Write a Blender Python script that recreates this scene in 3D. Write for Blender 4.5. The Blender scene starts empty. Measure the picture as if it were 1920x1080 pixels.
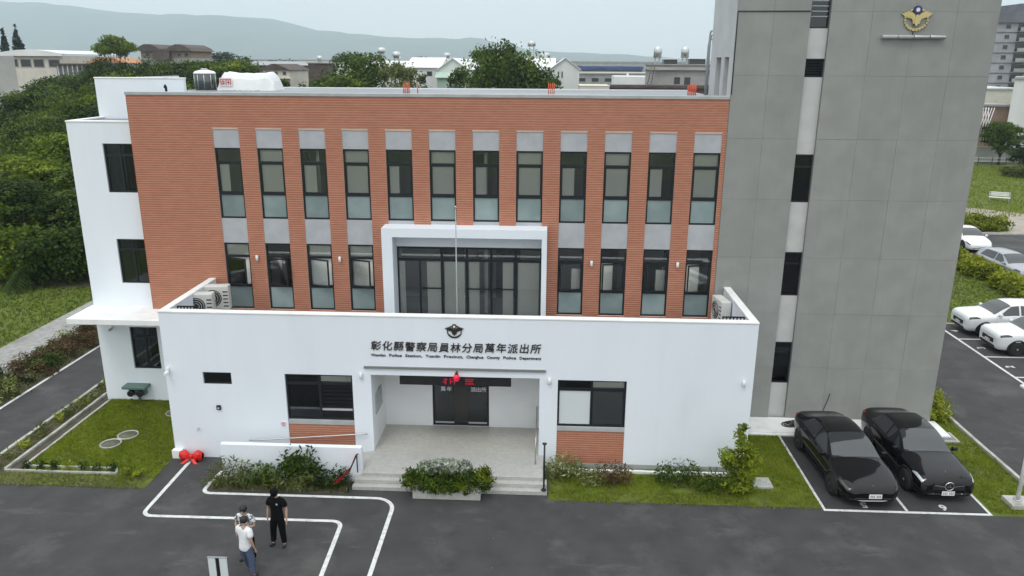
import bpy, math, random
import numpy as np
from mathutils import Vector, Matrix

random.seed(7)
R = math.radians
SC = bpy.context.scene
COL = SC.collection

# ------------------------------------------------------------------ camera
CAM_PITCH, CAM_YAW, CAM_ROLL = 0.2834, -0.0434, 0.0061
cam_d = bpy.data.cameras.new('camera')
cam_d.sensor_width = 36.0
cam_d.lens = 1445.6 / 1920 * 36.0
cam_d.clip_start, cam_d.clip_end = 0.5, 30000
cam = bpy.data.objects.new('camera', cam_d)
COL.objects.link(cam)
fw = Vector((math.sin(CAM_YAW) * math.cos(CAM_PITCH), math.cos(CAM_YAW) * math.cos(CAM_PITCH), -math.sin(CAM_PITCH)))
rt = Vector((math.cos(CAM_YAW), -math.sin(CAM_YAW), 0))
up = rt.cross(fw)
r2 = rt * math.cos(CAM_ROLL) + up * math.sin(CAM_ROLL)
u2 = -rt * math.sin(CAM_ROLL) + up * math.cos(CAM_ROLL)
m = Matrix((r2, u2, -fw)).transposed().to_4x4()
m.translation = Vector((0, -22.7134, 12.7))
cam.matrix_world = m
SC.camera = cam

# ------------------------------------------------------------------ sky, sun, exposure
SUN_EL, SUN_AZ = 60.0, -22.0          # degrees; azimuth from the camera side towards the left
w = bpy.data.worlds.new('World')
SC.world = w
w.use_nodes = True
nt = w.node_tree
nt.nodes.clear()
wo = nt.nodes.new('ShaderNodeOutputWorld')
bg = nt.nodes.new('ShaderNodeBackground')
sky = nt.nodes.new('ShaderNodeTexSky')
sky.sky_type = 'NISHITA'
sky.sun_disc = False
sky.sun_elevation = R(SUN_EL)
sky.sun_rotation = R(180 - SUN_AZ)
sky.dust_density = 3.0
sky.air_density = 1.0
tc = nt.nodes.new('ShaderNodeTexCoord')
sx = nt.nodes.new('ShaderNodeSeparateXYZ')
nt.links.new(tc.outputs['Generated'], sx.inputs[0])
# overcast cloud sheet: smoothly brighter towards the zenith (1 + 2 sin el) / 3
ma = nt.nodes.new('ShaderNodeMath'); ma.operation = 'MAXIMUM'; ma.inputs[1].default_value = 0.0
nt.links.new(sx.outputs['Z'], ma.inputs[0])
mb_ = nt.nodes.new('ShaderNodeMath'); mb_.operation = 'MULTIPLY_ADD'
mb_.inputs[1].default_value = 8.5; mb_.inputs[2].default_value = 10.0
nt.links.new(ma.outputs[0], mb_.inputs[0])
cl = nt.nodes.new('ShaderNodeTexNoise'); cl.inputs['Scale'].default_value = 2.2; cl.inputs['Detail'].default_value = 5
mp = nt.nodes.new('ShaderNodeMapping'); mp.inputs['Scale'].default_value = (1, 1, 4)
nt.links.new(tc.outputs['Generated'], mp.inputs[0]); nt.links.new(mp.outputs[0], cl.inputs['Vector'])
cr = nt.nodes.new('ShaderNodeMapRange'); cr.inputs['To Min'].default_value = 0.94; cr.inputs['To Max'].default_value = 1.08
nt.links.new(cl.outputs['Fac'], cr.inputs[0])
mc = nt.nodes.new('ShaderNodeMath'); mc.operation = 'MULTIPLY'
nt.links.new(mb_.outputs[0], mc.inputs[0]); nt.links.new(cr.outputs[0], mc.inputs[1])
cc = nt.nodes.new('ShaderNodeVectorMath'); cc.operation = 'SCALE'; cc.inputs[0].default_value = (0.955, 1.0, 1.005)
nt.links.new(mc.outputs[0], cc.inputs['Scale'])
mx = nt.nodes.new('ShaderNodeMix'); mx.data_type = 'RGBA'; mx.inputs[0].default_value = 0.88
nt.links.new(sky.outputs[0], mx.inputs[6]); nt.links.new(cc.outputs[0], mx.inputs[7])
nt.links.new(mx.outputs[2], bg.inputs['Color'])
bg.inputs['Strength'].default_value = 0.105
nt.links.new(bg.outputs[0], wo.inputs['Surface'])

sd = bpy.data.lights.new('sun', 'SUN')
sd.energy = 0.8
sd.angle = R(14)
sd.color = (1.0, 0.97, 0.92)
sun = bpy.data.objects.new('sun', sd)
COL.objects.link(sun)
sdir = Vector((math.sin(R(SUN_AZ)) * math.cos(R(SUN_EL)), -math.cos(R(SUN_AZ)) * math.cos(R(SUN_EL)), math.sin(R(SUN_EL))))
sun.rotation_euler = sdir.to_track_quat('Z', 'Y').to_euler()
sun.location = (0, -30, 60)

SC.view_settings.view_transform = 'Standard'
SC.view_settings.look = 'None'
SC.view_settings.gamma = 1
SC.view_settings.exposure = 0.0
SC.view_settings.use_curve_mapping = False
SC.render.engine = 'CYCLES'
SC.cycles.use_denoising = True
SC.cycles.max_bounces = 8
SC.cycles.diffuse_bounces = 3
SC.cycles.glossy_bounces = 3
SC.cycles.transmission_bounces = 4
SC.cycles.transparent_max_bounces = 12
SC.cycles.volume_bounces = 4
SC.cycles.caustics_reflective = False
SC.cycles.caustics_refractive = False

# ------------------------------------------------------------------ helpers
LOC = {}


def tag(o, label=None, cat=None, group=None, kind=None):
    if label: o['label'] = label
    if cat: o['category'] = cat
    if group: o['group'] = group
    if kind: o['kind'] = kind
    return o


def thing(name, label, cat, loc=(0, 0, 0), rz=0.0, group=None):
    o = bpy.data.objects.new(name, None)
    o.empty_display_size = 0.2
    COL.objects.link(o)
    o.location = loc
    o.rotation_euler = (0, 0, rz)
    LOC[o.name] = Vector(loc)
    return tag(o, label, cat, group)


def link(name, me, parent=None):
    o = bpy.data.objects.new(name, me)
    COL.objects.link(o)
    if parent is not None:
        o.parent = parent
    return o


def copy_tree(o, parent=None, loc=None, rz=None, label=None, group=None, scale=None):
    c = o.copy()
    COL.objects.link(c)
    if parent is not None:
        c.parent = parent
    if loc is not None: c.location = loc
    if rz is not None: c.rotation_euler = (c.rotation_euler[0], c.rotation_euler[1], rz)
    if scale is not None: c.scale = scale
    if label: c['label'] = label
    if group: c['group'] = group
    for ch in list(o.children):
        copy_tree(ch, c)
    return c


class MB:
    """collects faces; build() links them as one mesh object. World coordinates, made local to the parent."""
    def __init__(s):
        s.v, s.f, s.m, s.sm = [], [], [], []

    def face(s, pts, mi=0, smooth=False):
        b = len(s.v)
        s.v += [tuple(p) for p in pts]
        s.f.append(tuple(range(b, b + len(pts))))
        s.m.append(mi); s.sm.append(smooth)
        return s

    def box(s, x0, x1, y0, y1, z0, z1, mi=0):
        b = len(s.v)
        s.v += [(x0, y0, z0), (x1, y0, z0), (x1, y1, z0), (x0, y1, z0), (x0, y0, z1), (x1, y0, z1), (x1, y1, z1), (x0, y1, z1)]
        for q in ((0, 3, 2, 1), (4, 5, 6, 7), (0, 1, 5, 4), (1, 2, 6, 5), (2, 3, 7, 6), (3, 0, 4, 7)):
            s.f.append(tuple(b + i for i in q)); s.m.append(mi); s.sm.append(False)
        return s

    def bbox(s, x0, x1, y0, y1, z0, z1, c=0.01, mi=0):
        """box with chamfered edges"""
        b = len(s.v)
        vs = []
        X, Y, Z = (x0, x1), (y0, y1), (z0, z1)
        idx = {}
        for i in (0, 1):
            for j in (0, 1):
                for k in (0, 1):
                    sxn, syn, szn = (1 if i == 0 else -1), (1 if j == 0 else -1), (1 if k == 0 else -1)
                    idx[i, j, k, 0] = len(vs); vs.append((X[i], Y[j] + syn * c, Z[k] + szn * c))
                    idx[i, j, k, 1] = len(vs); vs.append((X[i] + sxn * c, Y[j], Z[k] + szn * c))
                    idx[i, j, k, 2] = len(vs); vs.append((X[i] + sxn * c, Y[j] + syn * c, Z[k]))
        s.v += vs
        F = []
        for i in (0, 1):
            F.append([idx[i, 0, 0, 0], idx[i, 1, 0, 0], idx[i, 1, 1, 0], idx[i, 0, 1, 0]])
            F.append([idx[0, i, 0, 1], idx[1, i, 0, 1], idx[1, i, 1, 1], idx[0, i, 1, 1]])
            F.append([idx[0, 0, i, 2], idx[1, 0, i, 2], idx[1, 1, i, 2], idx[0, 1, i, 2]])
        for i in (0, 1):
            for j in (0, 1):
                F.append([idx[i, j, 0, 0], idx[i, j, 1, 0], idx[i, j, 1, 1], idx[i, j, 0, 1]])
                F.append([idx[i, 0, j, 0], idx[i, 1, j, 0], idx[i, 1, j, 2], idx[i, 0, j, 2]])
                F.append([idx[0, i, j, 1], idx[1, i, j, 1], idx[1, i, j, 2], idx[0, i, j, 2]])
                for k in (0, 1):
                    F.append([idx[i, j, k, 0], idx[i, j, k, 1], idx[i, j, k, 2]])
        cen = Vector(((x0 + x1) / 2, (y0 + y1) / 2, (z0 + z1) / 2))
        for f in F:
            p = [Vector(vs[q]) for q in f]
            n = (p[1] - p[0]).cross(p[2] - p[0])
            fc = sum(p, Vector()) / len(p)
            if n.dot(fc - cen) < 0: f = f[::-1]
            s.f.append(tuple(b + q for q in f)); s.m.append(mi); s.sm.append(False)
        return s

    def tube(s, pts, r, n=8, mi=0, caps=True, smooth=True):
        pts = [Vector(p) for p in pts]
        rr = r if isinstance(r, (list, tuple)) else [r] * len(pts)
        b = len(s.v)
        prev = None
        for i, p in enumerate(pts):
            d = (pts[min(i + 1, len(pts) - 1)] - pts[max(i - 1, 0)]).normalized()
            if prev is None:
                a = d.orthogonal().normalized()
            else:
                a = (prev - d * prev.dot(d)).normalized()
            prev = a
            c = d.cross(a)
            for k in range(n):
                t = 2 * math.pi * k / n
                s.v.append(tuple(p + (a * math.cos(t) + c * math.sin(t)) * rr[i]))
        for i in range(len(pts) - 1):
            for k in range(n):
                k2 = (k + 1) % n
                s.f.append((b + i * n + k, b + i * n + k2, b + (i + 1) * n + k2, b + (i + 1) * n + k)); s.m.append(mi); s.sm.append(smooth)
        if caps:
            s.f.append(tuple(b + k for k in range(n))[::-1]); s.m.append(mi); s.sm.append(False)
            e = b + (len(pts) - 1) * n
            s.f.append(tuple(e + k for k in range(n))); s.m.append(mi); s.sm.append(False)
        return s

    def lathe(s, prof, c=(0, 0, 0), n=20, mi=0, axis='z', smooth=True):
        """prof: (r, h) pairs from bottom to top"""
        b = len(s.v)
        c = Vector(c)
        for (r, h) in prof:
            for k in range(n):
                t = 2 * math.pi * k / n
                a, d = r * math.cos(t), r * math.sin(t)
                q = {'z': (a, d, h), 'y': (a, h, -d), 'x': (h, a, d)}[axis]
                s.v.append(tuple(c + Vector(q)))
        for i in range(len(prof) - 1):
            for k in range(n):
                k2 = (k + 1) % n
                s.f.append((b + i * n + k, b + i * n + k2, b + (i + 1) * n + k2, b + (i + 1) * n + k)); s.m.append(mi); s.sm.append(smooth)
        s.f.append(tuple(b + k for k in range(n))[::-1]); s.m.append(mi); s.sm.append(False)
        e = b + (len(prof) - 1) * n
        s.f.append(tuple(e + k for k in range(n))); s.m.append(mi); s.sm.append(False)
        return s

    def prism(s, poly, z0, z1, mi=0):
        """poly: ccw xy list"""
        n = len(poly); b = len(s.v)
        s.v += [(p[0], p[1], z0) for p in poly] + [(p[0], p[1], z1) for p in poly]
        s.f.append(tuple(b + i for i in range(n))[::-1]); s.m.append(mi); s.sm.append(False)
        s.f.append(tuple(b + n + i for i in range(n))); s.m.append(mi); s.sm.append(False)
        for i in range(n):
            j = (i + 1) % n
            s.f.append((b + i, b + j, b + n + j, b + n + i)); s.m.append(mi); s.sm.append(False)
        return s

    def prism_y(s, poly, y0, y1, mi=0):
        """poly in (x, z), extruded along y"""
        n = len(poly); b = len(s.v)
        s.v += [(p[0], y0, p[1]) for p in poly] + [(p[0], y1, p[1]) for p in poly]
        s.f.append(tuple(b + i for i in range(n))); s.m.append(mi); s.sm.append(False)
        s.f.append(tuple(b + n + i for i in range(n))[::-1]); s.m.append(mi); s.sm.append(False)
        for i in range(n):
            j = (i + 1) % n
            s.f.append((b + j, b + i, b + n + i, b + n + j)); s.m.append(mi); s.sm.append(False)
        return s

    def wall(s, x0, x1, z0, z1, yf, yb, holes=(), mi=0):
        """wall in the xz plane with rectangular openings (x0,x1,z0,z1), with reveals"""
        xs = sorted({x0, x1, *[h[0] for h in holes], *[h[1] for h in holes]})
        zs = sorted({z0, z1, *[h[2] for h in holes], *[h[3] for h in holes]})
        xs = [x for x in xs if x0 <= x <= x1]; zs = [z for z in zs if z0 <= z <= z1]

        def solid(i, k):
            if i < 0 or k < 0 or i >= len(xs) - 1 or k >= len(zs) - 1: return False
            cx, cz = (xs[i] + xs[i + 1]) / 2, (zs[k] + zs[k + 1]) / 2
            return not any(h[0] < cx < h[1] and h[2] < cz < h[3] for h in holes)
        for i in range(len(xs) - 1):
            for k in range(len(zs) - 1):
                if not solid(i, k): continue
                a, b_, c, d = xs[i], xs[i + 1], zs[k], zs[k + 1]
                s.face([(a, yf, c), (b_, yf, c), (b_, yf, d), (a, yf, d)], mi)
                s.face([(b_, yb, c), (a, yb, c), (a, yb, d), (b_, yb, d)], mi)
                if not solid(i - 1, k): s.face([(a, yb, c), (a, yf, c), (a, yf, d), (a, yb, d)], mi)
                if not solid(i + 1, k): s.face([(b_, yf, c), (b_, yb, c), (b_, yb, d), (b_, yf, d)], mi)
                if not solid(i, k - 1): s.face([(a, yb, c), (b_, yb, c), (b_, yf, c), (a, yf, c)], mi)
                if not solid(i, k + 1): s.face([(a, yf, d), (b_, yf, d), (b_, yb, d), (a, yb, d)], mi)
        return s

    def ribbon(s, pts, wd, z, mi=0):
        """flat painted line along pts"""
        P = [Vector((p[0], p[1], 0)) for p in pts]
        L, Rr = [], []
        for i, p in enumerate(P):
            if i == 0: d = P[1] - P[0]
            elif i == len(P) - 1: d = P[-1] - P[-2]
            else: d = (P[i + 1] - P[i]).normalized() + (P[i] - P[i - 1]).normalized()
            d.normalize()
            n = Vector((-d.y, d.x, 0)) * wd / 2
            L.append(p + n); Rr.append(p - n)
        for i in range(len(P) - 1):
            s.face([(Rr[i].x, Rr[i].y, z), (Rr[i + 1].x, Rr[i + 1].y, z), (L[i + 1].x, L[i + 1].y, z), (L[i].x, L[i].y, z)], mi)
        return s

    def mesh(s, name, mats, off=None):
        me = bpy.data.meshes.new(name)
        v = s.v if off is None else [(p[0] - off[0], p[1] - off[1], p[2] - off[2]) for p in s.v]
        me.from_pydata(v, [], s.f)
        for mt in (mats if isinstance(mats, (list, tuple)) else [mats]):
            me.materials.append(mt)
        me.polygons.foreach_set('material_index', s.m)
        me.polygons.foreach_set('use_smooth', s.sm)
        me.update()
        return me

    def build(s, name, mats, parent=None, local=False):
        off = None
        if parent is not None and not local:
            q, off = parent, Vector((0, 0, 0))
            while q is not None:
                off = off + Vector(q.location); q = q.parent
        o = link(name, s.mesh(name, mats, off), parent)
        return o


# ------------------------------------------------------------------ materials
MATS = {}


def principled(name, col, rough=0.6, metal=0.0, spec=0.5, coat=0.0):
    mt = bpy.data.materials.new(name)
    mt.use_nodes = True
    p = mt.node_tree.nodes['Principled BSDF']
    p.inputs['Base Color'].default_value = (*col, 1)
    p.inputs['Roughness'].default_value = rough
    p.inputs['Metallic'].default_value = metal
    p.inputs['Specular IOR Level'].default_value = spec
    p.inputs['Coat Weight'].default_value = coat
    return mt, mt.node_tree, p


def N(nt, typ, **kw):
    n = nt.nodes.new(typ)
    for k, v in kw.items():
        setattr(n, k, v)
    return n


def noise_mat(name, c1, c2, scale=5.0, rough=0.7, detail=6, bump=0.0, bscale=None, lo=0.35, hi=0.65, c3=None, scale3=0.4, stretch=(1, 1, 1), metal=0.0, spec=0.4, objrand=0.0):
    """two-colour worn surface with optional large stains (c3) and fine relief"""
    mt, nt, p = principled(name, c1, rough, metal, spec)
    tc = N(nt, 'ShaderNodeNewGeometry')
    mp = N(nt, 'ShaderNodeMapping'); mp.inputs['Scale'].default_value = stretch
    nt.links.new(tc.outputs['Position'], mp.inputs[0])
    nz = N(nt, 'ShaderNodeTexNoise'); nz.inputs['Scale'].default_value = scale; nz.inputs['Detail'].default_value = detail
    nt.links.new(mp.outputs[0], nz.inputs['Vector'])
    rp = N(nt, 'ShaderNodeValToRGB')
    rp.color_ramp.elements[0].position = lo; rp.color_ramp.elements[0].color = (*c1, 1)
    rp.color_ramp.elements[1].position = hi; rp.color_ramp.elements[1].color = (*c2, 1)
    nt.links.new(nz.outputs['Fac'], rp.inputs[0])
    out = rp.outputs[0]
    if c3 is not None:
        n3 = N(nt, 'ShaderNodeTexNoise'); n3.inputs['Scale'].default_value = scale3; n3.inputs['Detail'].default_value = 8; n3.inputs['Roughness'].default_value = 0.65
        nt.links.new(mp.outputs[0], n3.inputs['Vector'])
        mr = N(nt, 'ShaderNodeMapRange'); mr.inputs['From Min'].default_value = 0.52; mr.inputs['From Max'].default_value = 0.72
        nt.links.new(n3.outputs['Fac'], mr.inputs[0])
        mx = N(nt, 'ShaderNodeMix', data_type='RGBA')
        nt.links.new(mr.outputs[0], mx.inputs[0]); nt.links.new(out, mx.inputs[6]); mx.inputs[7].default_value = (*c3, 1)
        out = mx.outputs[2]
    if objrand:
        oi = N(nt, 'ShaderNodeObjectInfo')
        mr = N(nt, 'ShaderNodeMapRange'); mr.inputs['To Min'].default_value = 1 - objrand; mr.inputs['To Max'].default_value = 1 + objrand
        nt.links.new(oi.outputs['Random'], mr.inputs[0])
        vm = N(nt, 'ShaderNodeVectorMath', operation='SCALE')
        nt.links.new(out, vm.inputs[0]); nt.links.new(mr.outputs[0], vm.inputs['Scale'])
        out = vm.outputs[0]
    nt.links.new(out, p.inputs['Base Color'])
    if bump:
        nb = N(nt, 'ShaderNodeTexNoise'); nb.inputs['Scale'].default_value = bscale or scale * 4; nb.inputs['Detail'].default_value = 4
        nt.links.new(tc.outputs['Position'], nb.inputs['Vector'])
        bp = N(nt, 'ShaderNodeBump'); bp.inputs['Strength'].default_value = bump; bp.inputs['Distance'].default_value = 0.02
        nt.links.new(nb.outputs['Fac'], bp.inputs['Height']); nt.links.new(bp.outputs[0], p.inputs['Normal'])
    return mt


def simple(name, col, rough=0.6, metal=0.0, spec=0.5, coat=0.0):
    """plain finish with a little uneven gloss"""
    mt, nt, p = principled(name, col, rough, metal, spec, coat)
    g = N(nt, 'ShaderNodeNewGeometry')
    nz = N(nt, 'ShaderNodeTexNoise'); nz.inputs['Scale'].default_value = 6; nz.inputs['Detail'].default_value = 4
    nt.links.new(g.outputs['Position'], nz.inputs['Vector'])
    mr = N(nt, 'ShaderNodeMapRange'); mr.inputs['To Min'].default_value = max(0.02, rough - 0.06); mr.inputs['To Max'].default_value = min(1, rough + 0.06)
    nt.links.new(nz.outputs['Fac'], mr.inputs[0]); nt.links.new(mr.outputs[0], p.inputs['Roughness'])
    return mt


def glass_mat(name, tint=(0.75, 0.82, 0.84), refl=0.10, rough=0.02):
    mt = bpy.data.materials.new(name); mt.use_nodes = True
    nt = mt.node_tree; nt.nodes.clear()
    o = N(nt, 'ShaderNodeOutputMaterial')
    tr = N(nt, 'ShaderNodeBsdfTransparent'); tr.inputs[0].default_value = (*tint, 1)
    gl = N(nt, 'ShaderNodeBsdfGlossy'); gl.inputs['Roughness'].default_value = rough; gl.inputs['Color'].default_value = (0.9, 0.95, 1, 1)
    fr = N(nt, 'ShaderNodeFresnel'); fr.inputs['IOR'].default_value = 1.5
    ad = N(nt, 'ShaderNodeMath', operation='ADD', use_clamp=True); ad.inputs[1].default_value = refl
    nt.links.new(fr.outputs[0], ad.inputs[0])
    mx = N(nt, 'ShaderNodeMixShader')
    nt.links.new(ad.outputs[0], mx.inputs[0]); nt.links.new(tr.outputs[0], mx.inputs[1]); nt.links.new(gl.outputs[0], mx.inputs[2])
    nt.links.new(mx.outputs[0], o.inputs[0])
    return mt


def leaf_mat(name, c1, c2, c3=None, transl=0.35):
    mt = bpy.data.materials.new(name); mt.use_nodes = True
    nt = mt.node_tree; nt.nodes.clear()
    o = N(nt, 'ShaderNodeOutputMaterial')
    at = N(nt, 'ShaderNodeAttribute'); at.attribute_name = 'tone'
    oi = N(nt, 'ShaderNodeObjectInfo')
    mr = N(nt, 'ShaderNodeMapRange'); mr.inputs['To Min'].default_value = -0.22; mr.inputs['To Max'].default_value = 0.22
    nt.links.new(oi.outputs['Random'], mr.inputs[0])
    ad = N(nt, 'ShaderNodeMath', operation='ADD')
    nt.links.new(at.outputs['Fac'], ad.inputs[0]); nt.links.new(mr.outputs[0], ad.inputs[1])
    rp = N(nt, 'ShaderNodeValToRGB')
    rp.color_ramp.elements[0].position = 0.1; rp.color_ramp.elements[0].color = (*c1, 1)
    rp.color_ramp.elements[1].position = 0.8; rp.color_ramp.elements[1].color = (*c2, 1)
    if c3:
        e = rp.color_ramp.elements.new(0.97); e.color = (*c3, 1)
    nt.links.new(ad.outputs[0], rp.inputs[0])
    d = N(nt, 'ShaderNodeBsdfPrincipled'); d.inputs['Roughness'].default_value = 0.55; d.inputs['Specular IOR Level'].default_value = 0.12
    t = N(nt, 'ShaderNodeBsdfTranslucent')
    nt.links.new(rp.outputs[0], d.inputs['Base Color']); nt.links.new(rp.outputs[0], t.inputs['Color'])
    mx = N(nt, 'ShaderNodeMixShader'); mx.inputs[0].default_value = transl
    nt.links.new(d.outputs[0], mx.inputs[1]); nt.links.new(t.outputs[0], mx.inputs[2]); nt.links.new(mx.outputs[0], o.inputs[0])
    return mt


def tone_mat(name, c1, c2, rough=0.7, bump=0.0):
    """colour between c1 and c2 from a per-face 'tone'"""
    mt, nt, p = principled(name, c1, rough, 0, 0.35)
    at = N(nt, 'ShaderNodeAttribute'); at.attribute_name = 'tone'
    g = N(nt, 'ShaderNodeNewGeometry')
    nz = N(nt, 'ShaderNodeTexNoise'); nz.inputs['Scale'].default_value = 1.1; nz.inputs['Detail'].default_value = 6
    nt.links.new(g.outputs['Position'], nz.inputs['Vector'])
    ad = N(nt, 'ShaderNodeMath', operation='MULTIPLY_ADD'); ad.inputs[1].default_value = 0.5
    nt.links.new(nz.outputs['Fac'], ad.inputs[0]); nt.links.new(at.outputs['Fac'], ad.inputs[2])
    mr = N(nt, 'ShaderNodeMapRange'); mr.inputs['From Min'].default_value = 0.2; mr.inputs['From Max'].default_value = 1.25
    nt.links.new(ad.outputs[0], mr.inputs[0])
    mx = N(nt, 'ShaderNodeMix', data_type='RGBA')
    nt.links.new(mr.outputs[0], mx.inputs[0]); mx.inputs[6].default_value = (*c1, 1); mx.inputs[7].default_value = (*c2, 1)
    nt.links.new(mx.outputs[2], p.inputs['Base Color'])
    return mt


M = {}
M['white'] = noise_mat('white_render', (0.765, 0.810, 0.865), (0.805, 0.850, 0.900), 0.7, 0.75, c3=(0.73, 0.775, 0.825), scale3=0.35, bump=0.05, bscale=40, stretch=(1, 1, 0.35))
def streaked(mt, lo=.955):
    """faint vertical rain streaks in the paint"""
    nt = mt.node_tree; p = nt.nodes['Principled BSDF']
    g = N(nt, 'ShaderNodeNewGeometry'); mp = N(nt, 'ShaderNodeMapping'); mp.inputs['Scale'].default_value = (5, 5, .22)
    nz = N(nt, 'ShaderNodeTexNoise'); nz.inputs['Scale'].default_value = 1.0; nz.inputs['Detail'].default_value = 6; nz.inputs['Roughness'].default_value = .6
    nt.links.new(g.outputs['Position'], mp.inputs[0]); nt.links.new(mp.outputs[0], nz.inputs['Vector'])
    mr = N(nt, 'ShaderNodeMapRange'); mr.inputs['From Min'].default_value = .5; mr.inputs['From Max'].default_value = .8; mr.inputs['To Min'].default_value = 1; mr.inputs['To Max'].default_value = lo
    nt.links.new(nz.outputs['Fac'], mr.inputs[0])
    vm = N(nt, 'ShaderNodeVectorMath', operation='SCALE')
    src = p.inputs['Base Color'].links[0].from_socket
    nt.links.new(src, vm.inputs[0]); nt.links.new(mr.outputs[0], vm.inputs['Scale']); nt.links.new(vm.outputs[0], p.inputs['Base Color'])


streaked(M['white'], .975)
M['white2'] = noise_mat('white_coping', (0.80, 0.80, 0.79), (0.85, 0.85, 0.84), 1.5, 0.7, c3=(0.68, 0.68, 0.66), scale3=1.2)
M['porch_white'] = noise_mat('porch_white', (0.78, 0.79, 0.81), (0.83, 0.84, 0.85), 0.9, 0.6)
M['grey_paint'] = noise_mat('grey_spandrel_paint', (0.40, 0.41, 0.435), (0.455, 0.465, 0.49), 2.0, 0.75, c3=(0.37, 0.375, 0.40), scale3=1.5)
M['conc'] = noise_mat('tower_board', (0.262, 0.270, 0.255), (0.30, 0.304, 0.29), 1.3, 0.8, c3=(0.262, 0.272, 0.256), scale3=0.5, bump=0.1, bscale=25, objrand=0.035)
streaked(M['conc'], .94)
M['conc_strip'] = noise_mat('pale_strip_paint', (0.49, 0.495, 0.485), (0.55, 0.553, 0.543), 1.5, 0.75, c3=(0.46, 0.46, 0.45), scale3=0.8)
M['conc_side'] = noise_mat('tower_side_pale', (0.44, 0.445, 0.45), (0.50, 0.505, 0.51), 1.0, 0.8)  # flank tone, paler than the front boards
M['joint'] = simple('dark_joint', (0.19, 0.197, 0.19), 0.9)
M['coping'] = noise_mat('grey_coping', (0.36, 0.37, 0.37), (0.45, 0.46, 0.46), 1.8, 0.7, c3=(0.31, 0.32, 0.33), scale3=0.9)
M['roof'] = noise_mat('damp_roof_screed', (0.19, 0.20, 0.215), (0.25, 0.26, 0.28), 0.5, 0.45, c3=(0.33, 0.34, 0.355), scale3=0.5, stretch=(0.35, 1, 1))
M['mortar'] = noise_mat('tile_mortar', (0.60, 0.40, 0.31), (0.68, 0.47, 0.37), 3, 0.9)
M['tile'] = tone_mat('terracotta_tile', (0.365, 0.135, 0.079), (0.465, 0.188, 0.114), 0.65)
M['frame'] = simple('dark_aluminium', (0.018, 0.021, 0.026), 0.4, 0.3)
M['glass'] = glass_mat('window_glass', (0.95, 0.965, 0.95), 0.05)
M['dglass'] = glass_mat('tinted_glass', (0.30, 0.34, 0.36), 0.03)
M['frost'] = noise_mat('frosted_pane', (0.21, 0.275, 0.275), (0.27, 0.33, 0.33), 1.4, 0.25, detail=2, objrand=.16, spec=.5)
M['blind'] = noise_mat('roller_blind', (0.84, 0.83, 0.77), (0.88, 0.87, 0.81), 2, 0.85, stretch=(1, 1, 0.2))
M['blind_white'] = simple('pale_blind', (0.62, 0.66, 0.68), 0.8)
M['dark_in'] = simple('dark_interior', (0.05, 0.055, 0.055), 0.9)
M['wall_in'] = simple('interior_wall', (0.55, 0.56, 0.55), 0.9)
M['floor_in'] = simple('interior_floor', (0.22, 0.22, 0.21), 0.7)
M['door_dark'] = simple('dark_door_glass', (0.035, 0.036, 0.034), 0.12)
M['black'] = simple('black_plastic', (0.012, 0.012, 0.013), 0.45)
M['steel'] = simple('brushed_steel', (0.55, 0.56, 0.57), 0.3, 0.9)
M['galv'] = simple('galvanised_pipe', (0.45, 0.47, 0.48), 0.45, 0.7)
def scuffed(mt, amount=0.5):
    nt = mt.node_tree; p = nt.nodes['Principled BSDF']
    g = N(nt, 'ShaderNodeNewGeometry'); mp = N(nt, 'ShaderNodeMapping'); mp.inputs['Scale'].default_value = (.55, 1.7, 1); mp.inputs['Rotation'].default_value = (0, 0, .35)
    nz = N(nt, 'ShaderNodeTexNoise'); nz.inputs['Scale'].default_value = .8; nz.inputs['Detail'].default_value = 9; nz.inputs['Roughness'].default_value = .7
    nt.links.new(g.outputs['Position'], mp.inputs[0]); nt.links.new(mp.outputs[0], nz.inputs['Vector'])
    mr = N(nt, 'ShaderNodeMapRange'); mr.inputs['From Min'].default_value = .58; mr.inputs['From Max'].default_value = .76; mr.inputs['To Max'].default_value = amount
    nt.links.new(nz.outputs['Fac'], mr.inputs[0])
    sp = N(nt, 'ShaderNodeTexVoronoi'); sp.inputs['Scale'].default_value = 1.6
    nt.links.new(g.outputs['Position'], sp.inputs['Vector'])
    m2 = N(nt, 'ShaderNodeMapRange'); m2.inputs['From Min'].default_value = .035; m2.inputs['From Max'].default_value = .02; m2.inputs['To Max'].default_value = .8
    nt.links.new(sp.outputs['Distance'], m2.inputs[0])
    mxm = N(nt, 'ShaderNodeMath', operation='MAXIMUM'); nt.links.new(mr.outputs[0], mxm.inputs[0]); nt.links.new(m2.outputs[0], mxm.inputs[1])
    mx = N(nt, 'ShaderNodeMix', data_type='RGBA')
    src = p.inputs['Base Color'].links[0].from_socket
    nt.links.new(mxm.outputs[0], mx.inputs[0]); nt.links.new(src, mx.inputs[6]); mx.inputs[7].default_value = (.17, .165, .16, 1)
    nt.links.new(mx.outputs[2], p.inputs['Base Color'])


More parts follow.
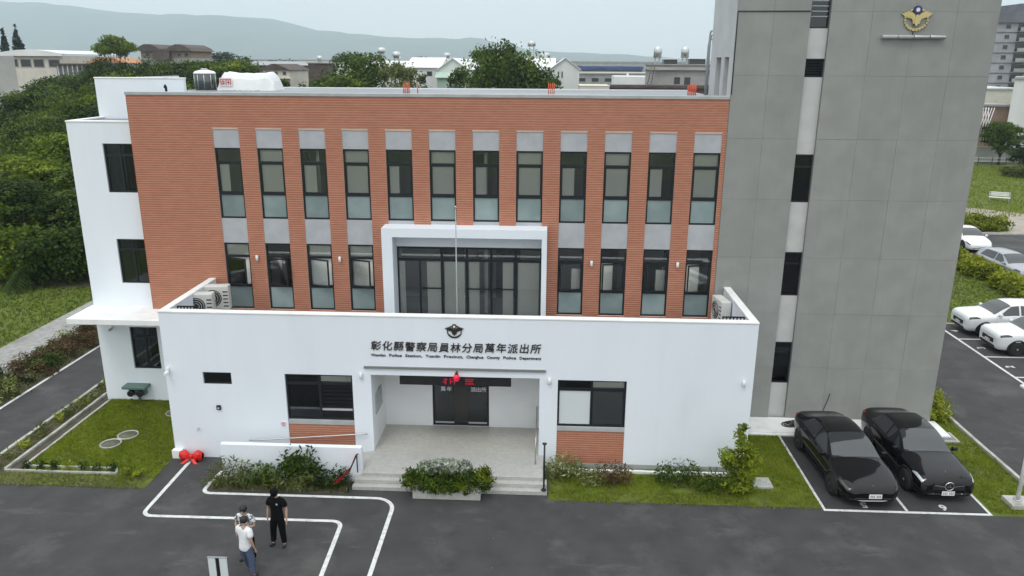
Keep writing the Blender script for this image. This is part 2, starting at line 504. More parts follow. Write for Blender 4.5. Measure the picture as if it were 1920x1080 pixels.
M['asphalt'] = noise_mat('asphalt', (0.042, 0.0405, 0.0415), (0.057, 0.0545, 0.0555), 1.2, 0.85, detail=10, c3=(0.092, 0.088, 0.086), scale3=0.45, bump=0.35, bscale=60)
scuffed(M['asphalt'])
M['asphalt2'] = noise_mat('fresh_asphalt', (0.034, 0.034, 0.036), (0.047, 0.047, 0.049), 1.6, 0.85, detail=10, c3=(0.058, 0.057, 0.056), scale3=0.5, bump=0.35, bscale=60)
M['paint'] = noise_mat('road_paint', (0.58, 0.585, 0.575), (0.70, 0.705, 0.695), 7, 0.7, c3=(0.34, 0.335, 0.33), scale3=5)
M['kerb'] = noise_mat('pale_kerb', (0.36, 0.355, 0.32), (0.50, 0.49, 0.45), 2.5, 0.85, c3=(0.17, 0.17, 0.13), scale3=1.6, bump=0.2, bscale=30)
M['stone'] = noise_mat('granite_floor', (0.40, 0.39, 0.37), (0.46, 0.45, 0.43), 9, 0.5, c3=(0.36, 0.35, 0.335), scale3=0.7)
M['porch_tile'] = noise_mat('porch_floor_tile', (0.43, 0.415, 0.38), (0.50, 0.485, 0.445), 9, 0.4, c3=(0.41, 0.395, 0.36), scale3=0.7)
M['soil'] = noise_mat('soil', (0.055, 0.05, 0.035), (0.09, 0.08, 0.055), 3, 0.95, bump=0.5, bscale=20)
M['turf'] = noise_mat('turf', (0.075, 0.10, 0.008), (0.115, 0.15, 0.014), 2.2, 0.95, c3=(0.12, 0.12, 0.045), scale3=0.6, bump=0.6, bscale=40)
M['land'] = noise_mat('far_ground', (0.055, 0.075, 0.03), (0.085, 0.095, 0.05), 0.03, 0.95, c3=(0.14, 0.135, 0.11), scale3=0.012)
M['gravel'] = noise_mat('gravel_path', (0.26, 0.255, 0.245), (0.36, 0.355, 0.34), 4, 0.95, c3=(0.20, 0.20, 0.185), scale3=0.7, bump=0.8, bscale=30)
M['sand'] = noise_mat('sandy_path', (0.30, 0.26, 0.22), (0.38, 0.34, 0.29), 1.2, 0.95, bump=0.3)
M['leaf'] = leaf_mat('broad_leaf', (0.022, 0.045, 0.007), (0.105, 0.165, 0.018), (0.19, 0.24, 0.035))
M['leaf_dark'] = leaf_mat('dark_leaf', (0.012, 0.027, 0.006), (0.058, 0.098, 0.015), (0.11, 0.155, 0.028))
M['leaf_bright'] = leaf_mat('bright_leaf', (0.040, 0.075, 0.007), (0.17, 0.235, 0.018), (0.27, 0.32, 0.04))
M['leaf_yellow'] = leaf_mat('yellow_hedge_leaf', (0.11, 0.14, 0.015), (0.32, 0.36, 0.03), (0.42, 0.42, 0.05))
M['leaf_olive'] = leaf_mat('olive_leaf', (0.06, 0.08, 0.018), (0.23, 0.26, 0.08), (0.42, 0.43, 0.22))
M['leaf_lime'] = leaf_mat('lime_leaf', (0.06, 0.10, 0.008), (0.24, 0.30, 0.022), (0.36, 0.40, 0.05))
M['leaf_red'] = leaf_mat('reddish_leaf', (0.06, 0.045, 0.02), (0.16, 0.10, 0.05), (0.2, 0.14, 0.07))
M['leaf_pine'] = leaf_mat('conifer_needles', (0.010, 0.022, 0.012), (0.026, 0.05, 0.024), None, 0.15)
M['grass'] = leaf_mat('grass_blade', (0.12, 0.165, 0.006), (0.225, 0.285, 0.015), (0.29, 0.30, 0.05), 0.3)
M['meadow'] = leaf_mat('meadow_blade', (0.042, 0.075, 0.008), (0.11, 0.165, 0.016), (0.17, 0.19, 0.04), 0.3)
M['grass_dry'] = leaf_mat('dry_grass_blade', (0.09, 0.10, 0.03), (0.19, 0.19, 0.08), (0.28, 0.26, 0.14), 0.3)
M['bark'] = noise_mat('bark', (0.07, 0.055, 0.04), (0.14, 0.115, 0.09), 4, 0.95, bump=0.5, bscale=12, stretch=(1, 1, 0.3))
M['flower'] = simple('pale_flower', (0.62, 0.64, 0.58), 0.8)
M['red'] = simple('red_satin', (0.62, 0.012, 0.010), 0.45)
M['rebar'] = simple('orange_red_paint', (0.62, 0.10, 0.045), 0.6)
HAZE = 0.00021
# ------------------------------------------------------------------ setting: ground, roads, paint
def structure(name, mbo, mats, parent=None):
    return tag(mbo.build(name, mats, parent), kind='structure')


def rect(x0, x1, y0, y1, z):
    return MB().face([(x0, y0, z), (x1, y0, z), (x1, y1, z), (x0, y1, z)])


structure('ground', rect(-9000, 9000, -300, 12000, -0.03), M['land'])
g = MB()
g.face([(-18.03, -60, 0.0), (20.0, -60, 0.0), (20.0, -2.05, 0.0), (-18.03, -2.05, 0.0)])
g.face([(-12.25, -2.05, 0.0), (-10.25, -2.05, 0.0), (-10.25, 0.0, 0.0), (-12.25, 0.0, 0.0)])
g.face([(-5.95, -2.05, 0.0), (0.30, -2.05, 0.0), (0.30, -1.55, 0.0), (-5.95, -1.55, 0.0)])
structure('forecourt_asphalt', g, M['asphalt'])
structure('side_road', rect(-20.6, -18.03, -60, 70, 0.004), M['asphalt'])
structure('parking_bay_asphalt', rect(8.44, 13.32, -2.05, 3.0, 0.004), M['asphalt2'])
g = MB()
g.face([(15.25, -2.05, 0.004), (20.0, -2.05, 0.004), (20.0, 16.2, 0.004), (15.25, 16.2, 0.004)])
g.face([(20.0, -60, 0.004), (45.0, -60, 0.004), (45.0, 15.9, 0.004), (20.0, 15.9, 0.004)])
structure('side_parking_asphalt', g, M['asphalt'])
structure('far_parking_asphalt', rect(28.0, 75.0, 15.9, 38.3, 0.006), M['asphalt'])
structure('planting_strip_soil', rect(-23.0, -20.6, -40, 70, 0.0), M['soil'])
structure('gravel_path', rect(-24.9, -22.4, -40, 75, 0.008), M['gravel'])
structure('meadow', rect(-90, -24.9, -20, 19.5, 0.0), M['turf'])
structure('wood_floor', rect(-140, -20.6, 19.5, 120, -0.005), M['soil'])
structure('verge_soil', rect(-18.03, -17.3, -2.05, 40, 0.008), M['soil'])
structure('front_bed_turf', rect(-17.3, -13.3, -2.05, -1.28, 0.008), M['turf'])
structure('lawn_turf', rect(-16.75, -12.25, -2.05, 4.3, 0.006), M['turf'])
structure('front_strip_turf', rect(0.25, 8.44, -2.05, 3.3, 0.006), M['turf'])
structure('shrub_bed_soil', rect(-10.25, -5.95, -2.05, 0, 0.008), M['soil'])
structure('right_strip_turf', rect(13.32, 15.25, -2.2, 16.2, 0.006), M['turf'])
structure('side_turf', rect(18.0, 28.0, 15.95, 40, 0.012), M['turf'])
structure('park_turf', rect(33.0, 130.0, 45.0, 84.0, 0.006), M['turf'])
g = MB(); g.face([(30.0, 38.3, 0.004), (75, 38.3, 0.004), (75, 41.5, 0.004), (46.0, 45.2, 0.008), (30.0, 58.0, 0.008)])
structure('sandy_path', g, M['sand'])

# kerbs (real steps)
def kerb(name, segs, h=0.11, wd=0.13, gap=0.012, seg=1.0, mat='kerb'):
    k = MB()
    for (x0, y0, x1, y1) in segs:
        L = math.hypot(x1 - x0, y1 - y0); n = max(1, int(L / seg))
        d = Vector(((x1 - x0) / L, (y1 - y0) / L, 0)); nn = Vector((-d.y, d.x, 0)) * wd / 2
        for i in range(n):
            a = Vector((x0, y0, 0)) + d * (L * i / n + gap); b = Vector((x0, y0, 0)) + d * (L * (i + 1) / n)
            hh = h + random.uniform(-0.012, 0.008)
            k.prism([(a - nn)[:2], (b - nn)[:2], (b + nn)[:2], (a + nn)[:2]], 0, hh)
    return structure(name, k, M[mat])


kerb('verge_kerb', [(-18.03, -2.0, -18.03, 40)], 0.10, 0.12)
kerb('channel_kerb', [(-17.24, -1.25, -17.24, 12)], 0.09, 0.10)
kerb('lawn_kerb', [(-16.80, -0.95, -16.80, 4.2)], 0.06, 0.08)
kerb('front_bed_kerb', [(-17.24, -1.28, -13.55, -1.28), (-16.80, -0.97, -13.75, -0.97), (-13.55, -1.28, -13.72, -0.97)], 0.07, 0.07)
structure('drain_channel', rect(-17.18, -16.85, -1.2, 12, 0.012), M['soil'])
kerb('wall_foot_kerb', [(0.32, -0.30, 6.4, -0.30)], 0.10, 0.10, mat='white2')
kerb('right_strip_kerb', [(15.25, -0.4, 15.25, 16.0)], 0.11, 0.12)
kerb('park_kerb', [(30.0, 38.3, 60.0, 38.6)], 0.14, 0.2)
a = MB(); a.box(7.0, 14.5, 2.72, 3.95, 0, 0.10); a.box(7.0, 9.0, 2.60, 2.72, 0, 0.055)
structure('tower_foot_pavement', a, M['white2'])

# painted lines
def arc(cx, cy, r, a0, a1, n=7):
    return [(cx + r * math.cos(R(a0 + (a1 - a0) * i / n)), cy + r * math.sin(R(a0 + (a1 - a0) * i / n))) for i in range(n + 1)]


p = MB()
p.ribbon([(-11.6, -0.3)] + arc(-11.3, -3.22, 0.3, 180, 270) + arc(-5.98, -3.80, 0.30, 90, 0) + [(-5.60, -6.0), (-5.48, -14)], 0.12, 0.008)
p.ribbon([(-10.28, -0.9), (-10.37, -1.7)] + arc(-10.12, -1.97, 0.25, 180, 270) + arc(-5.0, -2.85, 0.62, 90, 0) + [(-4.36, -6.0), (-4.32, -14)], 0.12, 0.008)
structure('path_line_marking', p, M['paint'])
p = MB()
p.box(8.42, 8.50, -2.19, 2.7, 0.004, 0.009).box(10.85, 10.93, -2.07, 2.7, 0.004, 0.009).box(13.24, 13.32, -2.19, 2.7, 0.004, 0.009)
p.box(8.50, 13.24, -2.19, -2.09, 0.004, 0.009)
structure('bay_line_marking', p, M['paint'])
p = MB()
p.box(20.0, 20.12, -20, 15.9, 0.004, 0.010)
for y in (15.83, 13.42, 11.05, 8.65, 6.25, 3.85):
    p.box(20.12, 25.5, y - 0.05, y + 0.05, 0.004, 0.0105)
p.box(-20.62, -20.50, -40, 70, 0.004, 0.010)
structure('lot_line_marking', p, M['paint'])

# drain covers and manholes
M['lid'] = noise_mat('mossy_concrete', (0.10, 0.105, 0.075), (0.15, 0.15, 0.115), 6, 0.9, c3=(0.09, 0.11, 0.04), scale3=4)


def ring_cover(x, y, label):
    t = thing('manhole_cover', label, 'manhole', (x, y, 0), group='round covers in the lawn')
    r = MB(); n = 40
    r.lathe([(0.35, 0.0), (0.35, 0.05), (0.315, 0.055), (0.305, 0.03)], (x, y, 0), n)
    r.build('rim', M['kerb'], t)
    c = MB(); c.lathe([(0.304, 0.0), (0.304, 0.032), (0.0, 0.036)], (x, y, 0), n)
    c.build('lid', M['lid'], t)


ring_cover(-14.84, 0.68, 'round concrete manhole cover with pale rim, nearest of the touching pair in the lawn')
ring_cover(-14.58, 1.34, 'round concrete manhole cover behind and touching the nearest one in the lawn')
ring_cover(-13.75, 3.2, 'half overgrown round cover alone beside the white wall')


def square_cover(x, y, s, name, label, rot=0.0, grate=False):
    t = thing(name, label, 'drain cover', (x, y, 0), rot)
    f = MB()
    for (a0, a1, b0, b1) in ((-s, s, -s, -s + 0.09), (-s, s, s - 0.09, s), (-s, -s + 0.09, -s + 0.09, s - 0.09), (s - 0.09, s, -s + 0.09, s - 0.09)):
        f.box(a0, a1, b0, b1, 0, 0.07)
    f.build('frame', M['kerb'], t, local=True)
    if grate:
        q = MB(); q.box(-s + 0.09, s - 0.09, -s + 0.09, s - 0.09, 0, 0.03); q.build('lid', M['asphalt'], t, local=True)
        for i in range(6):
            q = MB(); xx = -s + 0.14 + i * (2 * s - 0.28) / 5; q.box(xx - 0.02, xx + 0.02, -s + 0.09, s - 0.09, 0.03, 0.06)
            q.build('grate_bar', M['galv'], t, local=True)
    else:
        q = MB(); q.box(-s + 0.09, s - 0.09, -s + 0.09, s - 0.09, 0, 0.06); q.build('lid', M['coping'], t, local=True)


square_cover(6.95, -0.75, 0.30, 'drain_cover', 'grey square drain cover in the grass by the small upright tree')
square_cover(14.3, 2.75, 0.36, 'drain_grate', 'pale framed drain grate beside the tower corner', 0.0, True)
# ------------------------------------------------------------------ police station
ST = thing('police_station', 'three storey police station with terracotta tile front and white ground floor block', 'building', (-3, 4, 0))
XL, XR, ZT, D = -12.22, 6.61, 5.115, 3.94


def tiles(name, x0, x1, z0, z1, y, holes, parent, course=0.081, tl=0.235, seed=1):
    """real tile courses standing proud of the mortar; each tile with its own tone"""
    rnd = np.random.RandomState(seed)
    n = int(round((z1 - z0) / course)); ch = (z1 - z0) / n
    V, F, T = [], [], []
    for k in range(n):
        a, b = z0 + k * ch + 0.009, z0 + (k + 1) * ch - 0.009
        ivs = [(x0, x1)]
        for h in holes:
            if h[2] < b - 0.004 and h[3] > a + 0.004:
                nv = []
                for (p, q) in ivs:
                    if h[1] <= p or h[0] >= q: nv.append((p, q)); continue
                    if h[0] > p: nv.append((p, h[0]))
                    if h[1] < q: nv.append((h[1], q))
                ivs = nv
        for (p, q) in ivs:
            x = p; first = True
            while x < q - 0.01:
                L = tl * (0.5 if first and k % 2 else 1.0); first = False
                e = min(x + L, q)
                if q - e < 0.06: e = q
                yy = y + rnd.uniform(0, 0.003)
                i = len(V); xe = e - 0.004
                V += [(x, yy, a), (xe, yy, a), (xe, yy, b), (x, yy, b), (x, y + 0.016, a), (xe, y + 0.016, a), (xe, y + 0.016, b), (x, y + 0.016, b)]
                F += [(i, i + 1, i + 2, i + 3), (i + 3, i + 2, i + 6, i + 7), (i + 4, i + 5, i + 1, i), (i + 4, i, i + 3, i + 7), (i + 1, i + 5, i + 6, i + 2)]
                T += [rnd.uniform(.25, .8)] * 5
                x = e
    off = Vector((0, 0, 0)); qq = parent
    while qq is not None: off = off + Vector(qq.location); qq = qq.parent
    me = bpy.data.meshes.new(name)
    me.from_pydata([(v[0] - off.x, v[1] - off.y, v[2] - off.z) for v in V], [], F)
    me.materials.append(M['tile'])
    at = me.attributes.new('tone', 'FLOAT', 'FACE'); at.data.foreach_set('value', T)
    o = link(name, me, parent); o['kind'] = 'stuff'
    return o


# --- brick front with its window columns
PITCH, WW = 1.506, 0.92
cols = [-11.58 + PITCH * i for i in range(12)]
upper = [(x, x + WW, 6.43, 10.46) for x in cols]
lower = [(x, x + WW, 3.95, 6.43) for i, x in enumerate(cols) if not 4 <= i <= 7]
portal_hole = (-5.66, 0.06, 3.75, 7.20)
holes = []
for i, x in enumerate(cols):
    if 4 <= i <= 7:
        holes.append((x, x + WW, 7.20, 10.46))
    else:
        holes.append((x, x + WW, 3.95, 10.46))
BL, BR = -14.48, 6.05
fw_ = MB(); fw_.wall(BL, BR, 3.70, 11.58, D + 0.012, D + 0.26, holes + [portal_hole])
fw_.build('tiled_wall', M['mortar'], ST)
tiles('wall_tile', BL, BR, 3.70, 11.58, D, holes + [portal_hole], ST)
e = MB()
for h in holes:                                   # tiled returns of the piers
    pass
# side return and roof coping
s_ = MB(); s_.box(BL - 0.02, BL, D + 0.004, 4.6, 3.70, 11.58); s_.build('side_return', M['tile'], ST)
c = MB(); c.bbox(BL - 0.04, BR, D - 0.03, D + 0.30, 11.585, 11.70, 0.012); c.build('roof_coping', M['coping'], ST)
r = MB(); r.box(BL, BR, D + 0.305, 11.9, 11.3, 11.60); r.build('roof', M['roof'], ST)
r = MB(); r.box(BL, BR, 11.92, 12.1, 3.9, 11.64); r.build('back_wall', M['white'], ST)

# interior behind the tiled front
i_ = MB()
i_.box(BL + 0.3, BR - 0.02, 6.6, 6.7, 3.75, 11.28)
i_.build('interior_wall', M['wall_in'], ST)
i_ = MB()
i_.box(BL + 0.3, BR - 0.02, D + 0.265, 6.58, 3.55, 3.75)
i_.box(BL + 0.3, BR - 0.02, D + 0.265, 6.58, 6.72, 7.22)
i_.build('interior_floor', M['floor_in'], ST)
i_ = MB()
for x in (-8.2, -5.8, -2.2, 0.3, 3.2):
    i_.box(x, x + 0.12, 4.6, 6.58, 7.23, 11.28)
    i_.box(x, x + 0.12, 4.6, 6.58, 3.76, 6.70)
i_.build('partition', M['wall_in'], ST)
i_ = MB()
for (x, z) in ((-10.0, 7.24), (-6.9, 7.24), (-3.3, 7.24), (1.4, 7.24), (4.2, 7.24), (-9.3, 3.77), (1.9, 3.77), (4.6, 3.77), (-4.1, 3.77), (-1.9, 3.77)):
    i_.box(x, x + 0.95, 6.5, 6.59, z, z + 2.15)
i_.build('interior_door', M['dark_in'], ST)

rndw = random.Random(3)
def bars(mb, x0, x1, z0, z1, y0, y1, t):
    mb.box(x0, x0 + t, y0, y1, z0, z1).box(x1 - t, x1, y0, y1, z0, z1)
    mb.box(x0 + t, x1 - t, y0 + 0.001, y1 - 0.001, z0, z0 + t).box(x0 + t, x1 - t, y0 + 0.001, y1 - 0.001, z1 - t, z1)


def tall_window(i, x, z0, z1, row):
    """dark frame; transom, opening sash, frosted foot pane"""
    y = D + 0.065
    w0 = MB(); bars(w0, x + 0.002, x + WW - 0.002, z0 + 0.002, z1 - 0.002, y, y + 0.08, 0.055)
    zf = z0 + (z1 - z0) * 0.355; zt = z0 + (z1 - z0) * 0.80
    w0.box(x + 0.058, x + WW - 0.058, y + 0.002, y + 0.078, zf - 0.045, zf + 0.045)
    w0.box(x + 0.058, x + WW - 0.058, y + 0.002, y + 0.078, zt - 0.04, zt + 0.04)
    w = w0.build('window', M['frame'], ST)
    MB().box(x + 0.058, x + WW - 0.058, y + 0.03, y + 0.045, z0 + 0.058, zf - 0.047).build('frosted_pane', M['frost'], w)
    MB().box(x + 0.058, x + WW - 0.058, y + 0.035, y + 0.043, zt + 0.042, z1 - 0.058).build('transom_pane', M['glass'], w)
    zs0, zs1 = zf + 0.047, zt - 0.042
    open_ = row == 'low'
    if open_:      # top-hung / side-hung sash standing ajar
        ang = R(20 if i < 4 else 12) * (1 if i < 4 else -1)
        sb = MB(); xa, xb = x + 0.06, x + WW - 0.06
        bars(sb, xa, xb, zs0, zs1, 0, 0.045, 0.045)
        hx = xb if i >= 4 else xa
        def rot(mb):
            for k, v in enumerate(mb.v):
                dx, dy = v[0] - hx, v[1]
                mb.v[k] = (hx + dx * math.cos(ang) + dy * math.sin(ang), y - 0.01 - dx * math.sin(ang) * (1 if i < 4 else 1) + dy * math.cos(ang), v[2])
        rot(sb); sb.build('sash', M['frame'], w)
        gb = MB(); gb.box(xa + 0.045, xb - 0.045, 0.018, 0.026, zs0 + 0.045, zs1 - 0.045); rot(gb); gb.build('pane', M['glass'], w)
    else:
        sb = MB(); bars(sb, x + 0.06, x + WW - 0.06, zs0, zs1, y + 0.012, y + 0.06, 0.03); sb.build('sash', M['frame'], w)
        MB().box(x + 0.09, x + WW - 0.09, y + 0.03, y + 0.038, zs0 + 0.03, zs1 - 0.03).build('pane', M['glass'], w)
    # blind behind
    kind = {'up': 'hbhbhbhbhbhb', 'low': 'bhbb....dhdh'}[row][i]
    yb = y + 0.083
    if kind == 'b':
        MB().box(x + 0.02, x + WW - 0.02, yb, yb + 0.012, zf - 0.02, zt + 0.02).build('blind', M['blind'], w)
        MB().box(x + 0.02, x + WW - 0.02, yb + 0.05, yb + 0.062, zt + 0.03, z1 - 0.02).build('valance', M['blind'], w)
    elif kind == 'h':
        f = rndw.choice((0.45, 0.5, 0.55))
        MB().box(x + 0.02, x + WW * f, yb, yb + 0.012, zf - 0.02, zt + 0.02).build('blind', M['blind'], w)
    elif kind == 'd':
        MB().box(x + WW * 0.55, x + WW - 0.02, yb + 0.08, yb + 0.1, zf - 0.02, zt - 0.3).build('blind', M['blind'], w)


for i, x in enumerate(cols):
    zlow = 7.20 if 4 <= i <= 7 else 6.43
    pt = MB(); pt.box(x + 0.003, x + WW - 0.003, D + 0.035, D + 0.20, 9.82, 10.457); pt.build('head_panel', M['grey_paint'], ST)
    tall_window(i, x, 7.33, 9.815, 'up')
    if not 4 <= i <= 7:
        pt = MB(); pt.box(x + 0.003, x + WW - 0.003, D + 0.035, D + 0.20, 6.435, 7.325); pt.build('spandrel_panel', M['grey_paint'], ST)
        tall_window(i, x, 3.95, 6.43, 'low')
    else:
        pt = MB(); pt.box(x + 0.003, x + WW - 0.003, D + 0.035, D + 0.20, 7.203, 7.325); pt.build('spandrel_panel', M['grey_paint'], ST)

# --- projecting portal and its glazed front
q = MB()
yp = 3.20
q.box(-5.67, -5.30, yp, D + 0.25, 3.75, 7.21).box(-0.11, 0.07, yp, D + 0.25, 3.75, 7.21)
q.box(-5.30, -0.11, yp + 0.001, D + 0.25, 6.90, 7.208)
pr = q.build('portal_frame', M['white'], ST)
MB().box(-5.298, -0.112, D + 0.04, D + 0.24, 6.40, 6.898).build('lintel', M['white'], pr)
q = MB(); y = D + 0.06
X = [-5.296, -3.69, -2.78, -1.90, -1.03, -0.114]
q.box(X[0], X[-1], y + 0.004, y + 0.076, 3.77, 3.86).box(X[0], X[-1], y + 0.003, y + 0.077, 6.32, 6.397).box(X[0], X[-1], y + 0.002, y + 0.078, 5.86, 5.95)
for k, xx in enumerate(X):
    t = 0.05 if k in (2, 3) else 0.085
    q.box(max(X[0], xx - t / 2), min(X[-1], xx + t / 2), y, y + 0.08, 3.775, 6.39)
q.box(-4.52, -4.46, y + 0.006, y + 0.074, 3.86, 5.86)
gw = q.build('glazed_front', M['frame'], ST)
for k in range(5):
    MB().box(X[k] + 0.045, X[k + 1] - 0.045, y + 0.03, y + 0.042, 3.86, 5.86).build('pane', M['glass'], gw)
    MB().box(X[k] + 0.045, X[k + 1] - 0.045, y + 0.03, y + 0.042, 5.95, 6.32).build('transom_pane', M['glass'], gw)
for (xa, xb) in ((-4.46, X[1]), (X[2], X[3]), (X[3], X[4])):
    MB().box(xa + 0.03, xb - 0.03, y - 0.03, y - 0.003, 4.83, 4.875).build('push_bar', M['frame'], gw)
for (xa, xb) in ((-5.25, -5.05), (-4.25, -3.75), (-3.62, -2.88), (-2.72, -2.35), (-1.5, -1.12), (-0.95, -0.2)):
    MB().box(xa, xb, y + 0.12, y + 0.135, 3.8, 5.84).build('blind', M['blind'], gw)

# --- terrace block (white ground floor)
W1 = (-8.31, -6.11, 0.10, 3.06); W2 = (0.49, 2.67, 0.10, 3.07); SW = (-11.0, -10.06, 2.63, 3.06); PORCH = (-5.50, -0.09, 0.0, 3.10)
fb = MB()
fb.wall(XL, XR, 0.0, ZT - 0.06, 0.0, 0.24, [W1, W2, SW, PORCH])
fb.box(XL, XL + 0.22, 0.24, 4.3, 0.0, ZT - 0.06).box(XR - 0.22, XR, 0.24, 3.92, 0.0, ZT - 0.06)
fb.build('white_block_wall', M['white'], ST)
cp = MB()
cp.bbox(XL - 0.015, XR + 0.015, -0.02, 0.26, ZT - 0.058, ZT, 0.012)
cp.bbox(XL - 0.015, XL + 0.24, 0.262, D - 0.005, ZT - 0.058, ZT, 0.012)
cp.bbox(XR - 0.24, XR + 0.015, 0.262, D - 0.005, ZT - 0.058, ZT, 0.012)
cp.build('parapet_coping', M['white2'], ST)
t_ = MB(); t_.box(XL + 0.22, XR - 0.22, 0.24, D - 0.005, 3.45, 3.75); t_.build('terrace_floor', M['roof'], ST)
# porch shell
ph = MB(); H0 = 0.40; YB = 1.95
ph.box(-5.70, -5.50, 0.243, YB + 0.2, 0.0, 3.44).box(-0.09, 0.11, 0.243, YB + 0.2, 0.0, 3.44)
ph.wall(-5.498, -0.092, 0.0, 3.44, YB, YB + 0.2, [(-3.83, -1.85, H0, 2.62)])
ph.box(-5.498, -0.092, 0.243, YB - 0.002, 3.102, 3.2)
pw = ph.build('porch_wall', M['porch_white'], ST)
fl = MB(); fl.box(-5.499, -0.091, 0.0, YB - 0.003, 0.0, H0)
fl.build('porch_floor', M['porch_tile'], ST)
st = MB()
st.bbox(-5.58, 0.07, -1.42, -0.002, 0.0, H0 + 0.002, 0.012)
so = st.build('landing', M['stone'], ST)
for k, (yy, zz) in enumerate(((-1.61, 0.27), (-1.80, 0.14))):
    MB().bbox(-5.80 - 0.02 * k, 0.19 + 0.01 * k, yy, -1.30 if k == 0 else -1.612, 0.0, zz, 0.01).build('step', M['stone'], ST)
# door
dr = MB(); yy = YB + 0.05
bars(dr, -3.825, -1.855, H0 + 0.005, 2.615, yy, yy + 0.09, 0.07)
dr.box(-3.755, -1.925, yy + 0.01, yy + 0.08, H0 + 0.002, H0 + 0.06)
do = dr.build('entrance_door', M['frame'], ST)
for k, (xa, xb) in enumerate(((-3.75, -3.09), (-2.58, -1.93))):
    MB().box(xa, xb, yy + 0.02, yy + 0.04, H0 + 0.14, 2.54).build('door_leaf', M['dglass'], do)
    MB().box(xa, xb, yy + 0.015, yy + 0.045, H0 + 0.07, H0 + 0.138).build('kick_plate', M['coping'], do)
MB().box(-3.09, -2.58, yy + 0.055, yy + 0.075, H0 + 0.06, 2.54).build('door_leaf', M['door_dark'], do)
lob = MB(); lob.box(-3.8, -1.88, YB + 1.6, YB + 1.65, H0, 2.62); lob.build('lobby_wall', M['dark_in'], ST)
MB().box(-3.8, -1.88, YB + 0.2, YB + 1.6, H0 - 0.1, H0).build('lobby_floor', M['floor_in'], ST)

# front windows
M['slate_blind'] = simple('slate_blind', (0.11, 0.12, 0.13), 0.9)
M['black_matt'] = simple('black_matt', (0.012, 0.012, 0.013), 0.9, 0, 0.1)


def front_window(x0, x1, z0, z1, zsill, ztile, kinds, louvre):
    y = 0.07
    f = MB(); bars(f, x0 + 0.002, x1 - 0.002, z0 + 0.002, z1 - 0.002, y, y + 0.09, 0.06)
    zm = z0 + (z1 - z0) * 0.79; xm = (x0 + x1) / 2
    f.box(x0 + 0.062, x1 - 0.062, y + 0.003, y + 0.087, zm - 0.05, zm + 0.05)
    f.box(xm - 0.04, xm + 0.04, y + 0.005, y + 0.085, z0 + 0.062, zm - 0.052).box(xm - 0.03, xm + 0.03, y + 0.006, y + 0.084, zm + 0.052, z1 - 0.062)
    w = f.build('window', M['frame'], ST)
    a, b, c_, d_ = x0 + 0.06, xm - 0.04, xm + 0.04, x1 - 0.06
    MB().box(a, b, y + 0.03, y + 0.042, z0 + 0.06, zm - 0.05).build('pane', M['dglass'], w)
    MB().box(a, xm - 0.03, y + 0.031, y + 0.043, zm + 0.05, z1 - 0.06).build('transom_pane', M['dglass'], w)
    MB().box(xm + 0.03, d_, y + 0.031, y + 0.043, zm + 0.05, z1 - 0.06).build('transom_pane', M['glass'], w)
    MB().box(xm + 0.03, d_, y + 0.095, y + 0.105, zm + .03, z1 - 0.02).build('blind', M['blind'], w)
    if louvre:
        n = 6; zb = z0 + 0.36
        MB().box(c_, d_, y + 0.015, y + 0.07, zb - 0.035, zb + 0.035).build('sash_bar', M['grey_paint'], w)
        for k in range(n):
            z = zb + 0.08 + k * (zm - 0.1 - zb) / n
            MB().face([(c_, y + 0.01, z), (d_, y + 0.01, z), (d_, y + 0.045, z + 0.10), (c_, y + 0.045, z + 0.10)]).face([(c_, y + 0.045, z + 0.088), (d_, y + 0.045, z + 0.088), (d_, y + 0.01, z - 0.012), (c_, y + 0.01, z - 0.012)]).face([(c_, y + 0.01, z - 0.012), (d_, y + 0.01, z - 0.012), (d_, y + 0.01, z), (c_, y + 0.01, z)]).build('louvre_blade', M['black_matt'], w)
        MB().box(c_, d_, y + 0.03, y + 0.042, z0 + 0.06, zb - 0.035).build('pane', M['dglass'], w)
    else:
        MB().box(c_, d_, y + 0.03, y + 0.042, z0 + 0.06, zm - 0.05).build('pane', M['glass'], w)
        MB().box(a, b, y + 0.10, y + 0.112, z0 + 0.02, zm).build('blind', M['blind_white'], w)
        MB().box(c_, d_ - .01, y + 0.10, y + 0.112, z0 + 0.02, zm).build('blind', M['slate_blind'], w)
        MB().box(a - 0.0, b, y + 0.0285, y + 0.0295, z0 + 0.07, zm - 0.06).build('film', M['blind_white'], w)

    # dark room behind, sill, tiles below
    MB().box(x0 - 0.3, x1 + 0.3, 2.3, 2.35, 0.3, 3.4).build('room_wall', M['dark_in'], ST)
    MB().bbox(x0 + 0.002, x1 - 0.002, 0.012, 0.2, zsill, z0 - 0.001, 0.006).build('window_sill', M['coping'], ST)
    MB().box(x0 + 0.001, x1 - 0.001, 0.045, 0.2, ztile, zsill - 0.002).build('tile_backing', M['mortar'], ST)
    tiles('wall_tile', x0 + 0.002, x1 - 0.002, ztile + 0.002, zsill - 0.004, 0.034, [], ST, seed=int(x0 * 10) % 97)


front_window(W1[0], W1[1], 1.45, W1[3], 1.29, 0.10, 'dd', True)
front_window(W2[0], W2[1], 1.44, W2[3], 1.29, 0.10, 'ld', False)
f = MB(); bars(f, SW[0] + .002, SW[1] - .002, SW[2] + .002, SW[3] - .002, 0.07, 0.15, 0.045)
w = f.build('window', M['frame'], ST)
MB().box(SW[0] + .045, SW[1] - .045, 0.1, 0.112, SW[2] + .045, SW[3] - .045).build('pane', M['dglass'], w)
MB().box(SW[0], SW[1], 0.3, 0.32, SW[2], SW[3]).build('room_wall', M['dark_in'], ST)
# grey flashing over the porch and grey foot band
MB().box(-5.70, 0.10, -0.055, -0.002, 3.33, 3.40).build('flashing', M['joint'], ST)
fbm = MB(); fbm.box(0.2, XR - 0.003, -0.02, -0.002, 0.0, 0.16); fbm.build('foot_band', M['coping'], ST)

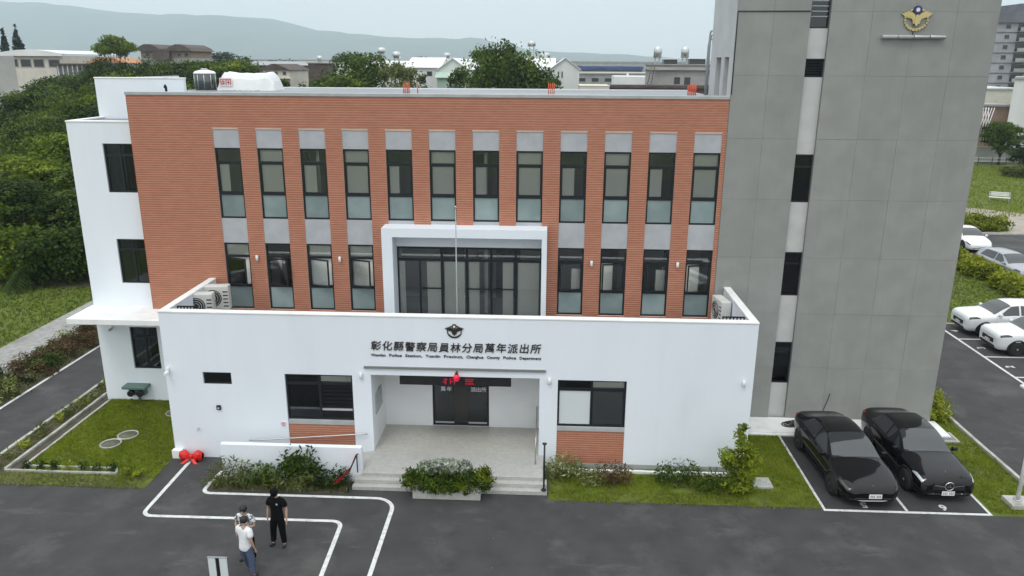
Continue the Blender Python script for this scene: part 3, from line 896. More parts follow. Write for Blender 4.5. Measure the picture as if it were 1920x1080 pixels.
# --- left wing
WL, DW, WZ = -16.97, 4.30, 10.62
wins = [(-15.76, -14.62, 8.14, 9.89), (-15.74, -14.62, 4.74, 6.43), (-15.72, -14.66, 1.32, 3.01)]
wg = MB()
wg.wall(WL, BL + 0.4, 0.0, WZ, DW, DW + 0.22, wins)
wg.box(BL + 0.4, XL - 0.004, DW, DW + 0.22, 0, 3.72)
wg.box(WL, WL + 0.2, DW + 0.22, 17.0, 0.0, WZ)
wg.box(WL, BL + 0.4, 16.8, 17.0, 0.0, WZ - 0.01)
wg.build('wing_wall', M['white'], ST)
MB().bbox(WL - 0.02, BL - 0.005, DW - 0.02, DW + 0.24, WZ, WZ + 0.06, 0.01).bbox(WL - 0.02, WL + 0.22, DW + 0.242, 6.45, WZ, WZ + 0.06, 0.01).build('wing_coping', M['white2'], ST)
MB().box(WL + 0.2, BL + 0.4, DW + 0.22, 6.5, WZ - 0.2, WZ - 0.02).build('wing_roof', M['roof'], ST)
ub = MB(); ub.box(-17.0, -13.6, 6.5, 6.7, WZ - 0.2, 12.07).box(-17.0, -16.8, 6.7, 13, WZ - 0.2, 12.07)
ub.build('roof_screen_wall', M['white'], ST)
MB().bbox(-17.02, -13.58, 6.48, 6.72, 12.072, 12.12, 0.01).build('screen_coping', M['white2'], ST)
for k, (x0, x1, z0, z1) in enumerate(wins):
    f = MB(); y = DW + 0.06
    bars(f, x0 + .002, x1 - .002, z0 + .002, z1 - .002, y, y + 0.09, 0.055)
    zm = z0 + (z1 - z0) * 0.76; xm = (x0 + x1) / 2
    f.box(x0 + .057, x1 - .057, y + .003, y + .087, zm - .04, zm + .04).box(xm - .035, xm + .035, y + .005, y + .085, z0 + .057, zm - .042).box(xm - .025, xm + .025, y + .006, y + .084, zm + .042, z1 - .057)
    w = f.build('window', M['frame'], ST)
    for (a, b) in ((x0 + .055, xm - .03), (xm + .03, x1 - .055)):
        MB().box(a, b, y + .03, y + .042, z0 + .055, zm - .04).build('pane', M['dglass'], w)
        MB().box(a, b, y + .031, y + .043, zm + .04, z1 - .055).build('transom_pane', M['dglass'], w)
    MB().box(xm + 0.05, x1 - 0.1, y + 0.3, y + 0.31, z0 + 0.1, zm - 0.1).build('blind', M['blind'], w)
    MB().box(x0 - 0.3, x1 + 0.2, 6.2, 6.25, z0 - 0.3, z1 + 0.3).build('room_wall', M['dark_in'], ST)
cn = MB(); cn.bbox(WL - 0.04, XL - 0.003, 2.62, DW - 0.002, 3.66, 3.87, 0.012); cn.build('canopy_slab', M['white2'], ST)

# --- ramp, its wall and rail
rp = MB()
rp.face([(-10.0, -1.14, 0.005), (-5.585, -1.14, H0 - 0.02), (-5.585, -0.004, H0 - 0.02), (-10.0, -0.004, 0.005)])
rp.face([(-10.0, -1.14, 0.0), (-5.585, -1.14, 0.0), (-5.585, -1.14, H0 - 0.02), (-10.0, -1.14, 0.005)])
rp.build('ramp', M['stone'], ST)
MB().bbox(-10.06, -5.59, -1.32, -1.145, 0.0, 1.20, 0.012).build('ramp_wall', M['white'], ST)
hr = MB(); hr.tube([(-9.62, -0.10, 0.71), (-9.4, -0.10, 0.72), (-5.9, -0.10, 1.04), (-5.68, -0.10, 1.05)], 0.022, 10)
ro = hr.build('ramp_handrail', M['steel'], ST)
for x in (-9.3, -8.0, -6.7, -5.9):
    MB().tube([(x, -0.10, 0.70 + (x + 9.62) * 0.0885), (x, -0.002, 0.66 + (x + 9.62) * 0.0885)], 0.012, 6).build('bracket', M['steel'], ro)
# rail on the right porch wall
hr = MB(); hr.tube([(-0.18, 1.85, 1.25), (-0.18, -0.35, 1.25), (-0.18, -0.45, 1.2), (-0.18, -0.62, 0.41)], 0.022, 10)
hr.tube([(-0.18, 1.85, 1.0), (-0.18, -0.4, 1.0)], 0.016, 8)
ro = hr.build('porch_handrail', M['steel'], ST)
MB().tube([(-0.18, 1.8, H0), (-0.18, 1.8, 1.25)], 0.02, 8).build('rail_post', M['steel'], ro)
MB().tube([(-0.18, 0.6, H0), (-0.18, 0.6, 1.25)], 0.02, 8).build('rail_post', M['steel'], ro)
# plinth stub at the left corner
MB().bbox(-12.26, -11.93, -0.18, -0.004, 0, 0.30, 0.01).build('plinth_stub', M['white2'], ST)
# ------------------------------------------------------------------ grey tower block
TW = thing('stair_tower', 'tall grey cladded tower block with narrow window slot and gold emblem', 'tower', (10.2, 4, 0))
TX0, TX1, S0, S1, TD, TZ = 6.055, 14.31, 8.40, 9.03, 3.92, 17.6
slot = [(S0, S1, z0, z1) for (z0, z1) in ((1.44, 3.05), (4.80, 6.40), (8.16, 9.80), (12.32, 12.91), (13.85, 17.0))]
c = MB()
c.box(TX0 + 0.006, S0, TD + 0.04, TD + 0.3, 0.0, TZ).box(S1, TX1 - 0.004, TD + 0.04, TD + 0.3, 0.0, TZ)
c.box(TX1 - 0.26, TX1 - 0.004, TD + 0.3, 7.8, 0.0, TZ).box(TX0 + 0.23, TX1 - 0.26, 7.4, 7.6, 0.0, TZ)
c.build('core_wall', M['joint'], TW)
_zz = [0.0] + [v for s_ in slot for v in (s_[2], s_[3])] + [TZ]
for k in range(0, len(_zz), 2):
    MB().box(S0, S1, TD + 0.13, TD + 0.3, _zz[k], _zz[k + 1]).build('slot_panel', M['conc_strip'], TW)
# cladding boards, each its own piece with open joints
def boards(x0, x1, nx, zs):
    wd = (x1 - x0) / nx
    me = None
    for k in range(len(zs) - 1):
        for i in range(nx):
            a, b = x0 + i * wd + 0.002, x0 + (i + 1) * wd - 0.002
            pr = random.uniform(-0.004, 0.003)
            q = MB(); q.bbox(a, b, TD + pr, TD + 0.045, zs[k] + 0.002, zs[k + 1] - 0.002, 0.002)
            q.build('cladding_panel', M['conc'], TW)


ZS = [0.10, 2.12, 4.17, 6.22, 8.27, 10.32, 12.37, 14.36, 16.4, TZ]
boards(TX0 + 0.004, S0, 2, ZS)
boards(S1, TX1, 4, ZS)
# pale left flank with two door-high openings over the station roof
def side_wall():
    k = MB()
    ops = [(4.55, 5.25, 11.62, 12.95), (5.75, 6.60, 11.62, 12.95)]
    # built as an xz wall, then turned to face -x
    k.wall(TD + 0.05, 7.6, 0.0, TZ - 0.01, 0.0, 0.22, [(a, b, c_, d_) for (a, b, c_, d_) in ops])
    k.v = [(TX0 + v[1], v[0], v[2]) for v in k.v]
    k.f = [f[::-1] for f in k.f]
    return k


side_wall().build('flank_wall', M['conc_side'], TW)
MB().box(TX0 + 0.19, TX0 + 0.24, 4.4, 7.0, 11.5, 13.0).build('opening_backing', M['joint'], TW)
MB().box(TX0 + .25, TX1 - .27, TD + .31, 7.39, TZ - 0.3, TZ - 0.1).build('roof', M['roof'], TW)
# slot windows
for k, (x0, x1, z0, z1) in enumerate(slot):
    y = TD + 0.16
    f = MB(); bars(f, x0 + .002, x1 - .002, z0 + .002, z1 - .002, y, y + .08, .045)
    if k == 3:
        w = f.build('louvre_vent', M['frame'], TW)
        for j in range(6):
            z = z0 + 0.05 + j * 0.085
            MB().face([(x0 + .045, y - .01, z), (x1 - .045, y - .01, z), (x1 - .045, y + .06, z + .06), (x0 + .045, y + .06, z + .06)]).face([(x0 + .045, y - .01, z - .012), (x1 - .045, y - .01, z - .012), (x1 - .045, y - .01, z), (x0 + .045, y - .01, z)]).build('louvre_blade', M['frame'], w)
        MB().box(x0, x1, y + .09, y + .1, z0, z1).build('backing', M['dark_in'], w)
        continue
    zm = z0 + (z1 - z0) * (0.74 if k < 3 else 0.3)
    f.box(x0 + .047, x1 - .047, y + .002, y + .078, zm - .03, zm + .03)
    w = f.build('window', M['frame'], TW)
    MB().box(x0 + .045, x1 - .045, y + .03, y + .04, z0 + .045, zm - .03).build('pane', M['dglass'], w)
    MB().box(x0 + .045, x1 - .045, y + .03, y + .04, zm + .03, z1 - .045).build('transom_pane', M['dglass'], w)
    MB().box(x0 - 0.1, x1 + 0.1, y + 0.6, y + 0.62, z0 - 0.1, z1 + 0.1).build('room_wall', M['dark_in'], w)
    if k == 4:
        for j in range(9):
            z = 14.2 + j * 0.16
            MB().box(x0 + .05, x1 - .05, y - .03, y - .005, z, z + .03).build('bar', M['coping'], w)
# cable run on the face and conduit pipes at the flank
cb = MB(); cb.tube([(6.075, TD - 0.02, 11.75), (6.075, TD - 0.02, 14.34), (6.085, TD - 0.02, 14.36), (8.38, TD - 0.02, 14.37)], 0.016, 6)
tag(cb.build('cable_run', M['frame']), 'thin dark cable running up the tower edge and across below its top', 'cable')
cb = MB()
for j, (yy, zt_) in enumerate(((7.72, 13.75), (7.84, 13.9), (7.96, 13.6))):
    cb = MB(); cb.tube([(TX0 - 0.05, yy, 11.6), (TX0 - 0.05, yy, zt_ - 0.2), (TX0 - 0.03, yy - 0.05, zt_), (TX0 + 0.08, yy - 0.25, zt_ + 0.02)], 0.035, 8)
    if j == 0:
        PT = thing('conduit_pipes', 'bent grey conduit pipes rising beside the pale tower flank', 'pipes', (TX0, 7.8, 11.6))
    cb.build('pipe', M['galv'], PT)

# ------------------------------------------------------------------ emblem, lettering, lamps
def emblem(name, label, cx, y, cz, s, gold, blue, white):
    """dove with spread wings under a sun disc, cereal wreath round it; faces -y"""
    t = thing(name, label, 'emblem', (cx, y, cz))
    d = 0.05 * s
    def P(poly, y0, y1): return MB().prism_y([(p[0] * s, p[1] * s) for p in poly], y0, y1)
    def disc(r, ox, oz, y0, y1, n=24):
        return MB().prism_y([((ox + r * math.cos(2 * math.pi * k / n)) * s, (oz + r * math.sin(2 * math.pi * k / n)) * s) for k in range(n)], y0, y1)
    disc(0.17, 0, 0.36, -d * 1.6, 0).build('sun_disc', blue, t, local=True)
    rays = []
    for k in range(24):
        a = math.pi * 2 * k / 24; rr = 0.10 if k % 2 == 0 else 0.062
        rays.append((rr * math.cos(a), 0.36 + rr * math.sin(a)))
    P(rays, -d * 2.0, -d * 1.61).build('sun', white, t, local=True)
    for sgn in (-1, 1):
        wing = MB()
        for j in range(6):
            a = R(22 + j * 13); L = 0.64 - j * 0.045
            b = Vector((0.06 + 0.01 * j, -0.02 - 0.035 * j))
            dv = Vector((math.cos(a), math.sin(a))); nv = Vector((-dv.y, dv.x)) * 0.055
            pts = [b - nv * .6, b + dv * L * .7 - nv, b + dv * L, b + dv * L * .8 + nv, b + nv * .6]
            pts = [(p.x * sgn, p.y) for p in pts]
            if sgn < 0: pts = pts[::-1]
            wing.prism_y([(p[0] * s, p[1] * s) for p in pts], -d * (1.2 + 0.12 * j), -d * 0.3)
        wing.build('wing', gold, t, local=True)
    P([(0, -0.30), (0.10, -0.16), (0.085, 0.02), (0.05, 0.14), (0, 0.19), (-0.05, 0.14), (-0.085, 0.02), (-0.10, -0.16)], -d * 2.2, -d * .2).build('dove_body', gold, t, local=True)
    for sgn in (-1, 1):
        for j in range(10):
            a = R(-82 + j * 15.5)
            c0 = Vector((0.47 * math.cos(a), -0.02 + 0.43 * math.sin(a)))
            tg = Vector((-math.sin(a), math.cos(a))) * 0.085; nn = Vector((math.cos(a), math.sin(a))) * 0.045
            pts = [c0 - tg, c0 + nn, c0 + tg * 1.3, c0 - nn]
            pts = [(p.x * sgn, p.y) for p in pts]
            if sgn < 0: pts = pts[::-1]
            MB().prism_y([(p[0] * s, p[1] * s) for p in pts], -d, 0).build('wreath_leaf', gold, t, local=True)
    MB().prism_y([((0.43 * math.cos(a) ) * s, (-0.02 + 0.40 * math.sin(a)) * s) for a in [R(-150 + k * 120 / 12) for k in range(13)]] + [((0.39 * math.cos(a)) * s, (-0.02 + 0.36 * math.sin(a)) * s) for a in [R(-30 - k * 120 / 12) for k in range(13)]], -d * .8, 0).build('wreath_stem', gold, t, local=True)
    return t


M['gold'] = simple('gold_metal', (0.60, 0.50, 0.24), 0.35, 0.8)
M['navy'] = simple('navy_enamel', (0.03, 0.025, 0.14), 0.3)
M['enamel_white'] = simple('white_enamel', (0.75, 0.75, 0.82), 0.3)
M['bronze'] = simple('dark_bronze', (0.045, 0.035, 0.03), 0.45, 0.4)
M['bronze_red'] = simple('reddish_bronze', (0.10, 0.05, 0.04), 0.45, 0.4)
emblem('wall_emblem', 'gold winged police emblem with blue disc high on the grey tower', 11.72, TD - 0.006, 14.14, 0.76, M['gold'], M['navy'], M['enamel_white'])
emblem('wall_emblem', 'small dark winged emblem above the lettering on the white wall', -2.785, -0.002, 4.63, 0.46, M['bronze'], M['bronze'], M['white2'])
fl = thing('floodlight_bar', 'long grey floodlight bar under the gold emblem on the tower', 'light bar', (11.7, TD, 13.59))
for k in range(4):
    MB().lathe([(0.055, 0.0), (0.062, 0.01), (0.062, 0.475), (0.055, 0.485)], (10.69 + k * 0.503, TD - 0.10, 13.59), 12, axis='x').build('light_tube', M['galv'] if k > 1 else M['coping'], fl)
for xx in (10.9, 11.68, 12.5):
    MB().box(xx - .02, xx + .02, TD - 0.06, TD - 0.004, 13.58, 13.61).build('bracket', M['galv'], fl)
MB().tube([(11.68, TD - 0.02, 13.62), (11.68, TD - 0.02, 13.76)], 0.012, 6).build('cable', M['frame'], fl)


def text_mesh(txt, size, depth, bold=0.0, shear=0.0):
    cu = bpy.data.curves.new('lettering', 'FONT')
    cu.body = txt; cu.size = size; cu.extrude = depth; cu.offset = bold; cu.shear = shear
    cu.align_x = 'CENTER'; cu.align_y = 'CENTER'; cu.resolution_u = 3
    o = bpy.data.objects.new('lettering', cu)
    COL.objects.link(o)
    bpy.context.view_layer.update()
    dg = bpy.context.evaluated_depsgraph_get()
    me = bpy.data.meshes.new_from_object(o.evaluated_get(dg))
    bpy.data.objects.remove(o); bpy.data.curves.remove(cu)
    return me


def put_text(name, txt, size, depth, mat, loc, rot, parent, bold=0.0, shear=0.0):
    me = text_mesh(txt, size, depth, bold, shear)
    me.materials.clear(); me.materials.append(mat)
    o = link(name, me, parent)
    off = Vector((0, 0, 0))
    q = parent
    while q is not None: off += Vector(q.location); q = q.parent
    o.location = Vector(loc) - off
    o.rotation_euler = rot
    return o


FR = (R(90), 0, 0)
sg = thing('station_name_sign', 'dark raised Chinese and English station name lettering above the porch', 'sign', (-2.78, 0, 4.0))
name = '彰化縣警察局員林分局萬年派出所'
for k, ch in enumerate(name):
    xx = -5.30 + k * (5.06 / 14)
    put_text('character', ch, 0.335, 0.012, M['bronze'], (xx, -0.014, 4.07 + random.uniform(-0.012, 0.012)), FR, sg, 0.003, 0.12)
words_ = 'Wannian Police Station, Yuanlin Precinct, Changhua County Police Department'.split()
xx = -5.46
total = sum(len(w_) for w_ in words_) + 1.6 * (len(words_) - 1)
u = 5.40 / total
for w_ in words_:
    wd = len(w_) * u
    o = put_text('word', w_, 0.130, 0.008, M['bronze'], (xx + wd / 2, -0.010, 3.78), FR, sg, 0.0018)
    dx = o.dimensions.x
    if dx > 0: o.scale.x = wd / dx
    xx += wd + 1.6 * u

lampn = 0
wl_mat = simple('lamp_housing', (0.80, 0.80, 0.78), 0.4)
def wall_lamp(x, y, z, label):
    t = thing('wall_lamp', label, 'wall lamp', (x, y, z), group='small white wall lamps')
    MB().lathe([(0.035, -0.10), (0.05, -0.09), (0.05, 0.09), (0.035, 0.10)], (x, y - 0.06, z), 12).build('lamp_shade', wl_mat, t)
    MB().box(x - .02, x + .02, y - 0.02, y - 0.002, z - .03, z + .03).build('bracket', M['steel'], t)


wall_lamp(-10.38, D, 5.9, 'small white lamp on the tile pier left of the second lower window column')
wall_lamp(-7.36, D, 5.9, 'small white lamp on the tile pier left of the fourth lower window column')
wall_lamp(1.66, D, 5.9, 'small white lamp on the tile pier just right of the portal')
wall_lamp(4.69, D, 5.9, 'small white lamp on the rightmost tile pier by the tower')
wall_lamp(-5.81, 0, 3.08, 'small white lamp on the white wall left of the porch')
wall_lamp(0.22, 0, 3.03, 'small white lamp on the white wall right of the porch')
wall_lamp(6.31, 0, 3.11, 'small white lamp near the right end of the white wall')
# camera at the left corner of the white block
cm = thing('security_camera', 'white security camera on the left corner of the white block', 'camera', (-12.1, 0, 3.05))
MB().lathe([(0.05, 0), (0.06, 0.02), (0.06, 0.20), (0.045, 0.22)], (-12.1, -0.28, 3.06), 12, axis='y').build('camera_body', wl_mat, cm)
MB().box(-12.13, -12.07, -0.12, -0.002, 3.1, 3.2).build('bracket', wl_mat, cm)
cm = thing('security_camera', 'small camera under the canopy on the white wing wall', 'camera', (-16.4, DW, 3.0))
MB().lathe([(0.04, 0), (0.05, 0.02), (0.05, 0.18), (0.04, 0.2)], (-16.35, DW - 0.28, 2.95), 12, axis='y').build('camera_body', M['coping'], cm)
MB().box(-16.37, -16.33, DW - 0.12, DW - 0.002, 2.95, 3.05).build('bracket', wl_mat, cm)

# LED board, red station lamp, door lettering, plaque, socket, no smoking plate
led = thing('led_board', 'long black LED board with red glowing text over the entrance', 'sign', (-2.8, 0.1, 2.9))
MB().bbox(-4.59, -1.0, 0.06, 0.20, 2.76, 3.08, 0.01).build('housing', M['black'], led)
rg = bpy.data.materials.new('red_led'); rg.use_nodes = True
rg.node_tree.nodes['Principled BSDF'].inputs['Base Color'].default_value = (0.25, 0.0, 0.02, 1)
rg.node_tree.nodes['Principled BSDF'].inputs['Emission Color'].default_value = (0.9, 0.01, 0.06, 1)
rg.node_tree.nodes['Principled BSDF'].inputs['Emission Strength'].default_value = 0.35
for k, (cx, segs) in enumerate(((-3.10, ((-.07, .07, .05, .08), (-.02, .02, -.10, .10), (-.09, -.02, -.04, -.01))),
                                (-2.88, ((-.08, .08, .08, .10), (-.08, -.05, -.1, .08), (.05, .08, -.1, .08), (-.05, .05, -.02, .01))),
                                (-2.33, ((-.14, .14, .06, .09), (-.14, .10, -.01, .02), (-.14, .14, -.09, -.06)))) ):
    q = MB()
    for (a, b, c0, c1) in segs: q.box(cx + a, cx + b, 0.050, 0.0585, 2.91 + c0, 2.91 + c1)
    q.build('led_character', rg, led)
rl = thing('red_station_lamp', 'round red police lamp hanging above the LED board', 'lamp', (-2.72, 0, 3.2))
lm = bpy.data.materials.new('red_lamp_glass'); lm.use_nodes = True
pb = lm.node_tree.nodes['Principled BSDF']
pb.inputs['Base Color'].default_value = (0.65, 0.01, 0.05, 1); pb.inputs['Roughness'].default_value = 0.2
pb.inputs['Emission Color'].default_value = (1, 0.03, 0.1, 1); pb.inputs['Emission Strength'].default_value = 0.25
MB().lathe([(0.02, -.13), (0.07, -.11), (0.10, -.04), (0.10, .03), (0.07, .09), (0.03, .11)], (-2.72, -0.16, 3.14), 18).build('lamp_globe', lm, rl)
MB().lathe([(0.05, 0), (0.05, .04), (0.02, .05)], (-2.72, -0.16, 3.25), 12).build('cap', M['frame'], rl)
MB().box(-2.74, -2.70, -0.14, -0.002, 3.28, 3.30).build('bracket', M['frame'], rl)
dl = thing('door_lettering', 'white Chinese lettering across the top of the dark glass doors', 'lettering', (-2.83, 2, 1.8))
for ch, xx in (('萬', -3.45), ('年', -3.24), ('派', -2.40), ('出', -2.22), ('所', -2.03)):
    put_text('character', ch, 0.19, 0.004, M['enamel_white'], (xx, YB + 0.045, 1.78), FR, dl, 0.002)
pl = thing('wall_plaque', 'grey notice plaque on the left wall inside the porch', 'plaque', (-5.5, 0.9, 1.8))
MB().bbox(-5.498, -5.46, 0.42, 1.35, 1.50, 2.20, 0.008).build('plate', M['grey_paint'], pl)
MB().box(-5.459, -5.455, 0.48, 1.29, 1.56, 2.14).build('face', M['frost'], pl)
so = thing('wall_socket', 'small dark square socket box on the white wall under the slot window', 'socket', (-10.57, 0, 1.82))
MB().bbox(-10.64, -10.50, -0.06, -0.002, 1.75, 1.91, 0.01).build('box', M['black'], so)
MB().box(-10.60, -10.54, -0.066, -0.0605, 1.79, 1.85).build('face', M['grey_paint'], so)
tp = thing('wall_tap', 'tiny tap low on the white wall near the red ribbon', 'tap', (-11.33, 0, 1.03))
MB().tube([(-11.33, -0.002, 1.05), (-11.33, -0.09, 1.05), (-11.33, -0.11, 1.0)], 0.014, 8).build('spout', M['steel'], tp)
MB().lathe([(0.03, 0), (0.03, 0.01)], (-11.33, -0.06, 1.07), 8).build('handle', M['steel'], tp)
ns = thing('no_smoking_plate', 'small white plate with red ring beside the left front window', 'sign', (-8.47, 0, 1.28))
MB().bbox(-8.55, -8.39, -0.02, -0.002, 1.18, 1.38, 0.004).build('plate', M['enamel_white'], ns)
rr = MB(); n = 24
for k in range(n):
    a0, a1 = 2 * math.pi * k / n, 2 * math.pi * (k + 1) / n
    rr.face([(-8.47 + .065 * math.cos(a0), -0.024, 1.29 + .065 * math.sin(a0)), (-8.47 + .065 * math.cos(a1), -0.024, 1.29 + .065 * math.sin(a1)), (-8.47 + .043 * math.cos(a1), -0.024, 1.29 + .043 * math.sin(a1)), (-8.47 + .043 * math.cos(a0), -0.024, 1.29 + .043 * math.sin(a0))])
rr.box(-8.475, -8.465, -0.025, -0.021, 1.25, 1.33)
rr.build('ring', M['red'], ns)

# green twin service box on the wing wall
gm = simple('green_grey_enamel', (0.10, 0.17, 0.15), 0.45)
gb = thing('service_inlet', 'grey green twin hooded service inlet low on the wing wall', 'inlet', (-15.62, DW, 0.1))
MB().bbox(-16.10, -15.18, DW - 0.45, DW - 0.003, 0.62, 0.72, 0.01).build('hood', gm, gb)
MB().bbox(-15.95, -15.33, DW - 0.25, DW - 0.003, 0.30, 0.618, 0.01).build('box', gm, gb)
for xx in (-15.82, -15.46):
    MB().lathe([(0.11, -0.16), (0.13, -0.12), (0.13, 0.0), (0.09, 0.02)], (xx, DW - 0.255, 0.42), 16, axis='y').build('coupling', M['frame'], gb)
MB().tube([(-15.62, DW - 0.12, 0.302), (-15.62, DW - 0.12, 0.0)], 0.05, 10).build('pipe', gm, gb)

# ------------------------------------------------------------------ terrace and roof equipment
ac_mat = noise_mat('ac_casing', (0.56, 0.56, 0.53), (0.64, 0.64, 0.61), 3, 0.6)
def ac_unit(x, y, z, rz, label):
    t = thing('air_conditioner', label, 'air conditioner', (x, y, z), rz, group='outdoor air conditioners on the terrace')
    MB().bbox(-0.45, 0.45, -0.17, 0.17, 0.08, 0.95, 0.02).build('casing', ac_mat, t, local=True)
    for xx in (-0.3, 0.3):
        MB().box(xx - 0.04, xx + 0.04, -0.16, 0.16, 0.0, 0.079).build('foot', M['galv'], t, local=True)
    MB().lathe([(0.30, 0.0), (0.30, 0.012)], (-0.1, -0.185, 0.52), 20, axis='y').build('fan_recess', M['frame'], t, local=True)
    for r_ in (0.10, 0.18, 0.26):
        g_ = MB(); g_.tube([(-0.1 + r_ * math.cos(a), -0.192, 0.52 + r_ * math.sin(a)) for a in [2 * math.pi * k / 16 for k in range(17)]], 0.008, 5, caps=False); g_.build('fan_guard_ring', ac_mat, t, local=True)
    for j in range(5):
        MB().box(0.25, 0.42, -0.178, -0.1705, 0.2 + j * 0.13, 0.24 + j * 0.13).build('slot', M['frame'], t, local=True)
    return t


ac_unit(-11.62, 3.05, 3.75 + 0.40, R(8), 'rear and taller looking pale outdoor air conditioner in the left terrace corner')
ac_unit(-11.84, 2.2, 3.75 + 0.36, R(8), 'pale outdoor air conditioner in front of another in the left terrace corner')
ac_unit(6.10, 2.9, 3.75 + 0.30, R(-80), 'pale outdoor air conditioner in the right terrace corner by the tower')
for (x0, x1, y, zt_, lb) in ((-12.0, -11.25, 2.9, 4.14, 'rear'), (-12.2, -11.45, 2.05, 4.10, 'front'), (5.75, 6.35, 2.5, 4.04, 'right')):
    tt = thing('equipment_stand', {'rear': 'grey steel stand under the rear left air conditioner', 'front': 'grey steel stand under the nearer left air conditioner', 'right': 'grey steel stand under the right terrace air conditioner'}[lb], 'stand', ((x0 + x1) / 2, y + 0.2, 3.75))
    MB().box(x0, x1, y, y + 0.5, zt_ - 0.05, zt_).build('top_frame', M['galv'], tt)
    for xx in (x0, x1 - 0.05):
        for yy in (y, y + 0.45):
            MB().box(xx, xx + 0.05, yy, yy + 0.05, 3.75, zt_ - 0.051).build('leg', M['galv'], tt)
def grille_rack(x0, x1, y, label):
    t = thing('wire_rack', label, 'rack', ((x0 + x1) / 2, y, 3.75))
    for z in (4.78, 5.06):
        MB().box(x0, x1, y - .02, y + .02, z, z + .04).build('rail', M['frame'], t)
    for k in range(7):
        xx = x0 + k * (x1 - x0 - 0.04) / 6
        MB().box(xx, xx + .04, y - .015, y + .015, 3.75, 5.058).build('bar', M['frame'], t)


grille_rack(-11.88, -11.2, 0.6, 'low black railing frame behind the left end of the front parapet')
grille_rack(5.62, 6.32, 0.6, 'low black railing frame behind the right end of the front parapet')
fp = thing('flagpole', 'thin grey flagpole standing on the terrace above the emblem', 'flagpole', (-2.74, 0.40, 3.75))
MB().tube([(-2.74, 0.40, 3.75), (-2.74, 0.40, 8.46)], [0.028, 0.014], 10).build('pole', M['coping'], fp)
MB().lathe([(0.01, 0), (0.03, .02), (0.036, .05), (0.02, .08)], (-2.74, 0.40, 8.45), 12).build('finial', M['steel'], fp)

def rods(x, n, label, dx=0.062):
    t = thing('rod_bundle', label, 'steel rods', (x, 4.25, 11.7), group='orange red starter bars on the roof edge')
    for k in range(n):
        for j in range(2):
            xx = x + (k - (n - 1) / 2) * dx
            MB().tube([(xx, 4.30 + j * 0.13, 11.60), (xx + random.uniform(-.012, .012), 4.30 + j * 0.13, 12.06 + random.uniform(-.05, .03))], 0.011, 6).build('rod', M['rebar'], t)
    if n > 1:
        for z in (11.75, 11.9):
            MB().box(x - n * dx / 2, x + n * dx / 2, 4.275, 4.286, z, z + 0.012).build('tie', M['rebar'], t)


rods(-4.84, 4, 'bundle of orange red rods on the roof edge, leftmost of three')
rods(-4.45, 1, 'lone pair of thin orange rods beside the left bundle on the roof')
rods(0.12, 4, 'bundle of orange red rods in the middle of the roof edge')
rods(4.86, 5, 'dense bundle of orange red rods on the roof edge by the tower')

tk = thing('water_tank', 'striped stainless steel water tank on the roof left end', 'water tank', (-14.2, 9, 11.55))
M['tank'] = simple('dark_reflection_steel', (0.13, 0.14, 0.14), 0.15, 1.0)  # dark reflections are put into the steel's base colour
q = MB(); n = 32
q.lathe([(0.40, 0.06), (0.41, 0.08), (0.41, 0.66), (0.40, 0.68)], (-13.68, 8.6, 11.55), n)
q.build('shell', M['tank'], tk)
MB().lathe([(0.42, 0.0), (0.43, 0.03), (0.36, 0.10), (0.16, 0.15), (0.15, 0.15)], (-13.68, 8.6, 12.23), n).build('dome', M['white2'], tk)
MB().lathe([(0.13, 0), (0.13, 0.05), (0.1, 0.06)], (-13.68, 8.6, 12.381), 16).build('lid', M['galv'], tk)
MB().lathe([(0.42, 0.0), (0.42, 0.06)], (-13.68, 8.6, 11.55), n).build('base', M['coping'], tk)
for k in range(10):
    a = 2 * math.pi * k / 10
    MB().lathe([(0.014, 0), (0.014, .56)], (-13.68 + .412 * math.cos(a), 8.6 + .412 * math.sin(a), 11.65), 6).build('rib', M['steel'], tk)
# white sheeted roof equipment
sh = thing('sheeted_equipment', 'bulky roof equipment wrapped in creased white sheeting with red marks', 'equipment', (-12.3, 9, 11.6))
rn = np.random.RandomState(5)
q = MB(); nx, ny = 34, 14
H = np.zeros((nx + 1, ny + 1))
for i in range(nx + 1):
    for j in range(ny + 1):
        u_, v_ = i / nx, j / ny
        e_ = min(u_, 1 - u_) * 9; e2 = min(v_, 1 - v_) * 6
        H[i, j] = 0.70 * min(1, e_) ** .5 * min(1, e2) ** .5 * (0.95 + 0.05 * math.sin(u_ * 7 + 1) + 0.03 * math.sin(u_ * 17 + v_ * 9)) + rn.uniform(-.012, .012)
for i in range(nx):
    for j in range(ny):
        X = lambda a: -13.2 + 2.35 * a / nx
        Y = lambda b: 8.5 + 1.2 * b / ny
        q.face([(X(i), Y(j), 11.6 + H[i, j]), (X(i + 1), Y(j), 11.6 + H[i + 1, j]), (X(i + 1), Y(j + 1), 11.6 + H[i + 1, j + 1]), (X(i), Y(j + 1), 11.6 + H[i, j + 1])])
M['sheet'] = noise_mat('white_sheeting', (0.72, 0.73, 0.73), (0.80, 0.81, 0.81), 2, 0.55, bump=0.6, bscale=5)
q.build('sheeting', M['sheet'], sh)
q = MB()
for (a, b, c0, c1) in ((-13.02, -13.0, 11.80, 12.02), (-12.80, -12.78, 11.80, 12.02), (-12.62, -12.60, 11.80, 12.02), (-13.02, -12.60, 12.02, 12.04), (-12.98, -12.84, 11.93, 11.95), (-12.98, -12.84, 11.86, 11.88), (-12.75, -12.65, 11.90, 11.92), (-12.92, -12.90, 11.83, 12.0), (-12.71, -12.69, 11.83, 12.0)):
    q.box(a, b, 8.47, 8.49, c0, c1)
q.box(-13.06, -12.56, 8.492, 8.50, 11.76, 12.08, 1)
q.build('red_mark', [M['red'], M['sheet']], sh)
vp = thing('roof_vent', 'small dark bent vent on the roof in front of the white screen wall', 'vent', (-15.0, 6.2, 11.6))
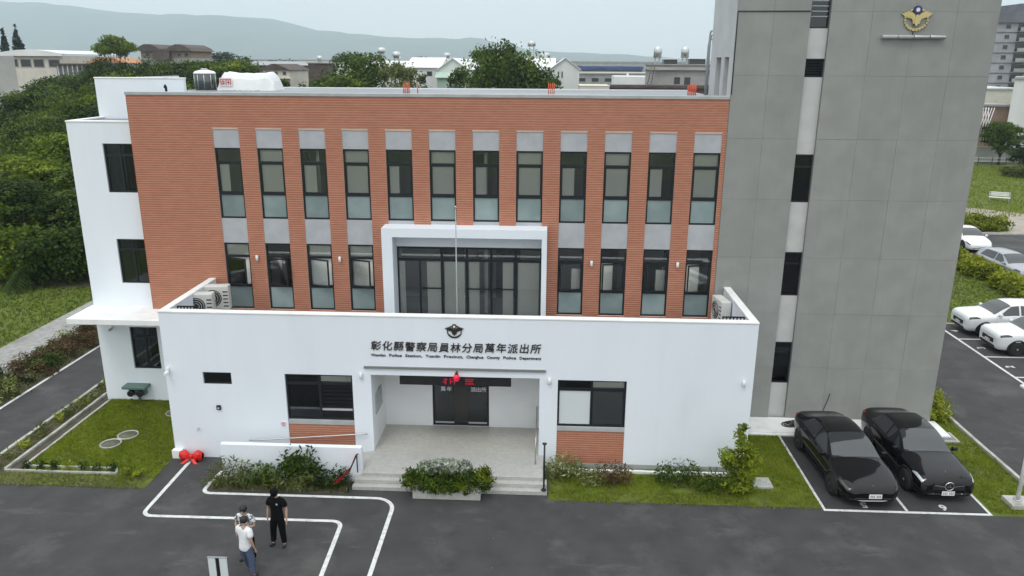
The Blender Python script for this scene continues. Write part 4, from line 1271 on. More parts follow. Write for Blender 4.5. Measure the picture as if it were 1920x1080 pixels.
MB().tube([(-13.9, 5.7, 11.6), (-13.9, 5.7, 11.82), (-13.85, 5.55, 11.86), (-13.82, 5.45, 11.80)], 0.045, 8).build('pipe', M['frame'], vp)
# ------------------------------------------------------------------ cars
def hermite(xs, ys, x):
    xs, ys = np.asarray(xs, float), np.asarray(ys, float)
    d = np.diff(ys) / np.diff(xs)
    mm = np.zeros(len(xs)); mm[0], mm[-1] = d[0], d[-1]
    for i in range(1, len(xs) - 1):
        if d[i - 1] * d[i] > 0:
            w1, w2 = 2 * (xs[i + 1] - xs[i]) + (xs[i] - xs[i - 1]), (xs[i + 1] - xs[i]) + 2 * (xs[i] - xs[i - 1])
            mm[i] = (w1 + w2) / (w1 / d[i - 1] + w2 / d[i])
    i = int(np.clip(np.searchsorted(xs, x) - 1, 0, len(xs) - 2))
    h = xs[i + 1] - xs[i]; t = (x - xs[i]) / h
    return ((1 + 2 * t) * (1 - t) ** 2) * ys[i] + t * (1 - t) ** 2 * h * mm[i] + t * t * (3 - 2 * t) * ys[i + 1] + t * t * (t - 1) * h * mm[i + 1]


SEDAN = dict(s=[0, .07, .28, .85, 1.30, 1.95, 2.40, 2.85, 3.35, 3.95, 4.30, 4.60, 4.72],
             zt=[.52, .64, .735, .89, .985, 1.30, 1.415, 1.44, 1.40, 1.20, 1.09, 1.04, .82],
             zb=[.48, .58, .675, .81, .875, .91, .93, .945, .96, .985, .985, .95, .76],
             w=[.56, .72, .84, .915, .925, .93, .93, .93, .93, .92, .885, .80, .68],
             wr=[.42, .56, .66, .73, .73, .635, .585, .57, .57, .60, .66, .62, .50],
             zs=[.30, .23, .20, .19, .19, .19, .19, .19, .19, .20, .23, .30, .38],
             wf=.88, wrr=3.74, r=.335, cowl=1.36, roof0=2.28, side0=1.62, side1=3.78, bp=2.62, rear0=3.38, rear1=4.02)
SUV = dict(s=[0, .07, .25, .80, 1.18, 1.75, 2.10, 2.60, 3.20, 3.80, 4.18, 4.40, 4.48],
           zt=[.84, .98, 1.045, 1.10, 1.14, 1.46, 1.585, 1.62, 1.615, 1.57, 1.40, 1.08, .86],
           zb=[.76, .90, .97, 1.01, 1.03, 1.04, 1.05, 1.06, 1.08, 1.10, 1.10, 1.02, .80],
           w=[.70, .82, .88, .912, .915, .915, .915, .915, .915, .905, .87, .80, .70],
           wr=[.46, .60, .68, .73, .73, .665, .625, .61, .61, .61, .63, .64, .56],
           zs=[.34, .27, .24, .23, .23, .23, .23, .23, .23, .24, .28, .36, .42],
           wf=.86, wrr=3.50, r=.345, cowl=1.24, roof0=2.02, side0=1.50, side1=3.85, bp=2.45, rear0=3.88, rear1=4.30)

SEDAN2 = dict(s=[0, .06, .22, .80, 1.32, 1.90, 2.30, 2.75, 3.30, 3.90, 4.20, 4.50, 4.60],
              zt=[.60, .74, .84, .945, 1.01, 1.31, 1.425, 1.45, 1.42, 1.22, 1.12, 1.08, .86],
              zb=[.54, .67, .76, .855, .90, .93, .945, .955, .965, .985, .985, .96, .78],
              w=[.66, .78, .85, .905, .915, .92, .92, .92, .92, .91, .88, .82, .72],
              wr=[.52, .62, .69, .73, .735, .645, .60, .585, .585, .61, .67, .65, .54],
              zs=[.28, .22, .20, .19, .19, .19, .19, .19, .19, .20, .23, .30, .38],
              wf=.84, wrr=3.60, r=.335, cowl=1.38, roof0=2.20, side0=1.62, side1=3.72, bp=2.55, rear0=3.34, rear1=3.96)

M['tyre'] = simple('tyre_rubber', (0.012, 0.012, 0.012), 0.85)
M['rim'] = simple('alloy_rim', (0.45, 0.46, 0.47), 0.3, 0.9)
M['rim_dark'] = simple('dark_alloy_rim', (0.08, 0.08, 0.085), 0.35, 0.8)
M['carglass'] = simple('car_glass', (0.020, 0.023, 0.027), 0.03, 0.0, 1.0)
M['lamp_clear'] = simple('headlamp_lens', (0.50, 0.52, 0.54), 0.08, 0.3)
M['lamp_smoke'] = simple('smoked_headlamp', (0.06, 0.062, 0.065), 0.06, 0.2)
M['lamp_red'] = simple('tail_lamp', (0.25, 0.01, 0.01), 0.1)
M['chrome'] = simple('chrome_trim', (0.75, 0.76, 0.77), 0.12, 1.0)
M['plate'] = simple('white_number_plate', (0.74, 0.74, 0.72), 0.45)
M['car_black'] = simple('black_car_paint', (0.004, 0.004, 0.005), 0.06, 0.0, 0.42, 0.0)
M['car_white'] = simple('white_car_paint', (0.74, 0.75, 0.76), 0.22, 0.0, 0.5, 0.5)
M['car_silver'] = simple('silver_car_paint', (0.36, 0.37, 0.40), 0.25, 0.4, 0.5, 0.5)
NC = 14


def make_car(label, K, paint, loc, rz, style, group=None, sx=1.0, rim='rim'):
    t = thing('parked_car', label, 'car', loc, rz, group)
    L = K['s'][-1]

    def sec(s):
        g = {k: hermite(K['s'], K[k], s) for k in ('zt', 'zb', 'w', 'wr', 'zs')}
        zt, zb, w_, wr, zs = g['zt'], g['zb'], g['w'], g['wr'], g['zs']
        h = zb - zs
        cr = min(0.055, max(0.015, (zt - zb) * .35))
        ze = zt - cr
        p = [(0, zs), (.80 * w_, zs), (.95 * w_, zs + .05), (.982 * w_, zs + .3 * h), (w_, zs + .52 * h), (.992 * w_, zs + .80 * h), (.968 * w_, zb - .03), (.93 * w_, zb)]
        a, b = p[7], (wr, ze)
        p += [(a[0] + (b[0] - a[0]) * .36, a[1] + (b[1] - a[1]) * .36), (a[0] + (b[0] - a[0]) * .76, a[1] + (b[1] - a[1]) * .78), b, (.84 * wr, ze + .62 * cr), (.45 * wr, zt - .10 * cr), (0, zt)]
        return p

    def P(s, c):
        q = sec(min(max(s, 0), L)); i = int(min(math.floor(c), NC - 2)); f = c - i
        return Vector(((q[i][0] + (q[i + 1][0] - q[i][0]) * f) * sx, s - L / 2, q[i][1] + (q[i + 1][1] - q[i][1]) * f))
    # body skin
    S = sorted(set([0, .02, .04, .07, .11, .16] + list(np.arange(.2, L - .1, .042)) + [L - .08, L - .05, L - .02, L]))
    V, idx = [], {}
    cols2 = list(range(NC))
    for i, s in enumerate(S):
        q = sec(s)
        for c in range(NC):
            idx[i, c, 1] = len(V); V.append([q[c][0] * sx, s - L / 2, q[c][1]])
            if 0 < c < NC - 1:
                idx[i, c, -1] = len(V); V.append([-q[c][0] * sx, s - L / 2, q[c][1]])
            else:
                idx[i, c, -1] = idx[i, c, 1]
    V = np.array(V)
    ra = K['r'] + 0.055
    F = []
    gone = set()
    cents = [(K['wf'] - L / 2, K['r']), (K['wrr'] - L / 2, K['r'])]
    def inside(v, e=0.0): return any((v[1] - cy) ** 2 + (v[2] - cz) ** 2 < (ra + e) ** 2 for cy, cz in cents)
    for i in range(len(S) - 1):
        for c in range(NC - 1):
            for sg_ in (1, -1):
                f = [idx[i, c, sg_], idx[i, c + 1, sg_], idx[i + 1, c + 1, sg_], idx[i + 1, c, sg_]]
                if 1 <= c <= 5:
                    cen = V[f].mean(0)
                    if inside(cen): gone.update(f); continue
                F.append(f if sg_ < 0 else f[::-1])
    used = set(x for f in F for x in f)
    for k in gone & used:      # snap the arch edge to a circle
        v = V[k]
        cy, cz = min(cents, key=lambda q: (v[1] - q[0]) ** 2 + (v[2] - q[1]) ** 2)
        d = math.hypot(v[1] - cy, v[2] - cz)
        if d > 1e-4 and abs(d - ra) < 0.10 and v[2] > K['zs'][4] + .02:
            V[k][1] = cy + (v[1] - cy) * ra / d; V[k][2] = cz + (v[2] - cz) * ra / d
    for i in (0, len(S) - 1):
        ring = [idx[i, c, 1] for c in range(NC)] + [idx[i, c, -1] for c in range(NC - 2, 0, -1)]
        F.append(ring if i == 0 else ring[::-1])
    me = bpy.data.meshes.new('body')
    me.from_pydata([tuple(v) for v in V], [], [tuple(f) for f in F])
    me.materials.append(paint)
    sm = [True] * (len(F) - 2) + [False, False]
    me.polygons.foreach_set('use_smooth', sm); me.update()
    link('body', me, t)

    def patch(name, mat, s0, s1, c0, c1, off=0.006, ns=14, nc=8, both=False, side=1, s0b=None, s1b=None):
        """surface piece lying a few millimetres proud of the body; s range may slant from column c0 to c1"""
        cs = [c0 + (c1 - c0) * k / nc for k in range(nc + 1)]
        cl = [(c, side) for c in cs]
        if both: cl = [(c, 1) for c in cs] + [(c, -1) for c in cs[::-1][1:]]
        m_ = MB(); G = []
        for (c, sd_) in cl:
            f = (c - c0) / max(1e-6, c1 - c0)
            a = s0 + ((s0b if s0b is not None else s0) - s0) * f
            b = s1 + ((s1b if s1b is not None else s1) - s1) * f
            row = []
            for k in range(ns + 1):
                s = a + (b - a) * k / ns
                p0 = P(s, c); e = .01
                ds = P(min(s + e, L), c) - P(max(s - e, 0), c); dc = P(s, min(c + .02, NC - 1)) - P(s, max(c - .02, 0))
                if dc.length < 1e-6: dc = Vector((-1, 0, 0))
                n = ds.cross(dc)
                n = n.normalized() if n.length > 1e-9 else Vector((0, 0, 1))
                if n.x < 0 and c < NC - 2: n = -n
                if c >= NC - 2 and n.z < 0: n = -n
                q = p0 + n * off
                row.append((q.x * sd_, q.y, q.z))
            G.append(row)
        for i in range(len(G) - 1):
            for k in range(ns):
                f = [G[i][k], G[i + 1][k], G[i + 1][k + 1], G[i][k + 1]]
                m_.face(f, 0, True)
        b = MB()
        o = m_.build(name, mat, t, local=True)
        import bmesh
        bm = bmesh.new(); bm.from_mesh(o.data); bmesh.ops.remove_doubles(bm, verts=bm.verts, dist=1e-5); bmesh.ops.recalc_face_normals(bm, faces=bm.faces)
        bm.to_mesh(o.data); bm.free()
        return o

    ws = K
    patch('windscreen', M['carglass'], ws['cowl'], ws['roof0'], 9.9, 13, both=True, nc=9)
    patch('rear_window', M['carglass'], ws['rear0'], ws['rear1'], 10.2, 13, both=True)
    for sd_ in (1, -1):
        patch('side_window', M['carglass'], ws['side0'] - .18, ws['bp'] - .04, 7.25, 9.75, side=sd_, s0b=ws['side0'] + .55)
        patch('side_window', M['carglass'], ws['bp'] + .04, ws['side1'], 7.25, 9.75, side=sd_, s1b=ws['side1'] - .34)
        for s in (ws['side0'] - .16, ws['bp'], ws['side1'] - .28):
            patch('door_seam', M['black'], s - .005, s + .005, 2.2, 7.2, 0.0025, ns=1, side=sd_)
        patch('sill_trim', M['black'], ws['wf'] + .42, ws['wrr'] - .42, 1.3, 2.25 if style != 'suv' else 3.0, 0.004, side=sd_)
        hl = M['lamp_clear'] if style == 'star' else M['lamp_smoke']
        patch('headlight', hl, .09, .58, 5.7 if style != 'suv' else 5.6, 7.5, 0.006, side=sd_, s1b=.40)
        patch('tail_light', M['lamp_red'], L - .34, L - .06, 6.0, 7.6, 0.006, side=sd_)
        # handles
        for s in (ws['bp'] - .22, ws['side1'] - .42):
            p0 = P(s, 6.2)
            MB().bbox(p0.x * sd_ - .015, p0.x * sd_ + .015, p0.y - .09, p0.y + .09, p0.z - .015, p0.z + .015, .005).build('door_handle', paint, t, local=True)
        # mirrors
        p0 = P(ws['side0'] - .02, 7.6)
        mr = MB(); xa = p0.x * sd_
        lo_, hi_ = (xa + .03, xa + .21) if sd_ > 0 else (xa - .21, xa - .03)
        mr.bbox(lo_, hi_, p0.y - .05, p0.y + .07, p0.z - .02, p0.z + .12, .03)
        mo = mr.build('wing_mirror', paint, t, local=True)
        MB().box(min(xa, xa + .06 * sd_), max(xa, xa + .06 * sd_), p0.y - .02, p0.y + .03, p0.z - .005, p0.z + .03).build('mirror_arm', M['black'], mo, local=True)
    # wheels and dark wheel wells
    for (cy, cz) in cents:
        well = MB(); well.lathe([(ra - .004, -.80 * .93 * sx), (ra - .004, .80 * .93 * sx)], (0, cy, cz), 36, axis='x'); well.build('wheel_well', M['black'], t, local=True)
        for sd_ in (1, -1):
            s0_ = cy + L / 2; ring = MB(); G_ = []
            for k in range(29):
                a_ = R(-14 + 208 * k / 28)
                row_ = []
                for rr_ in (ra - .012, ra + .022, ra + .05):
                    yy_, zz_ = cy + rr_ * math.cos(a_), cz + rr_ * math.sin(a_)
                    wl = hermite(K['s'], K['w'], min(max(yy_ + L / 2, 0.03), L - .03)) * sx
                    zb_ = hermite(K['s'], K['zb'], min(max(yy_ + L / 2, 0.03), L - .03))
                    row_.append(((wl + (.012 if rr_ < ra + .04 else -.01) - max(0, zz_ - zb_ + .16) * .25) * sd_, yy_, max(zz_, .16)))
                row_.insert(0, ((hermite(K['s'], K['w'], min(max(cy + L / 2, 0), L)) * sx - .16) * sd_, row_[0][1], row_[0][2]))
                G_.append(row_)
            for k in range(28):
                for q_ in range(3):
                    ring.face([G_[k][q_], G_[k + 1][q_], G_[k + 1][q_ + 1], G_[k][q_ + 1]], 0, True)
            ring.build('wheel_arch', M['black'], t, local=True)
            wh = MB(); r = K['r']; xo = (.905 * .925) * sx * sd_
            prof = [(r * .62, -.11), (r * .93, -.11), (r, -.075), (r, .075), (r * .93, .11), (r * .62, .11)]
            wh.lathe([(a, b * sd_) for a, b in prof][::sd_], (xo, cy, cz), 32, axis='x')
            wo_ = wh.build('wheel', M['tyre'], t, local=True)
            rm = MB()
            rm.lathe(([(r * .66, .085 * sd_), (r * .66, .118 * sd_), (r * .60, .112 * sd_), (r * .58, .07 * sd_), (.0, .07 * sd_)])[::1], (xo, cy, cz), 32, axis='x', mi=1)
            for k in range(5):
                for dd in (-.13, .13):
                    a = 2 * math.pi * k / 5 + dd
                    d = Vector((0, math.cos(a), math.sin(a))); n_ = Vector((0, -math.sin(a), math.cos(a)))
                    x_ = xo + .105 * sd_
                    q = [d * r * .10 - n_ * .02, d * r * .61 - n_ * .018, d * r * .61 + n_ * .018, d * r * .10 + n_ * .02]
                    q = [(x_, cy + v.y, cz + v.z) for v in q]
                    q2 = [(x_ - .03 * sd_, v[1], v[2]) for v in q]
                    rm.face(q if sd_ < 0 else q[::-1])
                    for e_ in range(4):
                        rm.face([q[e_], q[(e_ + 1) % 4], q2[(e_ + 1) % 4], q2[e_]])
            rm.lathe([(.045, .08 * sd_), (.045, .116 * sd_), (.02, .12 * sd_)], (xo, cy, cz), 12, axis='x')
            rm.build('rim', [M[rim], M['black']], wo_, local=True)
    y0 = -L / 2
    # front fascia
    if style == 'star':
        patch('grille', M['black'], .008, .10, 4.2, 6.2, 0.004, both=False, side=1); patch('grille', M['black'], .008, .10, 4.2, 6.2, 0.004, side=-1)
        MB().box(-.48, .48, y0 - .012, y0 + .01, .46, .66).build('grille_mesh', M['black'], t, local=True)
        for sd_ in (1, -1):
            MB().prism_y([(sd_ * .12, .555), (sd_ * .44, .610), (sd_ * .44, .645), (sd_ * .12, .600)][::1 if sd_ < 0 else -1], y0 - .03, y0 - .013).build('grille_bar', M['chrome'], t, local=True)
        em = MB(); em.tube([(.13 * math.cos(a), y0 - .035, .60 + .13 * math.sin(a)) for a in [2 * math.pi * k / 24 for k in range(25)]], .014, 6, caps=False)
        for k in range(3):
            a = R(90 + 120 * k); d = Vector((math.cos(a), math.sin(a))); n_ = Vector((-d.y, d.x)) * .028
            em.prism_y([tuple(n_ + Vector((0, .60))), tuple(-n_ + Vector((0, .60))), tuple(d * .125 + Vector((0, .60)))], y0 - .042, y0 - .03)
        em.build('front_emblem', M['chrome'], t, local=True)
        q = P(.30, 13); MB().tube([(0, q.y, q.z), (0, q.y, q.z + .05)], .006, 6).lathe([(.022, 0), (.022, .008)], (0, q.y - .004, q.z + .06), 12, axis='y').build('bonnet_ornament', M['chrome'], t, local=True)
        for sd_ in (1, -1):
            lo_, hi_ = sorted((sd_ * .42, sd_ * .78))
            cb_ = MB(); cb_.tube([(sd_ * .40, y0 + .0, .335), (sd_ * .62, y0 + .06, .345), (sd_ * .78, y0 + .20, .375)], .014, 6); cb_.build('bumper_trim', M['chrome'], t, local=True)
        zp = .34
    elif style == 'plain':
        q = P(.16, 13); MB().prism_y([(0, q.z - .045), (.02, q.z + .02), (.045, q.z + .035), (-.045, q.z + .035), (-.02, q.z + .02)], q.y - .05, q.y - .035).build('front_emblem', M['chrome'], t, local=True)
        cb_ = MB(); cb_.tube([(-.80, y0 + .26, .33), (-.6, y0 + .06, .30), (-.3, y0 - .01, .285), (.3, y0 - .01, .285), (.6, y0 + .06, .30), (.80, y0 + .26, .33)], .016, 6); cb_.build('bumper_lip', M['grey_paint'], t, local=True)
        MB().bbox(-.55, .55, y0 - .012, y0 + .02, .33, .37, .008).build('air_intake', M['black'], t, local=True)
        zp = .42
    else:
        MB().bbox(-.46, .46, y0 - .018, y0 + .03, .50, .70, .012).build('grille', M['black'], t, local=True)
        MB().bbox(-.60, .60, y0 - .012, y0 + .06, .30, .42, .008).build('air_intake', M['black'], t, local=True)
        MB().lathe([(.05, -.025), (.05, -.018)], (0, y0, .66), 14, axis='y').build('front_emblem', M['chrome'], t, local=True)
        for sd_ in (1, -1):
            cb_ = MB(); cb_.tube([(sd_ * .56, y0 + .01, .40), (sd_ * .74, y0 + .10, .43)], .03, 8); cb_.build('fog_light', M['lamp_clear'], t, local=True)
        zp = .50
    px_ = .05 if style == 'plain' else 0
    MB().bbox(px_ - .19, px_ + .19, y0 - .036, y0 - .02, zp - .05, zp + .09, .004).build('number_plate', M['plate'], t, local=True)
    for k in range(7):
        if k == 3: continue
        xx = px_ - .135 + k * .045
        MB().box(xx - .012, xx + .012, y0 - .0375, y0 - .0362, zp - .02, zp + .06).build('plate_character', M['joint'], t, local=True)
    return t


make_car('glossy black saloon with smooth nose, in the left bay by the grass', SEDAN, M['car_black'], (9.78, 0.32, 0.009), R(2.0), 'plain', 'black cars in the front bays', rim='rim_dark')
make_car('glossy black saloon with round star emblem and chrome grille bars', SEDAN2, M['car_black'], (12.20, 0.70, 0.009), R(1.0), 'star', 'black cars in the front bays', sx=0.98)
make_car('white compact sport utility car with black grille, farther of two in side bays', SUV, M['car_white'], (22.85, 14.65, 0.009), R(-90), 'suv', 'white cars in the side bays')
make_car('white sport utility car nearest in the side bays, cut by the picture edge', SUV, M['car_white'], (22.9, 12.05, 0.009), R(-90), 'suv', 'white cars in the side bays')
make_car('silver white sport utility car beyond the yellow hedge', SUV, M['car_silver'], (28.95, 25.3, 0.011), R(6), 'suv')
make_car('white saloon far behind the tower corner by the hedge', SEDAN, M['car_white'], (30.9, 34.0, 0.011), R(-5), 'plain')
# ------------------------------------------------------------------ people
def skin_mesh(name, verts, edges, radii, mat, parent, roots=(0,), sub=2):
    me = bpy.data.meshes.new(name)
    me.from_pydata(verts, edges, [])
    me.materials.append(mat)
    o = link(name, me, parent)
    md = o.modifiers.new('skin', 'SKIN'); md.use_smooth_shade = True; md.branch_smoothing = 0.6
    for i, r in enumerate(radii):
        rr = r if isinstance(r, tuple) else (r, r)
        me.skin_vertices[0].data[i].radius = rr
        me.skin_vertices[0].data[i].use_root = i in roots
    s = o.modifiers.new('sub', 'SUBSURF'); s.levels = sub; s.render_levels = sub
    return o


SKIN = simple('skin', (0.42, 0.26, 0.19), 0.55)
HAIR = simple('dark_hair', (0.012, 0.010, 0.010), 0.6)


def chain(V, E, Rr, pts, rad, start=None):
    last = start
    ids = []
    for p, r in zip(pts, rad):
        V.append(p); Rr.append(r); i = len(V) - 1; ids.append(i)
        if last is not None: E.append((last, i))
        last = i
    return ids


def person(label, loc, rz, J, shirt, trousers, shoe, hat=None, hair=HAIR, sleeves=True, h=1.0):
    """J: joint positions (facing -y). One skinned body; clothes are its children."""
    t = thing('person', label, 'person', loc, rz)
    t.scale = (h, h, h)
    j = {k: Vector(v) for k, v in J.items()}
    V, E, Rr = [], [], []
    pel = chain(V, E, Rr, [j['pelvis']], [(.13, .10)])[0]
    sp = chain(V, E, Rr, [j['waist'], j['chest'], j['neck']], [(.125, .095), (.145, .105), (.058, .058)], pel)
    hd = chain(V, E, Rr, [j['neck'].lerp(j['head'], .42), j['head'], j['head'] + (j['head'] - j['neck']).normalized() * .085], [.062, (.080, .095), (.070, .082)], sp[2])
    face = Vector(J['face']).normalized()
    chain(V, E, Rr, [j['head'] + face * .085 + Vector((0, 0, -.01)), j['head'] + face * .112 + Vector((0, 0, -.015))], [.026, .013], hd[1])
    for s_ in ('l', 'r'):
        q = chain(V, E, Rr, [j['sho_' + s_], j['elb_' + s_].lerp(j['sho_' + s_], .45), j['elb_' + s_], j['wri_' + s_].lerp(j['elb_' + s_], .6), j['wri_' + s_]], [.062, .050, .041, .040, .028], sp[1])
        q2 = chain(V, E, Rr, [j['hip_' + s_], j['kne_' + s_].lerp(j['hip_' + s_], .5), j['kne_' + s_], j['ank_' + s_].lerp(j['kne_' + s_], .62), j['ank_' + s_]], [.092, .078, .058, .056, .040], pel)
        hd_ = (j['wri_' + s_] - j['elb_' + s_]).normalized()
        pl_ = chain(V, E, Rr, [j['wri_' + s_] + hd_ * .05, j['wri_' + s_] + hd_ * .09], [(.036, .020), (.038, .016)], q[-1])
        side = face.cross(Vector((0, 0, 1))) if abs(hd_.z) > .5 else Vector((0, 0, 1)).cross(hd_)
        fwd = hd_.cross(side).normalized(); 
        for k, (a, ln) in enumerate(((-.028, .062), (-.010, .075), (.010, .072), (.027, .055))):
            b0 = j['wri_' + s_] + hd_ * .095 + face * a
            chain(V, E, Rr, [b0, b0 + hd_ * ln * .55, b0 + hd_ * ln * .9 + side * .012], [.009, .008, .007], pl_[1])
        b0 = j['wri_' + s_] + hd_ * .045 + face * .03
        chain(V, E, Rr, [b0, b0 + hd_ * .03 + face * .022], [.010, .008], pl_[0])
        ft = Vector(J.get('foot_' + s_, (0, -1, 0))).normalized()
        chain(V, E, Rr, [j['ank_' + s_] + Vector((0, 0, -.045)) + ft * .05, j['ank_' + s_] + Vector((0, 0, -.06)) + ft * .14], [(.036, .03), (.032, .022)], q2[-1])
    skin_mesh('body', [tuple(v) for v in V], E, Rr, SKIN, t)
    # shirt
    V, E, Rr = [], [], []
    c0 = chain(V, E, Rr, [j['pelvis'] + Vector((0, 0, -.20)), j['pelvis'] + Vector((0, 0, -.02)), j['waist'], j['chest'], j['neck'] + Vector((0, 0, .0))], [(.205, .17), (.19, .155), (.185, .150), (.205, .155), (.105, .100)])
    for s_ in ('l', 'r'):
        chain(V, E, Rr, [j['sho_' + s_], j['elb_' + s_].lerp(j['sho_' + s_], .55), j['elb_' + s_].lerp(j['sho_' + s_], .22)], [.098, .090, .085], c0[3])
    skin_mesh('shirt', [tuple(v) for v in V], E, Rr, shirt, t)
    V, E, Rr = [], [], []
    c0 = chain(V, E, Rr, [j['waist'], j['pelvis'] + Vector((0, 0, .0))], [(.160, .13), (.165, .135)])
    for s_ in ('l', 'r'):
        chain(V, E, Rr, [j['hip_' + s_] + Vector((0, 0, -.04)), j['kne_' + s_].lerp(j['hip_' + s_], .5), j['kne_' + s_], j['ank_' + s_].lerp(j['kne_' + s_], .5), j['ank_' + s_] + Vector((0, 0, .01))], [.125, .112, .095, .086, .080], c0[1])
    skin_mesh('trousers', [tuple(v) for v in V], E, Rr, trousers, t)
    for s_ in ('l', 'r'):
        ft = Vector(J.get('foot_' + s_, (0, -1, 0))).normalized()
        a = j['ank_' + s_]
        V, E, Rr = [], [], []
        b = Vector((a.x, a.y, .045))
        chain(V, E, Rr, [b - ft * .045, b + ft * .05, b + ft * .15], [(.045, .046), (.048, .044), (.044, .032)])
        skin_mesh('shoe', [tuple(v) for v in V], E, Rr, shoe, t)
    # hair or cap, eyes
    upv = (j['head'] - j['neck']).normalized()
    hm = MB()
    back = -face
    c = j['head'] + upv * .035 + back * .012
    prof = [(.098, -.055), (.102, .0), (.094, .05), (.066, .082), (.02, .097)] if hat is None else [(.103, -.01), (.106, .03), (.098, .075), (.06, .105), (.02, .112)]
    hm.lathe(prof, (0, 0, 0), 18)
    rot = upv.to_track_quat('Z', 'Y').to_matrix()
    hm.v = [tuple(c + rot @ Vector(v)) for v in hm.v]
    ho = hm.build('hair' if hat is None else 'cap', hair if hat is None else hat, t, local=True)
    if hat is not None:
        br = MB(); side = face.cross(upv)
        pts = [c + face * .08 - side * .08, c + face * .17 - side * .05, c + face * .19, c + face * .17 + side * .05, c + face * .08 + side * .08]
        br.face([tuple(p) for p in pts]); br.face([tuple(p - upv * .012) for p in pts[::-1]])
        br.build('cap_peak', hat, ho, local=True)
        hb = MB(); hb.lathe([(.088, -.08), (.092, -.03), (.094, .0)], (0, 0, 0), 16); hb.v = [tuple(c + back * .018 + rot @ Vector(v)) for v in hb.v]
        hb.build('hair', hair, t, local=True)
    side = face.cross(upv).normalized()
    for s_ in (-1, 1):
        e = MB(); e.lathe([(.004, -.009), (.010, -.003), (.010, .003), (.004, .009)], tuple(j['head'] + face * .083 + side * .032 * s_ + upv * .012), 8); e.build('eye', HAIR, t, local=True)
        e = MB(); e.lathe([(.006, -.024), (.012, -.01), (.014, .012), (.006, .024)], tuple(j['head'] + side * .088 * s_ - face * .005), 8); e.build('ear', SKIN, t, local=True)
    return t


BLK = simple('black_cotton', (0.006, 0.006, 0.007), 0.95, 0, 0.1)
WHT = noise_mat('white_cotton', (0.68, 0.69, 0.70), (0.76, 0.77, 0.78), 12, 0.85, bump=0.4, bscale=20)
JEAN = noise_mat('blue_denim', (0.055, 0.075, 0.13), (0.085, 0.11, 0.18), 14, 0.85)
SHOE = simple('dark_shoe', (0.016, 0.015, 0.015), 0.6)
PATN = noise_mat('patterned_white_cloth', (0.62, 0.62, 0.62), (0.10, 0.10, 0.11), 16, 0.85, lo=.5, hi=.54)
STAND = dict(pelvis=(0, 0, .96), waist=(0, -.01, 1.12), chest=(0, 0, 1.34), neck=(0, -.005, 1.51), head=(0, -.055, 1.625), face=(0, -1, -.55),
             sho_l=(.185, 0, 1.43), elb_l=(.27, .02, 1.15), wri_l=(.30, -.06, .90), sho_r=(-.185, 0, 1.43), elb_r=(-.26, .03, 1.15), wri_r=(-.25, -.05, .90),
             hip_l=(.095, 0, .92), kne_l=(.125, -.015, .50), ank_l=(.15, 0, .09), hip_r=(-.095, 0, .92), kne_r=(-.14, -.01, .50), ank_r=(-.17, .0, .09), foot_l=(.25, -1, 0), foot_r=(-.3, -1, 0))
pm = person('person in black cap, black T-shirt and black trousers, head bowed, standing on the asphalt', (-7.10, -4.72, 0.0), R(-8), STAND, BLK, BLK, SHOE, hat=BLK, h=1.0)
MB().lathe([(.0, 0), (.03, .0), (.03, .004)], (.09, -.142, 1.36), 10, axis='y').build('chest_badge', M['coping'], pm, local=True)
S2 = dict(STAND, head=(0, -.03, 1.635), face=(.15, -1, -.15), elb_l=(.25, -.05, 1.17), wri_l=(.14, -.24, 1.08), elb_r=(-.25, .05, 1.16), wri_r=(-.27, -.02, .91), kne_l=(.11, -.06, .50), ank_l=(.13, -.22, .09), foot_l=(.1, -1, 0))
person('person in white T-shirt and blue jeans seen from behind, one hand in front', (-7.46, -6.05, 0.0), R(158), S2, WHT, JEAN, SHOE, h=0.98)
S3 = dict(STAND, head=(0, -.045, 1.63), face=(.1, -1, -.3), elb_l=(.27, -.02, 1.17), wri_l=(.22, -.20, 1.22), elb_r=(-.29, .0, 1.2), wri_r=(-.22, -.12, 1.0))
person('person with dark hair and patterned top standing half hidden behind the white T-shirt', (-7.68, -5.42, 0.0), R(-10), S3, PATN, BLK, SHOE, h=0.95)

# notice board at the bottom edge
nb = thing('notice_stand', 'small two panel white notice stand with dark middle post on the asphalt', 'sign', (-7.85, -6.75, 0))
MB().bbox(-8.12, -7.93, -6.78, -6.75, 0.35, 1.02, .006).build('panel', M['blind_white'], nb)
MB().bbox(-7.84, -7.65, -6.78, -6.75, 0.35, 1.02, .006).build('panel', M['blind_white'], nb)
MB().box(-7.92, -7.85, -6.79, -6.74, 0.02, 1.03).build('post', M['black'], nb)
MB().box(-8.13, -7.64, -6.785, -6.745, 1.032, 1.05).build('top_rail', M['galv'], nb)
MB().bbox(-8.1, -7.67, -6.95, -6.58, 0.0, 0.03, .01).build('foot_plate', M['black'], nb)
# ------------------------------------------------------------------ vegetation
def tone_mesh(name, V, nv, tones, mat, F=None):
    """V: (n*nv, 3) array of separate nv-gons, one tone per face"""
    n = len(V) // nv
    me = bpy.data.meshes.new(name)
    me.vertices.add(len(V)); me.vertices.foreach_set('co', np.asarray(V, np.float32).ravel())
    me.loops.add(n * nv); me.loops.foreach_set('vertex_index', np.arange(n * nv, dtype=np.int32))
    me.polygons.add(n); me.polygons.foreach_set('loop_start', np.arange(0, n * nv, nv, dtype=np.int32))
    me.polygons.foreach_set('loop_total', np.full(n, nv, np.int32))
    at = me.attributes.new('tone', 'FLOAT', 'FACE'); at.data.foreach_set('value', np.asarray(tones, np.float32))
    me.materials.append(mat)
    me.update(calc_edges=True)
    return me


